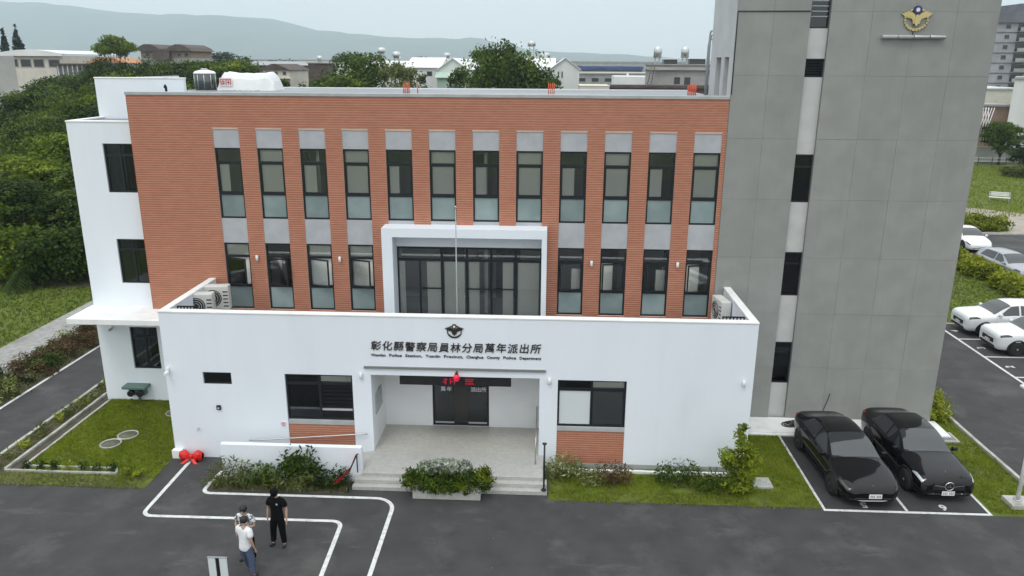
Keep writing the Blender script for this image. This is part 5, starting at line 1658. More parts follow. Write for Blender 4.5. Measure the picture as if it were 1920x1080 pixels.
def leaf_cloud(name, blobs, n, size, mat, seed=0, clumps=28, cr=0.22, aspect=0.55, flat=0.35, shell=0.62, droop=0.0, lim=1.32):
    """blobs: (cx,cy,cz,rx,ry,rz). Leaves gathered in clumps through each blob's outer volume."""
    rn = np.random.RandomState(seed)
    vol = np.array([b[3] * b[4] * b[5] for b in blobs]) ** .67
    cnt = np.maximum(1, (n * vol / vol.sum()).astype(int))
    out, tones = [], []
    for b, k in zip(blobs, cnt):
        c, r = np.array(b[:3]), np.array(b[3:6])
        nc = max(3, int(clumps * (r.prod() ** .667) / max(1e-6, vol.max()) * 1.0)) if len(blobs) > 1 else clumps
        d = rn.normal(size=(nc, 3)); d /= np.linalg.norm(d, axis=1)[:, None]
        rad = shell + (1 - shell) * rn.uniform(0, 1, (nc, 1)) ** .7
        cc = d * rad
        ctone = rn.uniform(-.33, .33, nc)  # random per clump; imitates crown highlights and deep shade in the leaf colour
        ci = rn.randint(0, nc, k)
        p = cc[ci] + rn.normal(size=(k, 3)) * cr * (0.6 + 0.8 * rn.uniform(size=(nc, 1)))[ci]
        ln = np.linalg.norm(p, axis=1)[:, None]; p = np.where(ln > lim, p / ln * (lim - .35 * rn.uniform(size=(k, 1))), p)
        nrm = p / (np.linalg.norm(p, axis=1)[:, None] + 1e-6)
        pos = c + p * r
        nn = nrm * .6 + rn.normal(size=(k, 3)) * .6 + np.array([0, 0, flat])
        nn /= np.linalg.norm(nn, axis=1)[:, None]
        a = np.cross(nn, rn.normal(size=(k, 3))); a /= np.linalg.norm(a, axis=1)[:, None]
        a[:, 2] -= droop; a /= np.linalg.norm(a, axis=1)[:, None]
        bb = np.cross(nn, a)
        s = size * rn.uniform(.6, 1.35, (k, 1))
        A, B = a * s, bb * s * aspect
        q = np.stack([pos - A, pos - A * .1 - B, pos + A, pos - A * .1 + B], 1)
        out.append(q.reshape(-1, 3))
        tones.append(.5 + ctone[ci] + rn.uniform(-.2, .2, k))
    return tone_mesh(name, np.concatenate(out), 4, np.concatenate(tones), mat)


def trunk_mesh(name, h, r, limbs, seed=0, lean=(0, 0), base=0):
    rn = random.Random(seed)
    q = MB()
    top = Vector((lean[0], lean[1], h))
    pts = [Vector((0, 0, -0.1)), Vector((lean[0] * .2 + rn.uniform(-.05, .05), lean[1] * .2, h * .35)), Vector((lean[0] * .6, lean[1] * .6 + rn.uniform(-.08, .08), h * .7)), top]
    q.tube(pts, [r * 1.25, r, r * .8, r * .55], 8)
    for (tx, ty, tz) in limbs:
        st_ = pts[2] if rn.random() < .6 else pts[1]
        e = Vector((tx, ty, tz)); mid = st_.lerp(e, .5) + Vector((rn.uniform(-.15, .15), rn.uniform(-.15, .15), .12 * h * rn.random()))
        q.tube([st_, mid, e], [r * .55, r * .35, r * .12], 6)
    return q.mesh(name, M['bark'])


def tree_proto(kind, seed):
    """returns (trunk mesh, crown mesh) for a tree about 8 m tall at scale 1"""
    rn = random.Random(seed)
    if kind == 'broad':      # loose irregular crown, lobes of all sizes
        bl = [(rn.uniform(-.4, .4), rn.uniform(-.4, .4), 4.6, 1.7, 1.7, 1.9)]
        for k in range(13):
            a = 2 * math.pi * k / 13 * 1.618 + rn.uniform(-.5, .5); zz = rn.uniform(2.2, 6.9)
            d = rn.uniform(.6, 1.0) * (2.7 - abs(zz - 4.2) * .62)
            r_ = rn.uniform(.5, 1.35)
            bl.append((d * math.cos(a), d * math.sin(a), zz, r_ * rn.uniform(.9, 1.3), r_ * rn.uniform(.9, 1.3), r_ * rn.uniform(.5, .8)))
        n, size = 12500, .125
    elif kind == 'umbrella':    # flat topped, bare below
        bl = []
        for k in range(8):
            a = 2 * math.pi * k / 8 + rn.uniform(-.4, .4); d = rn.uniform(1.2, 2.6)
            bl.append((d * math.cos(a), d * math.sin(a), 7.55 - d * .18 + rn.uniform(-.3, .15), rn.uniform(.9, 1.5), rn.uniform(.9, 1.5), rn.uniform(.22, .34)))
        bl.append((.3, 0, 7.8, 1.5, 1.5, .3)); bl.append((-.9, .3, 6.7, .9, .8, .3))
        n, size = 6500, .13
    elif kind == 'spread':      # wide layered tree
        bl = [(0, 0, 4.9, 3.0, 3.0, 1.8)]
        for k in range(13):
            a = 2 * math.pi * k / 13 + rn.uniform(-.3, .3); d = rn.uniform(1.0, 3.7)
            bl.append((d * math.cos(a), d * math.sin(a), 6.5 - d * .62 + rn.uniform(-.6, .4), rn.uniform(.9, 1.7), rn.uniform(.9, 1.7), rn.uniform(.5, .95)))
        n, size = 18000, .135
    elif kind == 'bush':
        bl = [(0, 0, 1.2, 1.5, 1.5, 1.2)]
        for k in range(10):
            a = rn.uniform(0, 6.28); d = rn.uniform(.5, 1.8)
            bl.append((d * math.cos(a), d * math.sin(a), rn.uniform(.4, 2.5), rn.uniform(.35, .95), rn.uniform(.35, .95), rn.uniform(.3, .7)))
        n, size = 6500, .105
    limbs = [(b[0] * .8, b[1] * .8, b[2]) for b in bl[1:]]
    h = max(.8, bl[0][2] * .8)
    return bl, n, size, limbs, h


PROTO = {}
def proto(kind, seed, mat):
    k = (kind, seed, mat)
    if k not in PROTO:
        bl, n, size, limbs, h = tree_proto(kind, seed)
        PROTO[k] = (trunk_mesh('trunk', h, .16 if kind != 'bush' else .05, limbs, seed), leaf_cloud('crown', bl, n, size, M[mat], seed, clumps=30, cr=.27, lim=1.5))
    return PROTO[k]


def tree(label, kind, seed, mat, x, y, h, wd, group=None, z=0.0, name='broadleaf_tree', cat='tree'):
    """h, wd: wanted height and crown width in metres"""
    tm, cm_ = proto(kind, seed, mat)
    H0_ = {'broad': 7.3, 'umbrella': 8.2, 'spread': 7.1, 'bush': 2.9}[kind]
    W0_ = {'broad': 5.3, 'umbrella': 6.8, 'spread': 8.8, 'bush': 4.0}[kind]
    t = thing(name, label, cat, (x, y, z), random.uniform(0, 6.28), group)
    t.scale = (wd / W0_, wd / W0_, h / H0_)
    link('trunk', tm, t); link('crown', cm_, t)
    return t


# --- the wood left of the road: each tree on its own
rt_ = random.Random(11)
WOOD = [
 # x, y, h, w, kind, seed, mat, label
 (-25.8, 21.2, 3.3, 4.6, 'bush', 3, 'leaf_dark', 'low dark bush at the wood edge behind the left wing'),
 (-28.6, 21.0, 3.6, 5.0, 'bush', 5, 'leaf', 'mid green bush at the meadow edge left of the dark bush'),
 (-32.0, 20.8, 3.2, 4.6, 'bush', 3, 'leaf_bright', 'pale green bush at the meadow edge near the picture edge'),
 (-23.2, 23.0, 4.6, 4.4, 'bush', 8, 'leaf_dark', 'dark bush close to the white wing wall above the road'),
 (-35.6, 21.6, 4.2, 5.4, 'bush', 5, 'leaf', 'leafy bush at the far left of the meadow edge'),
 (-26.8, 31.0, 5.6, 6.0, 'broad', 1, 'leaf_bright', 'yellow green tree rising behind the meadow bushes'),
 (-31.8, 30.5, 5.4, 6.2, 'broad', 2, 'leaf', 'mid green tree left of the yellow green one'),
 (-37.4, 31.5, 6.0, 6.4, 'broad', 4, 'leaf_bright', 'bright green tree at the left edge of the wood'),
 (-22.5, 33.5, 7.2, 5.6, 'broad', 2, 'leaf_dark', 'tall dark tree against the left wing wall'),
 (-28.6, 38.0, 7.4, 6.6, 'broad', 4, 'leaf_dark', 'dark tree in the middle of the wood'),
 (-34.4, 38.0, 6.6, 7.0, 'broad', 1, 'leaf', 'rounded green tree left of the dark middle tree'),
 (-41.2, 38.5, 6.8, 7.0, 'broad', 2, 'leaf_bright', 'light green tree on the left in the second row of the wood'),
 (-24.5, 43.0, 8.4, 6.6, 'broad', 1, 'leaf_dark', 'dark tree just behind the wing roof corner'),
 (-31.0, 46.0, 8.2, 7.4, 'spread', 6, 'leaf_bright', 'yellowish wide tree in the middle of the wood'),
 (-38.5, 46.5, 7.6, 7.4, 'broad', 4, 'leaf', 'green tree left of the yellowish wide tree'),
 (-46.5, 47.0, 7.8, 7.2, 'spread', 7, 'leaf_dark', 'wide dark tree at the far left of the third row'),
 (-27.0, 54.0, 9.4, 8.0, 'spread', 7, 'leaf_dark', 'wide dark tree behind the white roof screen'),
 (-35.5, 56.0, 9.0, 8.2, 'broad', 2, 'leaf', 'full green tree in the back of the wood'),
 (-44.5, 56.5, 8.6, 8.4, 'broad', 1, 'leaf_dark', 'dull dark tree in the back left of the wood'),
 (-53.5, 57.0, 8.0, 7.6, 'broad', 4, 'leaf', 'green tree by the big grey wall'),
 (-31.5, 66.0, 10.2, 8.8, 'broad', 4, 'leaf_dark', 'dark tree near the top of the wood'),
 (-40.5, 68.0, 10.2, 9.2, 'spread', 6, 'leaf', 'wide green tree near the top of the wood'),
 (-51.0, 69.0, 9.6, 9.0, 'broad', 2, 'leaf_dark', 'dark crowned tree below the factory roof'),
 (-61.5, 70.0, 9.4, 8.6, 'broad', 1, 'leaf', 'green tree below the factory left end'),
 (-37.0, 80.0, 11.0, 9.6, 'broad', 1, 'leaf', 'green tree at the back behind the roof screen'),
 (-47.5, 82.0, 11.2, 10.0, 'broad', 2, 'leaf_dark', 'dark tree in the back row under the brown house'),
 (-58.5, 84.0, 11.2, 9.6, 'spread', 7, 'leaf', 'spreading tree in the back row under the flat topped tree'),
 (-71.0, 86.0, 10.4, 9.4, 'broad', 4, 'leaf_dark', 'dark tree in the back row below the factory windows'),
 (-54.0, 98.0, 13.2, 11.0, 'broad', 4, 'leaf', 'green tree just right of the brown house gable'),
 (-68.5, 100.0, 13.2, 10.4, 'spread', 6, 'leaf_dark', 'dark spreading tree left of the brown house'),
]

WOOD += [
 (-24.6, 26.5, 5.0, 5.0, 'broad', 4, 'leaf', 'fresh green small tree near the wing wall above the dark bush'),
 (-29.6, 26.2, 4.8, 5.2, 'broad', 1, 'leaf_dark', 'dark small tree behind the meadow bushes'),
 (-34.2, 27.0, 5.0, 5.6, 'broad', 2, 'leaf', 'green small tree behind the far left meadow bush'),
 (-26.4, 36.0, 6.6, 6.0, 'bush', 8, 'leaf_dark', 'dark thicket filling the gap in the middle of the wood'),
 (-31.6, 34.5, 5.4, 6.4, 'bush', 3, 'leaf', 'green thicket between the yellow green and rounded trees'),
 (-35.8, 34.8, 5.6, 6.4, 'bush', 5, 'leaf_dark', 'dark thicket at the left of the lower wood'),
 (-28.4, 49.5, 7.4, 7.4, 'bush', 8, 'leaf', 'leafy thicket below the wide dark tree'),
 (-34.0, 51.0, 7.0, 7.6, 'bush', 3, 'leaf_dark', 'dark thicket in the middle wood'),
 (-41.5, 52.0, 6.8, 7.6, 'bush', 5, 'leaf', 'green thicket left in the middle wood'),
 (-36.0, 62.0, 8.6, 8.4, 'bush', 8, 'leaf_dark', 'dark thicket in the upper middle wood'),
 (-45.0, 63.0, 7.8, 8.4, 'bush', 3, 'leaf_bright', 'pale green thicket in the upper left wood'),
 (-43.0, 75.0, 9.6, 9.0, 'bush', 5, 'leaf_dark', 'dark thicket near the skyline of the wood'),
 (-77.9, 100, 10.6, 9.6, 'broad', 1, 'leaf_dark', 'dark tree far left below the factory hall'),
 (-76.2, 104, 11.0, 9.0, 'spread', 7, 'leaf', 'green spreading tree below the factory window band'),
 (-73.5, 108, 11.6, 9.0, 'broad', 2, 'leaf_dark', 'dark rounded tree under the dark open shed'),
 (-67.2, 104, 12.2, 9.4, 'broad', 4, 'leaf', 'green tree in front of the orange roofed house'),
 (-64.8, 106, 12.9, 9.0, 'spread', 6, 'leaf_dark', 'dark spreading tree under the flat topped tree'),
 (-63.0, 112, 13.2, 9.6, 'broad', 1, 'leaf', 'mid green tree left of the brown house foot'),
 (-56.4, 104, 12.3, 8.6, 'broad', 2, 'leaf_dark', 'dark tree in front of the brown house foot'),
 (-52.6, 108, 13.6, 9.4, 'broad', 4, 'leaf_bright', 'bright tree covering the right half of the brown house foot'),
 (-49.8, 110, 12.4, 8.2, 'spread', 7, 'leaf_dark', 'dark tree right of the brown house above the roof tank'),
 (-66.3, 80, 9.0, 9.0, 'broad', 2, 'leaf', 'green tree beside the pillars of the grey wall'),
 (-61.6, 84, 10.0, 9.0, 'spread', 6, 'leaf_bright', 'light green spreading tree in the upper wood'),
 (-56.0, 82, 10.4, 8.6, 'broad', 1, 'leaf_dark', 'dark tree in the upper wood left of the roof screen'),
 (-53.8, 86, 10.6, 8.8, 'broad', 4, 'leaf', 'green tree just above the roof screen wall'),
 (-59.0, 64, 7.6, 8.0, 'broad', 4, 'leaf_dark', 'dark low tree at the left edge of the wood'),
 (-55.5, 66, 8.6, 8.4, 'spread', 7, 'leaf', 'spreading green tree in the middle wood left side'),
 (-51.6, 68, 9.2, 8.2, 'broad', 1, 'leaf_bright', 'light green tree in the middle wood beside the wing'),
]
for (x, y, h, wd, kd, sd_, mt, lb) in WOOD:
    tree(lb, kd, sd_, mt, x, y, h, wd, 'trees and bushes of the wood', z=-0.02, name='wood_tree' if kd != 'bush' else 'wood_bush', cat='tree' if kd != 'bush' else 'bush')
tree('flat topped tree with bare lower trunk standing above the wood', 'umbrella', 3, 'leaf_bright', -78.5, 120, 17.2, 7.6, name='flat_topped_tree')
# --- trees behind the roof
tree('broad green tree behind the roof, left of the small bushy one', 'broad', 2, 'leaf', -27.4, 88, 13.5, 12.0, 'trees behind the roof', name='roof_line_tree')
tree('bushy dull green tree behind the roof in front of a white shed', 'broad', 4, 'leaf_olive', -19.5, 86, 13.2, 8.6, 'trees behind the roof', name='roof_line_tree')
tree('largest dark spreading tree behind the roof between the white gabled sheds', 'spread', 6, 'leaf', -6.3, 88, 15.4, 14.5, 'trees behind the roof', name='roof_line_tree')
tree('small tree rising behind the bushy one', 'umbrella', 5, 'leaf_dark', -22.5, 120, 13.8, 5.0, 'trees behind the roof', name='roof_line_tree')
tree('dark rounded tree on the skyline left of the broad roof tree', 'broad', 1, 'leaf_dark', -47, 165, 15.2, 9.5, 'trees behind the roof', name='roof_line_tree')
tree('bluish dark tree fading in the haze behind the roof tank', 'broad', 2, 'leaf_dark', -118, 270, 15.5, 17.0, 'trees fading in the haze', name='hazy_tree')
tree('hazy dark tree right of the brown house', 'broad', 4, 'leaf_dark', -78, 165, 13.8, 14, 'trees fading in the haze', name='hazy_tree')
tree('hazy low tree behind the cream house', 'spread', 7, 'leaf_dark', -74, 200, 13.0, 20, 'trees fading in the haze', name='hazy_tree')
tree('wide hazy tree between the cream house and the dark box house', 'spread', 6, 'leaf_dark', -48, 130, 11.6, 15, 'trees fading in the haze', name='hazy_tree')

# conifers
def conifer(label, x, y, h, wd, z=0):
    t = thing('conifer', label, 'tree', (x, y, z), random.uniform(0, 6), 'pointed conifers on the skyline')
    q = MB(); q.tube([(0, 0, -.2), (0, 0, h * .95)], [h * .02, h * .004], 7); link('trunk', q.mesh('trunk', M['bark']), t)
    bl = []
    n = 13
    for k in range(n):
        f = k / (n - 1); r = wd / 2 * (1 - f) ** .9 + .25
        bl.append((0, 0, h * (.10 + .88 * f), r, r, h * .06))
        for j in range(3):
            a = k * 2.4 + j * 2.1; bl.append((r * .75 * math.cos(a), r * .75 * math.sin(a), h * (.09 + .88 * f), r * .4, r * .4, h * .025))
    link('crown', leaf_cloud('crown', bl, 9000, h * .024, M['leaf_pine'], int(abs(x)), clumps=30, cr=.3, aspect=.45, flat=.1, shell=.35), t)


conifer('narrow dark conifer at the far left edge of the skyline', -154.2, 200, 20.8, 4.6)
conifer('broader dark conifer right of the narrow one on the skyline', -150.4, 200, 21.3, 7.0)
# palms
def palm(label, x, y, h, s, mat='leaf_dark'):
    t = thing('palm_tree', label, 'tree', (x, y, 0))
    q = MB(); q.tube([(0, 0, -.1), (.1, 0, h * .5), (0, 0, h)], [.22, .17, .14], 8); link('trunk', q.mesh('trunk', M['bark']), t)
    rn = random.Random(4)
    V, T = [], []
    for k in range(18):
        a = 2 * math.pi * k / 18 + rn.uniform(-.2, .2); up_ = rn.uniform(-.2, .9); L = s * rn.uniform(.8, 1.1)
        for j in range(14):
            f = j / 13
            p = Vector((math.cos(a) * L * f, math.sin(a) * L * f, h + L * (up_ * f - .9 * f * f)))
            d = Vector((math.cos(a), math.sin(a), up_ - 1.8 * f)).normalized(); sd__ = Vector((-math.sin(a), math.cos(a), 0))
            for sg_ in (-1, 1):
                e = p + sd__ * sg_ * L * .28 * (1 - f * .6) + d * L * .12 - Vector((0, 0, L * .08))
                V += [p - d * .05, p + d * .06 * s, e]; T.append(rn.uniform(.2, .9))
    link('crown', tone_mesh('crown', np.array([tuple(v) for v in V]), 3, T, M[mat]), t)


palm('hazy palm tree on the skyline above the cream house', -94.0, 240, 12.5, 3.8)
palm('low dark banana like plant at the meadow edge', -30.2, 19.4, 1.0, 2.0, 'leaf_dark')

# --- small plants near the building
def bush(name, label, x, y, blobs, n, size, mat, group=None, stem=.02, cat='shrub', aspect=.5, cr=.36, droop=0.0, z=0.0, clumps=18):
    t = thing(name, label, cat, (x, y, z), 0, group)
    if name in ('strip_shrub', 'bed_shrub'):      # thin, feathery planting
        n = int(n * .55); cr = .5; blobs = [(b[0] * 1.15, b[1], b[2] * .88, b[3], b[4], b[5] * .95) for b in blobs]
    link('foliage', leaf_cloud('foliage', blobs, n, size, M[mat], int(abs(x * 37 + y * 11)) % 9973, clumps=clumps, cr=cr, aspect=aspect, droop=droop, lim=1.6), t)
    q = MB()
    for b in blobs[:8]:
        q.tube([(b[0] * .3, b[1] * .3, 0), (b[0] * .7, b[1] * .7, b[2] * .6), (b[0], b[1], b[2])], [stem, stem * .8, stem * .4], 5)
    link('stem', q.mesh('stem', M['bark']), t)
    return t


bush('bed_shrub', 'spiky pale green shrub at the left end of the bed before the ramp wall', -9.75, -1.72, [(0, 0, .42, .48, .32, .40), (-.35, -.05, .3, .3, .25, .28), (.35, 0, .4, .3, .28, .34)], 1500, .085, 'leaf_olive', 'shrubs before the ramp wall', aspect=.18)
bush('bed_shrub', 'dark green low shrub in the bed before the ramp wall', -8.85, -1.70, [(0, 0, .36, .55, .28, .34), (.4, 0, .42, .3, .25, .26)], 1300, .07, 'leaf', 'shrubs before the ramp wall', aspect=.4)
bush('bed_shrub', 'pale grassy shrub below the taller dark green bush', -7.75, -1.85, [(0, 0, .30, .50, .25, .30), (.35, -.02, .38, .3, .22, .32), (-.35, 0, .25, .3, .2, .24)], 1500, .085, 'leaf_olive', 'shrubs before the ramp wall', aspect=.16)
bush('bed_shrub', 'tallest dark green bush in the bed before the ramp wall', -7.50, -1.62, [(0, 0, .95, .42, .32, .38), (.15, 0, .6, .4, .3, .3), (-.25, 0, .75, .25, .25, .25)], 1400, .10, 'leaf', 'shrubs before the ramp wall', aspect=.35)
bush('bed_shrub', 'dark feathery shrub at the right end of the bed by the red sash', -6.45, -1.68, [(0, 0, .36, .40, .28, .34), (.25, 0, .48, .22, .2, .24), (-.3, 0, .3, .28, .2, .26)], 1200, .08, 'leaf_dark', 'shrubs before the ramp wall', aspect=.25)
bush('strip_shrub', 'olive shrub under the tile panel just right of the steps', .80, -.75, [(0, 0, .40, .45, .32, .36), (-.3, 0, .55, .22, .2, .2), (.3, .05, .5, .25, .2, .2)], 1200, .075, 'leaf_olive', 'shrubs along the front wall strip', aspect=.3)
bush('strip_shrub', 'brownish red shrub under the right front window', 2.25, -1.0, [(0, 0, .36, .45, .30, .32), (.3, 0, .42, .22, .2, .2)], 1100, .07, 'leaf_red', 'shrubs along the front wall strip', aspect=.3)
bush('strip_shrub', 'low green shrub between the olive and brownish shrubs', 1.55, -.95, [(0, 0, .26, .40, .28, .24)], 800, .07, 'leaf_olive', 'shrubs along the front wall strip', aspect=.25)
bush('strip_shrub', 'dark green shrub against the white wall left of the small upright tree', 4.35, -.80, [(0, 0, .38, .50, .34, .34), (.3, 0, .5, .26, .22, .22), (-.35, 0, .35, .25, .22, .24)], 1300, .07, 'leaf_dark', 'shrubs along the front wall strip', aspect=.3)
bush('strip_shrub', 'low dark ground shrub at the foot of the small upright tree', 5.35, -1.1, [(0, 0, .28, .55, .34, .26)], 1000, .07, 'leaf', 'shrubs along the front wall strip', aspect=.3)
bl = [(0, 0, .35, .42, .38, .30), (.05, 0, .85, .38, .35, .22), (-.12, 0, 1.22, .40, .35, .22), (.25, .0, 1.12, .26, .25, .18), (-.30, 0, 1.0, .24, .22, .16), (0, 0, 1.62, .30, .28, .22), (.02, 0, 2.0, .20, .2, .20)]
bush('upright_tree', 'small upright yellow green tree in layered tufts at the white block corner', 6.10, -1.25, bl, 3600, .065, 'leaf_lime', None, .03, 'tree', aspect=.4, cr=.28, clumps=16)
bush('corner_shrub', 'yellow green shrub at the foot of the tower right corner', 14.75, 4.6, [(0, 0, .45, .50, .6, .42), (.1, .6, .4, .4, .5, .36), (-.1, -.4, .35, .35, .4, .3)], 1600, .08, 'leaf_yellow', None, aspect=.35)
# verge plants in a row along the side road and the front bed
ORD = 'nearest second third fourth fifth sixth seventh eighth ninth tenth eleventh twelfth thirteenth'.split()
k = 0
for (x, y) in [(-17.62 + random.uniform(-.08, .08), yy) for yy in (-1.75, -1.1, -.45, .3, 1.0, 1.45, 2.3, 2.75, 3.2, 3.7, 4.3, 5.0, 5.6)]:
    mt = ('leaf_yellow', 'leaf_olive', 'leaf_olive')[k % 3]
    bush('verge_plant', 'small spiky ' + ('yellowish' if mt == 'leaf_yellow' else 'pale green') + ' plant by the side road kerb, ' + ORD[k] + ' from the forecourt', x, y, [(0, 0, .17, .20, .18, .17)], 80, .11, mt, 'spiky plants along the verge', .012, 'plant', aspect=.14, clumps=8)
    k += 1
for k in range(7):
    x, y = -16.6 + k * .47, -1.14 + random.uniform(-.05, .05)
    bush('bed_plant', 'tiny dark plant in the kerbed bed before the lawn, ' + ('leftmost' if k == 0 else ORD[k]) + ' from the left', x, y, [(0, 0, .14, .14, .12, .15)], 70, .09, 'leaf_yellow' if k in (3,) else 'leaf_dark', 'tiny plants in the kerbed bed', .01, 'plant', aspect=.2, clumps=8)
for (x, y, lb) in ((-13.2, -1.35, 'nearer the kerbed bed'), (-12.75, -1.45, 'nearer the asphalt path')):
    bush('bed_plant', 'tiny yellowish plant at the lawn corner, ' + lb, x, y, [(0, 0, .15, .16, .14, .15)], 70, .09, 'leaf_yellow', 'tiny plants at the lawn corner', .01, 'plant', aspect=.2, clumps=8)
# roadside strip: low shrubbery that reads as one mass
_bl = {'leaf_red': [], 'leaf_olive': [], 'leaf_dark': []}
for yy in np.arange(-4.0, 26, .8):
    for xx in (-21.1, -21.7, -22.2):
        k_ = ('leaf_red', 'leaf_olive', 'leaf_dark')[0 if (yy > 5 and random.random() < .5) else random.choice((1, 1, 2))]
        _bl[k_].append((xx + random.uniform(-.2, .2), yy + random.uniform(-.3, .3), .22, .5, .5, random.uniform(.2, .42)))
for mt, nm, lb in (('leaf_red', 'reddish_undergrowth', 'reddish brown low shrubbery between side road and gravel path'), ('leaf_olive', 'olive_undergrowth', 'olive low shrubbery between side road and gravel path'), ('leaf_dark', 'dark_undergrowth', 'dark green low shrubbery between side road and gravel path')):
    tag(link(nm, leaf_cloud(nm, _bl[mt], 330 * len(_bl[mt]), .085, M[mt], 31, clumps=10, cr=.3, aspect=.3)), lb, 'shrubbery', kind='stuff')

# --- planter with flowers on the steps
pb_ = thing('flower_planter', 'long grey planter box before the steps, overflowing with greenery', 'planter', (-2.84, -1.75, 0))
q = MB(); q.bbox(-3.87, -1.81, -2.20, -1.83, 0.0, 0.50, .015)
q.build('box', M['stone'], pb_)
MB().box(-3.83, -1.85, -2.16, -1.87, .495, .51).build('soil', M['soil'], pb_)
off_ = Vector((-2.84, -1.75, 0))
me = leaf_cloud('greenery', [(-.95 + .19 * i, -.27 + .04 * math.sin(i * 2), .58 + .06 * math.sin(i * 1.7), .26, .24, .24) for i in range(11)] + [(-1.12, -.25, .62, .25, .2, .2), (1.1, -.25, .66, .28, .2, .26)] + [(-.8 + .27 * i, -.40, .42 + .05 * math.sin(i * 2.3), .2, .12, .16) for i in range(7)], 4200, .075, M['leaf'], 21, clumps=12, cr=.45, aspect=.36, droop=.4, lim=1.7)
link('greenery', me, pb_)
me = leaf_cloud('palm_sprays', [(-.9, -.3, .48, .4, .12, .16), (-.2, -.42, .44, .5, .1, .14), (.6, -.40, .46, .4, .1, .14), (1.15, -.3, .70, .2, .15, .3)], 900, .16, M['leaf_bright'], 22, clumps=20, cr=.3, aspect=.14, droop=.4)
link('palm_sprays', me, pb_)
fmat = leaf_mat('cream_blossom', (0.20, 0.24, 0.17), (0.40, 0.43, 0.36), (0.55, 0.56, 0.50), .2)
M['blossom'] = fmat
me = leaf_cloud('blossom', [(-.62, -.12, .93, .24, .2, .17), (-.25, -.10, .97, .25, .2, .18), (.10, -.12, .98, .24, .2, .18), (.45, -.10, .95, .24, .2, .17)], 2600, .042, fmat, 23, clumps=18, cr=.3, aspect=.8)
link('blossom', me, pb_)

# --- lawns and grass
def grass(name, x0, x1, y0, y1, dens, h, mat, seed, label, mask=None, z=0.0):
    rn = np.random.RandomState(seed)
    n = int((x1 - x0) * (y1 - y0) * dens)
    x = rn.uniform(x0, x1, n); y = rn.uniform(y0, y1, n)
    if mask is not None:
        k = mask(x, y); x, y = x[k], y[k]; n = len(x)
    nb_ = 4
    x = np.repeat(x, nb_) + rn.normal(size=n * nb_) * .025; y = np.repeat(y, nb_) + rn.normal(size=n * nb_) * .025
    m_ = n * nb_
    pt = .5 + .24 * np.sin(x * 1.3 + np.sin(y * .9) * 2) * np.cos(y * 1.1 + x * .3) + .14 * np.sin(x * 4.1 + y * 3.3)
    hh = h * rn.uniform(.5, 1.3, m_) * (.75 + .5 * pt)
    a = rn.uniform(0, 2 * np.pi, m_); ln = rn.uniform(.2, .9, m_) * hh
    w_ = rn.uniform(.006, .012, m_) * (h / .07) ** .5
    dx, dy = np.cos(a), np.sin(a)
    p0 = np.stack([x - dy * w_, y + dx * w_, np.full(m_, z)], 1); p1 = np.stack([x + dy * w_, y - dx * w_, np.full(m_, z)], 1)
    p2 = np.stack([x + dx * ln, y + dy * ln, z + hh], 1)
    V = np.stack([p0, p1, p2], 1).reshape(-1, 3)
    o = link(name, tone_mesh(name, V, 3, np.clip(pt + rn.uniform(-.25, .25, m_), 0, 1), M[mat]))
    tag(o, label, 'grass', kind='stuff')


def keep_lawn(x, y):
    ok = np.hypot(x + 14.84, y - .68) > .36
    ok &= np.hypot(x + 14.58, y - 1.34) > .36
    ok &= np.hypot(x + 13.75, y - 3.2) > .30
    ok &= ~((y < -.92) & (x < -13.4))
    ok &= ~((x > -12.9 - .35 * np.sin(y * 2)) & (y < -1.0 - (x + 12.9) * .8) & (y < -.9))
    return ok


grass('lawn_grass', -16.74, -12.26, -1.95, 4.28, 420, .075, 'grass', 1, 'short green lawn grass before the left wing', keep_lawn)
def ragged(x, y):
    e = -2.02 - .10 * np.sin(x * 2.3) * np.sin(x * 5.1 + 1) - .05 * np.sin(x * 13)
    return (y > e) & ((np.sin(x * 3.1 + y * 2) + np.sin(y * 5.3 - x * 1.7) > -1.35) | (y > -1.2))


grass('front_strip_grass', .28, 8.40, -2.16, -.36, 300, .07, 'grass', 2, 'patchy grass along the front wall strip', ragged)
grass('front_edge_grass', .28, 8.40, -2.20, -1.45, 130, .055, 'grass_dry', 14, 'straggling dry grass at the asphalt edge of the front strip')
grass('front_strip_grass', 6.66, 8.42, -.36, 2.6, 420, .07, 'grass', 3, 'green grass between white block and parked cars')
grass('right_strip_grass', 13.36, 15.18, -2.1, 2.6, 300, .07, 'grass', 4, 'grass strip right of the parked cars')
grass('right_strip_grass', 14.35, 15.18, 2.6, 15, 220, .07, 'grass', 5, 'grass strip along the tower right side')
grass('verge_grass', -18.0, -17.32, -2.0, 12, 300, .07, 'grass_dry', 6, 'thin dry grass in the verge row')
grass('forecourt_edge_grass', -17.9, -12.4, -2.12, -1.34, 330, .07, 'grass_dry', 7, 'thin dry grass along the forecourt edge')
grass('bed_grass', -10.2, -5.9, -2.0, -1.36, 260, .13, 'grass_dry', 8, 'tufty pale grass in the shrub bed')
grass('meadow_grass', -60, -24.95, 6.0, 19.3, 45, .12, 'meadow', 9, 'meadow grass beyond the gravel path')
grass('roadside_grass', -22.9, -20.7, -4, 26, 90, .13, 'grass_dry', 10, 'rough grass under the roadside shrubs')
grass('side_grass', 18.2, 26.6, 16.1, 34, 60, .12, 'meadow', 12, 'green grass before the yellow hedge')
grass('park_grass', 36.0, 72, 46.0, 82, 12, .22, 'grass', 13, 'open green park grass beyond the sandy path')

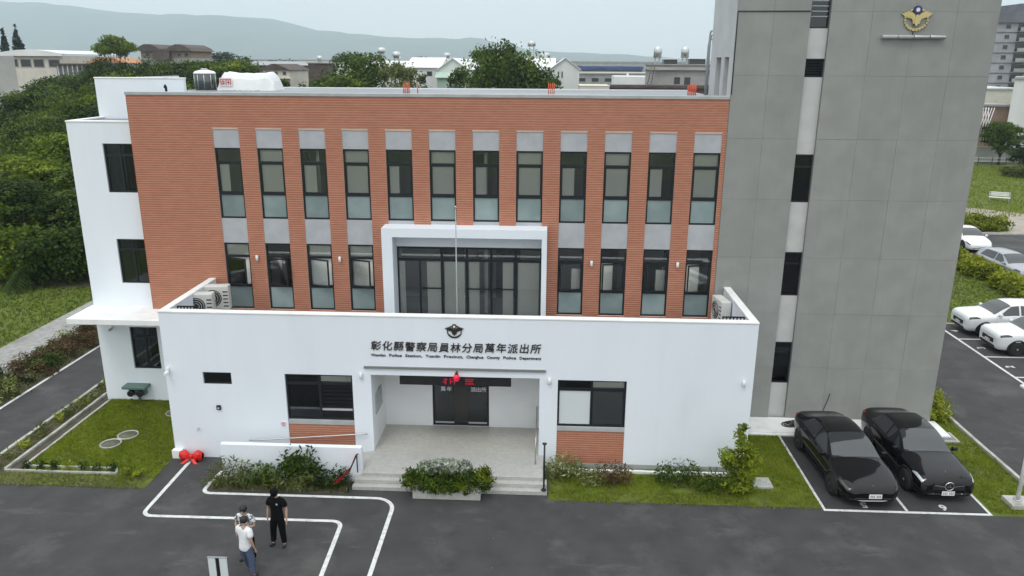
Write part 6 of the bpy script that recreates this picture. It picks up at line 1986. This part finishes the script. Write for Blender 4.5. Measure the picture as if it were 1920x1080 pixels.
# --- yellow hedges on the right
def hedge(label, x, y, blobs, n, size):
    t = thing('clipped_hedge', label, 'hedge', (x, y, 0))
    link('foliage', leaf_cloud('foliage', blobs, n, size, M['leaf_yellow'], 17, clumps=22, cr=.22, aspect=.5), t)
    q = MB()
    for b in blobs: q.tube([(b[0], b[1], -.02), (b[0] * 1.0, b[1], b[2])], [.03, .015], 5)
    link('stem', q.mesh('stem', M['bark']), t)


hedge('long bright yellow green clipped hedge before the silver car', 27.35, 25.5, [(random.uniform(-.15, .15), yy, .5, .85, .85, .5 + random.uniform(-.05, .08)) for yy in np.arange(-8.5, 8.6, 1.1)], 24000, .10)
hedge('short yellow topped hedge on the island beyond the far car park', 35.0, 40.5, [(dx, dy, .55, 1.0, .9, .55) for (dx, dy) in ((-1.4, -.6), (0, -.5), (1.4, -.3), (-.8, .8), (.6, .9))], 7500, .12)
# ------------------------------------------------------------------ background buildings
M['shed_white'] = noise_mat('white_sheet_metal', (0.62, 0.63, 0.62), (0.70, 0.71, 0.70), .6, .5, stretch=(1, 1, .2))
M['shed_roof'] = noise_mat('pale_roof_sheet', (0.72, 0.72, 0.72), (0.80, 0.80, 0.80), .4, .5)
M['green_sheet'] = noise_mat('pale_green_sheet', (0.33, 0.45, 0.38), (0.42, 0.53, 0.45), .6, .6, stretch=(1, 1, .2))
M['cream'] = noise_mat('cream_render', (0.58, 0.54, 0.48), (0.66, 0.62, 0.55), .8, .8)
M['cream2'] = noise_mat('cream_sheet', (0.62, 0.60, 0.50), (0.68, 0.66, 0.57), .8, .7)
M['brick_far'] = noise_mat('dull_brown_render', (0.27, 0.18, 0.14), (0.34, 0.23, 0.18), .8, .85)
M['roof_dark'] = noise_mat('dark_brown_roof', (0.07, 0.055, 0.05), (0.11, 0.085, 0.075), 1.0, .8)
M['roof_red'] = noise_mat('rusty_roof', (0.10, 0.055, 0.055), (0.15, 0.08, 0.075), .7, .7)
M['grey_far'] = noise_mat('grey_render', (0.30, 0.30, 0.29), (0.38, 0.38, 0.37), .5, .85, c3=(.24, .24, .235), scale3=.3)
M['grey_wall'] = noise_mat('weathered_grey_wall', (0.36, 0.36, 0.34), (0.44, 0.44, 0.42), .4, .85, c3=(.30, .30, .30), scale3=.25)
M['lilac'] = noise_mat('grey_lilac_render', (0.30, 0.30, 0.33), (0.37, 0.37, 0.40), .5, .85)
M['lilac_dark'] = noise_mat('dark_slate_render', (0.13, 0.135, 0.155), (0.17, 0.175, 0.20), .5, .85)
M['win_far'] = simple('dark_far_window', (0.045, 0.05, 0.055), .2)
M['blue_sheet'] = noise_mat('blue_roof_sheet', (0.05, 0.08, 0.22), (0.08, 0.11, 0.27), .4, .6)
M['pink'] = noise_mat('pinkish_wall', (0.56, 0.48, 0.45), (0.62, 0.54, 0.51), .8, .8)
M['orange_roof'] = noise_mat('orange_tile_roof', (0.42, 0.20, 0.10), (0.50, 0.27, 0.15), .8, .8)


def win(parent, x0, x1, y, z0, z1, name='window', mat='win_far', depth=.12):
    """framed opening set in a wall facing -y"""
    f = MB(); bars(f, x0, x1, z0, z1, y - .05, y + .02, max(.05, (x1 - x0) * .07))
    o = f.build(name, M['grey_far'], parent)
    MB().box(x0 + .03, x1 - .03, y - .012, y + .01, z0 + .03, z1 - .03).build('pane', M[mat], o)


def gable(label, x0, x1, y0, y1, ze, zr, mat_w, name='gabled_shed', ridge='x', roof='shed_roof', group=None):
    t = thing(name, label, 'shed', ((x0 + x1) / 2, y0, 0), group=group)
    if ridge == 'y':      # gable faces the camera
        xm = (x0 + x1) / 2
        q = MB(); q.prism_y([(x0, 0), (x1, 0), (x1, ze), (xm, zr), (x0, ze)], y0, y1); q.build('wall', M[mat_w], t)
        for (a, b) in ((x0, xm), (x1, xm)):
            s = MB(); e = .25 if a == x0 else -.25
            P_ = [(a - e, ze - .12), (b, zr + .0), (b, zr + .12), (a - e, ze + .0)]
            if a > b: P_ = P_[::-1]
            s.prism_y(P_, y0 - .3, y1 + .3); s.build('roof', M[roof], t)
    else:
        q = MB(); q.box(x0, x1, y0, y1, 0, ze); ym = (y0 + y1) / 2
        q.face([(x0, y1, ze), (x0, y0, ze), (x0, ym, zr)]).face([(x1, y0, ze), (x1, y1, ze), (x1, ym, zr)])
        q.build('wall', M[mat_w], t)
        for s_ in (0, 1):
            ya = y0 - .35 if s_ == 0 else y1 + .35
            zb_ = ze - .1
            s = MB(); P_ = [(x0 - .3, ya, zb_), (x1 + .3, ya, zb_), (x1 + .3, ym, zr + .05), (x0 - .3, ym, zr + .05)]
            if s_: P_ = P_[::-1]
            s.face(P_).face([(p[0], p[1], p[2] - .1) for p in P_[::-1]])
            s.face([P_[0], (P_[0][0], P_[0][1], P_[0][2] - .1), (P_[1][0], P_[1][1], P_[1][2] - .1), P_[1]])
            s.build('roof', M[roof], t)
    return t


t = gable('white gabled shed between the two largest trees, roof side facing left', -23.2, -17.8, 108, 122, 12.1, 13.55, 'shed_white')
win(t, -19.9, -19.0, 108, 10.6, 11.4)
gable('pale shed with its gable behind the bushy tree, right of the white roof', -17.7, -13.0, 106, 120, 11.7, 13.4, 'shed_white', ridge='y')
gable('pale green sheet lean shed below the pale gable', -17.6, -12.0, 103.5, 105.8, 10.6, 11.2, 'green_sheet', ridge='x', roof='green_sheet')
gable('white shed wing with bright roof right of the largest tree', -4.5, 1.0, 111, 124, 11.9, 13.6, 'shed_white')
t = gable('tall white gable end right of the largest tree', .4, 5.05, 107, 122, 11.85, 13.55, 'shed_white', ridge='y')
win(t, 1.55, 1.80, 107, 10.5, 11.5); win(t, 2.15, 2.40, 107, 10.5, 11.5)
gable('long low shed with pale roof behind the broad tree', -40, -24, 150, 162, 11.8, 13.1, 'shed_white')
gable('distant pale shed with bright roof behind the bushy tree', -27, -15, 158, 170, 12.2, 13.6, 'shed_white')

def roof_tank(label, x, y, z, r=.55, h=1.3, leg=1.0, group='water tanks on far roofs'):
    t = thing('roof_tank', label, 'water tank', (x, y, z), group=group)
    for a in (45, 135, 225, 315):
        MB().box(x + r * .7 * math.cos(R(a)) - .05, x + r * .7 * math.cos(R(a)) + .05, y + r * .7 * math.sin(R(a)) - .05, y + r * .7 * math.sin(R(a)) + .05, z, z + leg).build('leg', M['galv'], t)
    for zz in (.35, .8):
        MB().box(x - r * .75, x + r * .75, y - r * .55, y - r * .45, z + leg * zz, z + leg * zz + .06).build('brace', M['galv'], t)
    MB().lathe([(r * .8, leg), (r, leg + .08), (r, leg + h * .8), (r * .7, leg + h), (.1, leg + h * 1.06)], (x, y, z), 16).build('shell', M['steel'], t)


roof_tank('steel tank on tall legs, left of the pair above the long pale shed', -36.0, 150, 12.6, .9, 1.3, 1.9)
roof_tank('steel tank on legs, right of the pair above the long pale shed', -32.8, 150, 12.4, .9, 1.4, 1.2)
roof_tank('squat tank on the distant pale shed ridge', -22.8, 158, 13.2, .8, 1.1, .6)
roof_tank('tank on a tall frame peeping over the largest tree', -3.2, 130, 12.6, .75, 1.0, 3.2)
roof_tank('pale square looking tank on the white shed ridge', -.6, 124, 13.4, .9, .9, .3)

# grey house with two steel tanks near the tower
h_ = thing('grey_house', 'grey flat roofed house with red stair beside the tower', 'house', (17, 80, 0))
MB().box(13.6, 27, 80, 90, 0, 12.0).build('wall', M['grey_far'], h_)
MB().box(13.3, 27.3, 79.6, 90.3, 12.0, 12.35).build('roof_slab', M['grey_wall'], h_)
MB().box(13.4, 27.2, 79.7, 90.2, 12.6, 12.75).build('parapet_band', M['grey_far'], h_)
MB().box(13.6, 27.0, 79.9, 90, 12.35, 12.6).build('parapet', M['grey_far'], h_)
win(h_, 16.0, 16.9, 80, 10.2, 11.2); win(h_, 17.3, 18.2, 80, 9.9, 11.2)
for (x, lb) in ((13.95, 'left of two'), (17.4, 'right of two')):
    roof_tank('large steel water tank on the grey house roof, ' + lb, x, 81, 12.75, .52, 1.35, .75)
wm = thing('roof_plant', 'low dark roof plant between the tanks on the grey house', 'roof plant', (15.7, 82, 12.75))
MB().bbox(14.9, 16.6, 81.6, 83.4, 12.76, 13.3, .03).build('casing', M['win_far'], wm)
MB().bbox(14.8, 16.7, 81.5, 83.5, 13.31, 13.42, .03).build('cover', M['shed_roof'], wm)
wm = thing('roof_plant', 'low dark roof plant right of the tanks on the grey house', 'roof plant', (19.2, 82, 12.75))
MB().bbox(18.2, 20.2, 81.6, 83.4, 12.76, 13.35, .03).build('casing', M['win_far'], wm)
MB().bbox(18.1, 20.3, 81.5, 83.5, 13.36, 13.44, .03).build('cover', M['coping'], wm)
stt = thing('roof_stair', 'rust red steel stair on the left side of the grey house', 'stair', (13.0, 79, 9))
for xx in (12.75, 13.2):
    MB().tube([(xx - .25, 79.2, 9.4), (xx + .25, 79.2, 12.4)], .045, 6).build('stringer', M['roof_red'], stt)
for k in range(9):
    z = 9.6 + k * .33; x0_ = 12.55 + (z - 9.4) / 3.0 * .5
    MB().box(x0_, x0_ + .45, 79.1, 79.35, z, z + .04).build('step', M['roof_red'], stt)
# white truck like box, red roofs, pink wall
tr = thing('white_roof_box', 'long white box roof in front of the grey house', 'roof', (12.4, 98, 0))
MB().bbox(9.95, 15.2, 98, 103, 8.0, 11.0, .08).build('cover', M['shed_roof'], tr)
MB().box(11.9, 12.2, 99, 99.3, 11.0, 11.4).build('vent', M['shed_roof'], tr)
rr_ = thing('rusty_roof_shed', 'dark rusty flat roofed shed beyond the roof edge by the tower', 'shed', (13, 75, 0))
MB().box(7.7, 22.0, 75, 84, 0, 9.9).build('wall', M['roof_red'], rr_)
MB().box(7.5, 22.2, 74.7, 78.2, 9.9, 10.25).build('roof', M['roof_dark'], rr_)
pk = thing('pink_parapet_house', 'low pinkish parapet wall just beyond the station roof', 'house', (5.7, 74, 0))
MB().box(3.9, 7.45, 74, 80, 0, 10.1).build('wall', M['pink'], pk)
MB().box(3.85, 7.5, 73.95, 80.1, 10.1, 10.2).build('parapet', M['cream2'], pk)
gl = thing('grey_low_factory', 'wide grey low factory under the blue roof line', 'factory', (14, 150, 0))
MB().box(5, 24, 150, 170, 0, 10.6).build('wall', M['grey_far'], gl)
MB().box(4.8, 24.2, 149.7, 170.3, 10.6, 10.9).build('roof', M['grey_wall'], gl)
for k in range(6):
    win(gl, 6.5 + k * 2.8, 8.2 + k * 2.8, 150, 8.9, 9.9)
br_ = thing('blue_roof_factory', 'low factory with long dark blue roof on the right skyline', 'factory', (18, 200, 0))
MB().box(9.5, 26, 200, 215, 0, 11.2).build('wall', M['grey_far'], br_)
MB().box(9.0, 26.4, 199.2, 216, 11.2, 12.1).build('roof', M['blue_sheet'], br_)
# viaduct
vd = thing('viaduct', 'long pale viaduct crossing the hazy skyline', 'viaduct', (-60, 420, 0))
MB().bbox(-330, 75, 420, 432, 11.7, 13.4, .1).build('deck', M['grey_wall'], vd)
MB().box(-330, 75, 419.8, 420.0, 13.2, 14.1).build('parapet', M['grey_far'], vd)
for k in range(18):
    x = -320 + k * 22.5
    MB().box(x - 1.2, x + 1.2, 423, 429, -0.5, 11.7).build('pier', M['grey_wall'], vd)

# brown house left
b_ = thing('brown_house', 'brown two gabled house with dark roof above the wood', 'house', (-108, 200, 0))
MB().box(-115.0, -100.6, 200, 214, 0, 13.6).build('lower_wall', M['grey_wall'], b_)
MB().box(-115.0, -100.6, 199.9, 213.9, 13.6, 15.6).build('wall', M['brick_far'], b_)
MB().box(-111.2, -106.2, 198.6, 199.88, 13.0, 16.0).build('stair_bay', M['roof_dark'], b_)
for (a, b) in ((-116.2, -108.3), (-107.4, -99.6)):
    q = MB(); m_ = (a + b) / 2 
    q.prism_y([(a, 15.5), (b, 15.5), (b - 1.2, 16.5), (m_ + .8, 17.3), (m_ - .8, 17.3), (a + 1.2, 16.5)], 198.4, 214); q.build('roof', M['roof_dark'], b_)
for x in (-113.8, -104.6, -102.6):
    win(b_, x, x + 1.3, 199.9, 13.9, 15.1)
for x in (-109.6, -107.9, -105.5):
    win(b_, x, x + 1.1, 200, 10.4, 12.2)
# cream house
c_ = thing('cream_house', 'cream two storey house with dark rounded roof beside the roof sheeting', 'house', (-38.6, 90, 0))
MB().box(-40.7, -36.9, 90, 99, 0, 11.6).build('wall', M['cream'], c_)
MB().box(-41.0, -36.5, 89.3, 90.0, 10.42, 10.6).build('balcony', M['cream2'], c_)
q = MB(); q.prism_y([(-41.0, 11.6), (-36.6, 11.6), (-37.4, 11.95), (-38.6, 12.45), (-39.3, 12.45), (-40.3, 12.0)], 89.6, 99.2); q.build('roof', M['roof_dark'], c_)
for x in (-40.35, -39.1, -37.85):
    win(c_, x, x + .5, 90, 10.9, 11.4); win(c_, x, x + .5, 90, 9.7, 10.25)
# box house and low roofs behind the roof line
d_ = thing('dark_box_house', 'small dark flat roofed house with rooftop tank left of the broad tree', 'house', (-41, 120, 0))
MB().box(-43.2, -38.8, 120, 128, 0, 12.5).build('wall', M['roof_dark'], d_)
MB().box(-43.4, -38.6, 119.8, 128.2, 12.5, 12.7).build('roof', M['grey_far'], d_)
roof_tank('small dark tank on the box house roof', -41.3, 121, 12.7, .5, .9, .2)
e_ = thing('pale_lean_shed', 'pale low shed roof beside the dark box house', 'shed', (-37, 121, 0))
MB().box(-38.3, -34.5, 120.5, 127, 0, 12.1).build('wall', M['cream2'], e_); MB().box(-38.5, -34.3, 120.2, 127.2, 12.1, 12.3).build('roof', M['shed_roof'], e_)
f_ = thing('grey_roof_shed', 'wide grey roofed shed behind the cream house', 'shed', (-60, 175, 0))
MB().box(-78, -46, 175, 190, 0, 12.0).build('wall', M['grey_far'], f_)
q = MB(); q.face([(-79, 174, 11.9), (-45, 174, 11.9), (-45, 191, 12.9), (-79, 191, 12.9)]).face([(-79, 191, 12.75), (-45, 191, 12.75), (-45, 174, 11.75), (-79, 174, 11.75)]); q.build('roof', M['lilac'], f_)
g_ = thing('yellow_roof_shed', 'small shed with pale yellow roof right of the cream house', 'shed', (-45, 130, 0))
MB().box(-49, -44.5, 130, 136, 0, 11.0).build('wall', M['grey_far'], g_); MB().box(-49.3, -44.2, 129.6, 136.3, 11.0, 11.35).build('roof', M['cream2'], g_)

# factory and grey wall at far left
fa = thing('factory_hall', 'long pale factory hall with curved white roof and dark window band', 'factory', (-98, 130, 0))
MB().box(-106.5, -94.6, 130, 150, 0, 13.6).build('wall', M['cream'], fa)
q = MB()
n = 12
for k in range(n):
    a0, a1 = k / n, (k + 1) / n
    X_ = lambda a: -107.5 + 13.3 * a
    Z_ = lambda a: 13.6 + 1.15 * math.sin(math.pi * (.12 + .76 * a))
    q.face([(X_(a0), 129.2, Z_(a0)), (X_(a1), 129.2, Z_(a1)), (X_(a1), 151, Z_(a1)), (X_(a0), 151, Z_(a0))], 0, True)
    q.face([(X_(a0), 129.2, 13.55), (X_(a1), 129.2, 13.55), (X_(a1), 129.2, Z_(a1)), (X_(a0), 129.2, Z_(a0))])
q.build('roof', M['shed_roof'], fa)
for (a, b) in ((-105.8, -103.6), (-103.2, -101.0), (-100.6, -98.4), (-97.6, -95.2)):
    win(fa, a, b, 130, 11.4, 13.0)
gw_ = thing('grey_gable_wall', 'big weathered grey wall at the far left edge', 'building', (-74, 85, 0))
MB().prism([(-88, 85), (-73.6, 85), (-75.4, 87.5), (-88, 87.5)], 5.7, 13.3).build('wall', M['grey_wall'], gw_)
MB().prism([(-88.1, 84.8), (-73.5, 84.8), (-75.4, 87.7), (-88.1, 87.7)], 5.4, 5.7).build('floor_slab', M['roof_dark'], gw_)
for k in range(5):
    MB().box(-78 + k * 1.25, -77.7 + k * 1.25, 85.2, 85.5, 0, 5.4).build('pillar', M['grey_wall'], gw_)
MB().box(-88, -75.3, 87, 87.3, 0, 5.39).build('back_wall', M['cream2'], gw_)
o_ = thing('orange_roof_house', 'low house with orange roof right of the factory hall', 'house', (-86, 132, 0))
MB().box(-90.5, -84, 132, 140, 0, 12.4).build('wall', M['grey_far'], o_)
q = MB(); q.prism_y([(-91, 12.3), (-83.6, 12.3), (-85.5, 13.4), (-88.5, 13.4)], 131.6, 140.4); q.build('roof', M['orange_roof'], o_)
lo = thing('dark_open_shed', 'dark open fronted shed with pale rail right of the factory hall', 'shed', (-90, 126, 0))
MB().box(-93.6, -84.5, 126, 131, 0, 11.9).build('wall', M['lilac_dark'], lo)
MB().box(-93.9, -84.2, 125.6, 131.3, 11.9, 12.2).build('roof', M['roof_dark'], lo)
for k in range(10):
    MB().box(-93.3 + k * .95, -93.15 + k * .95, 125.8, 125.95, 10.0, 11.9).build('pillar', M['shed_white'], lo)

# apartment block on the right
ap = thing('apartment_block', 'grey many storey apartment block with small windows at the right edge', 'building', (104, 160, 0))
MB().box(98.0, 128, 160, 178, 0, 21.9).build('wall', M['lilac'], ap)
MB().box(96.6, 98.0, 160.4, 178, 0, 21.5).build('dark_bay', M['lilac_dark'], ap)  # narrow set-back bay in the darker render
MB().box(96.2, 128.4, 159.4, 178.4, 21.9, 24.0).build('roof_band', M['lilac_dark'], ap)
MB().box(103.6, 112, 162, 172, 24.0, 26.0).build('roof_house', M['lilac_dark'], ap)
for k in range(8):
    z = 5.0 + k * 2.15
    MB().box(97.95, 128, 159.85, 160.0, z + 1.95, z + 2.07).build('floor_band', M['lilac_dark'], ap)
    win(ap, 99.9, 101.1, 159.99, z + .55, z + 1.55)
    win(ap, 106.0, 107.2, 159.99, z + .55, z + 1.55)
    MB().box(102.6, 105.4, 159.95, 160.0, z + .1, z + 1.7).build('balcony_recess', M['win_far'], ap)
    MB().box(102.4, 105.6, 158.6, 159.84, z - .05, z + .12).build('balcony_slab', M['lilac'], ap)
    MB().box(102.4, 105.6, 158.5, 158.59, z + .12, z + .85).build('balcony_rail', M['grey_far'], ap)
    MB().box(96.2, 96.58, 161, 163, z + .3, z + 1.3).build('air_unit', M['lilac_dark'], ap)
ws_ = thing('white_end_house', 'plain white house wall cut by the right picture edge', 'house', (66, 90, 0))
MB().prism([(64.1, 90), (80, 90), (80, 104), (72.3, 104)], 0, 11.0).build('wall', M['shed_white'], ws_)
MB().prism([(63.9, 89.8), (80.2, 89.8), (80.2, 104.2), (72.3, 104.2)], 11.0, 11.3).build('roof', M['grey_far'], ws_)
cs = thing('cream_low_shop', 'low cream fronted building under the apartment block', 'building', (65, 105, 0))
MB().box(68.0, 75, 108, 118, 0, 9.2).build('wall', M['cream2'], cs)
MB().box(67.8, 75.2, 107.7, 118.2, 9.2, 9.45).build('roof', M['shed_white'], cs)
bs = thing('brick_low_house', 'low brick house below the cream building', 'house', (62, 98, 0))
MB().box(65.5, 70.2, 100, 106, 0, 6.9).build('wall', M['brick_far'], bs)
MB().box(65.2, 70.4, 99.6, 106.2, 6.9, 7.2).build('roof', M['grey_far'], bs)
lt = thing('lattice_screen', 'pale lattice screen beside the tower edge in front of the garden tree', 'screen', (55.5, 86, 0))
for k in range(6):
    MB().tube([(57.3 + k * .35, 86, 3.0), (58.1 + k * .35, 86, 7.4)], .05, 5).build('bar', M['shed_white'], lt)
    MB().tube([(58.1 + k * .35, 86.06, 3.0), (57.3 + k * .35, 86.06, 7.4)], .05, 5).build('bar', M['shed_white'], lt)
for (x0, x1, k) in ((54.4, 64, 0),):
    pass
pw_ = thing('park_wall', 'weathered grey garden wall at the back of the park', 'wall', (60, 87, 0))
for k in range(12):
    MB().bbox(50 + k * 2.2, 52.17 + k * 2.2, 87.0, 87.25, 0, 2.1 + .04 * (k % 3), .02).build('wall_panel', M['grey_wall'], pw_)
rl_ = thing('park_fence', 'thin pale rail fence along the far edge of the park grass', 'fence', (58, 83, 0))
for k in range(14):
    MB().box(50 + k * 1.8, 50.09 + k * 1.8, 82.9, 83.0, 0, 1.1).build('post', M['roof_dark'], rl_)
for z in (.6, 1.02):
    MB().box(50, 73.6, 82.93, 82.97, z, z + .06).build('rail', M['shed_white'], rl_)
tree('round garden tree in front of the park wall', 'broad', 1, 'leaf', 60.8, 84.5, 5.8, 5.2, 'park trees', name='garden_tree')
tree('dark tree at the right edge of the park', 'broad', 4, 'leaf_dark', 60.6, 78.0, 4.0, 4.6, 'park trees', name='garden_tree')
tree('pale flowering bush before the dark tree at the park edge', 'bush', 5, 'leaf_olive', 56.4, 72.5, 1.5, 3.2, 'park bushes', name='park_bush', cat='bush')
bn = thing('park_bench', 'white park bench on the grass beyond the sandy path', 'bench', (44.2, 54.0, 0), R(-25))
for k in range(4):
    MB().bbox(-.9, .9, -.30 + k * .14, -.19 + k * .14, .42, .46, .01).build('seat_slat', M['shed_white'], bn, local=True)
for k in range(3):
    MB().bbox(-.9, .9, .27, .31, .55 + k * .14, .65 + k * .14, .01).build('back_slat', M['shed_white'], bn, local=True)
for xx in (-.8, .8):
    MB().box(xx - .04, xx + .04, -.28, -.2, 0, .42).box(xx - .04, xx + .04, .2, .268, 0, .95).build('leg', M['grey_far'], bn, local=True)

# ------------------------------------------------------------------ odds and ends near the building
# red satin bow at the wall corner
bw = thing('red_bow', 'big red satin bow on the ground at the white wall corner', 'bow', (-11.55, -.28, 0))
bw.scale = (.86, .86, .86)
for sg_ in (-1, 1):
    q = MB(); n = 10
    for i in range(n):
        for j in range(12):
            def pt(a, b):
                th = 2 * math.pi * b / 12; f = a / n
                r_ = .05 + .17 * math.sin(math.pi * min(1, f * .82 + .05)) * (1 + .12 * math.sin(3 * th + a))
                return (sg_ * (.05 + .40 * f), r_ * .8 * math.cos(th), .20 + .04 * f + r_ * math.sin(th))
            q.face([pt(i, j), pt(i + 1, j), pt(i + 1, j + 1), pt(i, j + 1)][::sg_], 0, True)
        q.face([(sg_ * .45, .1 * math.cos(2 * math.pi * j / 12), .24 + .1 * math.sin(2 * math.pi * j / 12)) for j in range(12)])
    q.build('loop', M['red'], bw, local=True)
MB().lathe([(.05, -.08), (.10, -.04), (.10, .04), (.05, .08)], (0, -.02, .2), 12, axis='x').build('knot', M['red'], bw, local=True)
for sg_ in (-1, 1):
    q = MB(); q.face([(0, -.12, .15), (sg_ * .14, -.12, .14), (sg_ * .34, -.28, .02), (sg_ * .2, -.3, .015)][::sg_]).face([(0, -.115, .145), (sg_ * .14, -.115, .135), (sg_ * .34, -.275, .014), (sg_ * .2, -.295, .010)][::-sg_]); q.build('tail', M['red'], bw, local=True)
# left step rail with its red sash
lr = thing('step_handrail', 'short dark step handrail at the left of the entrance steps', 'handrail', (-5.7, -1.7, 0))
MB().tube([(-5.72, -1.42, .40), (-5.72, -1.42, 1.02)], .02, 8).build('rail_post', M['frame'], lr)
MB().tube([(-5.90, -1.95, .0), (-5.90, -1.95, .55)], .02, 8).build('rail_post', M['frame'], lr)
MB().tube([(-5.70, -1.36, 1.0), (-5.72, -1.42, 1.02), (-5.90, -1.95, .58), (-5.92, -2.0, .5)], .024, 8).build('rail', M['frame'], lr)
sa = thing('satin_ribbon', 'red satin ribbon hanging over the left step handrail', 'ribbon', (-6.0, -1.8, .6))
q = MB(); n = 14
A_ = [(-5.74, -1.48, 1.0), (-5.86, -1.82, .72), (-6.06, -1.92, .50), (-6.35, -1.95, .28)]
def lerp_path(f):
    f *= len(A_) - 1; i = min(int(f), len(A_) - 2); f -= i
    return Vector(A_[i]).lerp(Vector(A_[i + 1]), f)
for k in range(n):
    a, b = lerp_path(k / n), lerp_path((k + 1) / n)
    wa, wb = .10 + .05 * math.sin(k * 1.3), .10 + .05 * math.sin((k + 1) * 1.3)
    up__ = Vector((.15, -.25, .5)).normalized()
    q.face([a - up__ * wa, b - up__ * wb, b + up__ * wb, a + up__ * wa], 0, True)
    dd_ = Vector((0, .012, 0))
    q.face([a + up__ * wa + dd_, b + up__ * wb + dd_, b - up__ * wb + dd_, a - up__ * wa + dd_], 0, True)
q.build('cloth', M['red'], sa)
# slim post at the right foot of the steps
sp_ = thing('slim_post', 'slim black post with flat cap at the right foot of the steps', 'post', (.10, -1.73, .14))
MB().tube([(.10, -1.73, .14), (.10, -1.73, 1.68)], .028, 10).build('post', M['frame'], sp_)
MB().lathe([(.028, 0), (.06, .03), (.075, .06), (.02, .075)], (.10, -1.73, 1.67), 14).build('cap', M['frame'], sp_)
MB().lathe([(.09, 0), (.09, .02), (.035, .04)], (.10, -1.73, .14), 14).build('base', M['frame'], sp_)
# coil of cable by the tower foot and the wire up the wall
cl_ = thing('cable_coil', 'coil of black cable lying at the tower foot', 'cable', (9.05, 3.35, .10))
for k in range(4):
    q = MB(); r_ = .24 - .025 * k
    q.tube([(9.05 + .05 * k + 1.25 * r_ * math.cos(a), 3.3 + r_ * .8 * math.sin(a), .125 + .03 * k + .02 * math.sin(3 * a + k)) for a in [2 * math.pi * j / 24 for j in range(25)]], .02, 6, caps=False)
    q.build('loop', M['black'], cl_)
wv = MB(); wv.tube([(10.35, TD - .03, .11), (10.4, TD - .03, .5), (10.52, TD - .025, .9), (10.56, TD - .02, 1.12)], .012, 6)
tag(wv.build('loose_wire', M['frame']), 'loose dark wire curving up the tower wall behind the left black car', 'wire')
# lamp footing at the right edge
lf = thing('lamp_post', 'pale post on a concrete footing in the grass at the right edge', 'lamp post', (14.35, -1.55, 0))
MB().bbox(14.05, 14.75, -1.85, -1.25, 0, .16, .015).build('footing', M['kerb'], lf)
MB().tube([(14.38, -1.5, .16), (14.38, -1.5, 3.2)], .06, 12).build('post', M['white2'], lf)
MB().lathe([(.12, 0), (.12, .02), (.07, .03)], (14.38, -1.5, .16), 14).build('base_flange', M['galv'], lf)
MB().tube([(14.38, -1.5, 3.2), (14.38, -1.5, 3.5), (14.38, -1.2, 3.55)], .04, 10).build('arm', M['white2'], lf)
MB().bbox(14.28, 14.48, -1.2, -.7, 3.5, 3.57, .01).build('lamp_head', M['white2'], lf)

# painted bay numbers
def ground_text(ch, x, y, rz, size, label, cat='marking'):
    me = text_mesh(ch, size, 0.002, .012)
    me.materials.clear(); me.materials.append(M['paint'])
    o = link('bay_number', me); o.location = (x, y, .0125); o.rotation_euler = (0, 0, rz)
    tag(o, label, cat)


ground_text('5', 9.72, -1.80, R(180), .42, 'painted white bay number before the left black car')
ground_text('6', 12.05, -1.82, R(180), .42, 'painted white bay number before the right black car')
for ch, y, lb in (('4', 14.6, 'farthest painted number in the side bays'), ('3', 12.2, 'middle painted number in the side bays before the nearer white car'), ('2', 9.85, 'nearest painted number in the empty side bay')):
    ground_text(ch, 20.55, y, R(90), .50, lb)

# ------------------------------------------------------------------ hills and haze
def hills():
    rn = np.random.RandomState(2)
    prof = [(-9000, 560), (-6000, 520), (-4149, 443), (-3740, 418), (-3272, 372), (-2804, 342), (-2113, 331), (-1715, 232), (-1313, 203), (-511, 180), (-112, 108), (500, 80), (1233, 40), (2600, 30), (5000, 25), (9000, 20)]
    nx, ny = 220, 26
    V, F = [], []
    px_, pz_ = [p[0] for p in prof], [p[1] for p in prof]
    for j in range(ny + 1):
        y = 4300 + 1900 * j / ny
        for i in range(nx + 1):
            x = -9000 + 18000 * i / nx
            f = j / ny
            ridge = np.interp(x, px_, pz_)
            e = (1 - math.cos(math.pi * min(1, f * 1.12))) / 2
            z = ridge * e + (18 * math.sin(x * .006 + y * .004) + 12 * math.sin(x * .017 - y * .01) + rn.uniform(-6, 6)) * math.sin(math.pi * min(1, f)) * min(1, ridge / 200) * (.35 if f > .85 else 1)
            V.append((x, y, max(-2, z - 1)))
    for j in range(ny):
        for i in range(nx):
            a = j * (nx + 1) + i
            F.append((a, a + 1, a + nx + 2, a + nx + 1))
    me = bpy.data.meshes.new('hills'); me.from_pydata(V, [], F)
    me.materials.append(noise_mat('wooded_slope', (0.03, 0.05, 0.025), (0.055, 0.075, 0.035), .004, .95))
    me.polygons.foreach_set('use_smooth', [True] * len(F)); me.update()
    tag(link('hills', me), kind='structure')


hills()
if HAZE:
    hz = MB(); hz.box(-9500, 9500, -400, 6400, -3.5, 640)
    hm_ = bpy.data.materials.new('haze_air'); hm_.use_nodes = True
    hn = hm_.node_tree; hn.nodes.clear()
    ho_ = N(hn, 'ShaderNodeOutputMaterial'); pv = N(hn, 'ShaderNodeVolumePrincipled')
    pv.inputs['Color'].default_value = (0.79, 0.905, 1.0, 1); pv.inputs['Density'].default_value = HAZE
    pv.inputs['Anisotropy'].default_value = 0.2
    hn.links.new(pv.outputs[0], ho_.inputs['Volume'])
    o = hz.build('haze', hm_); tag(o, kind='stuff')
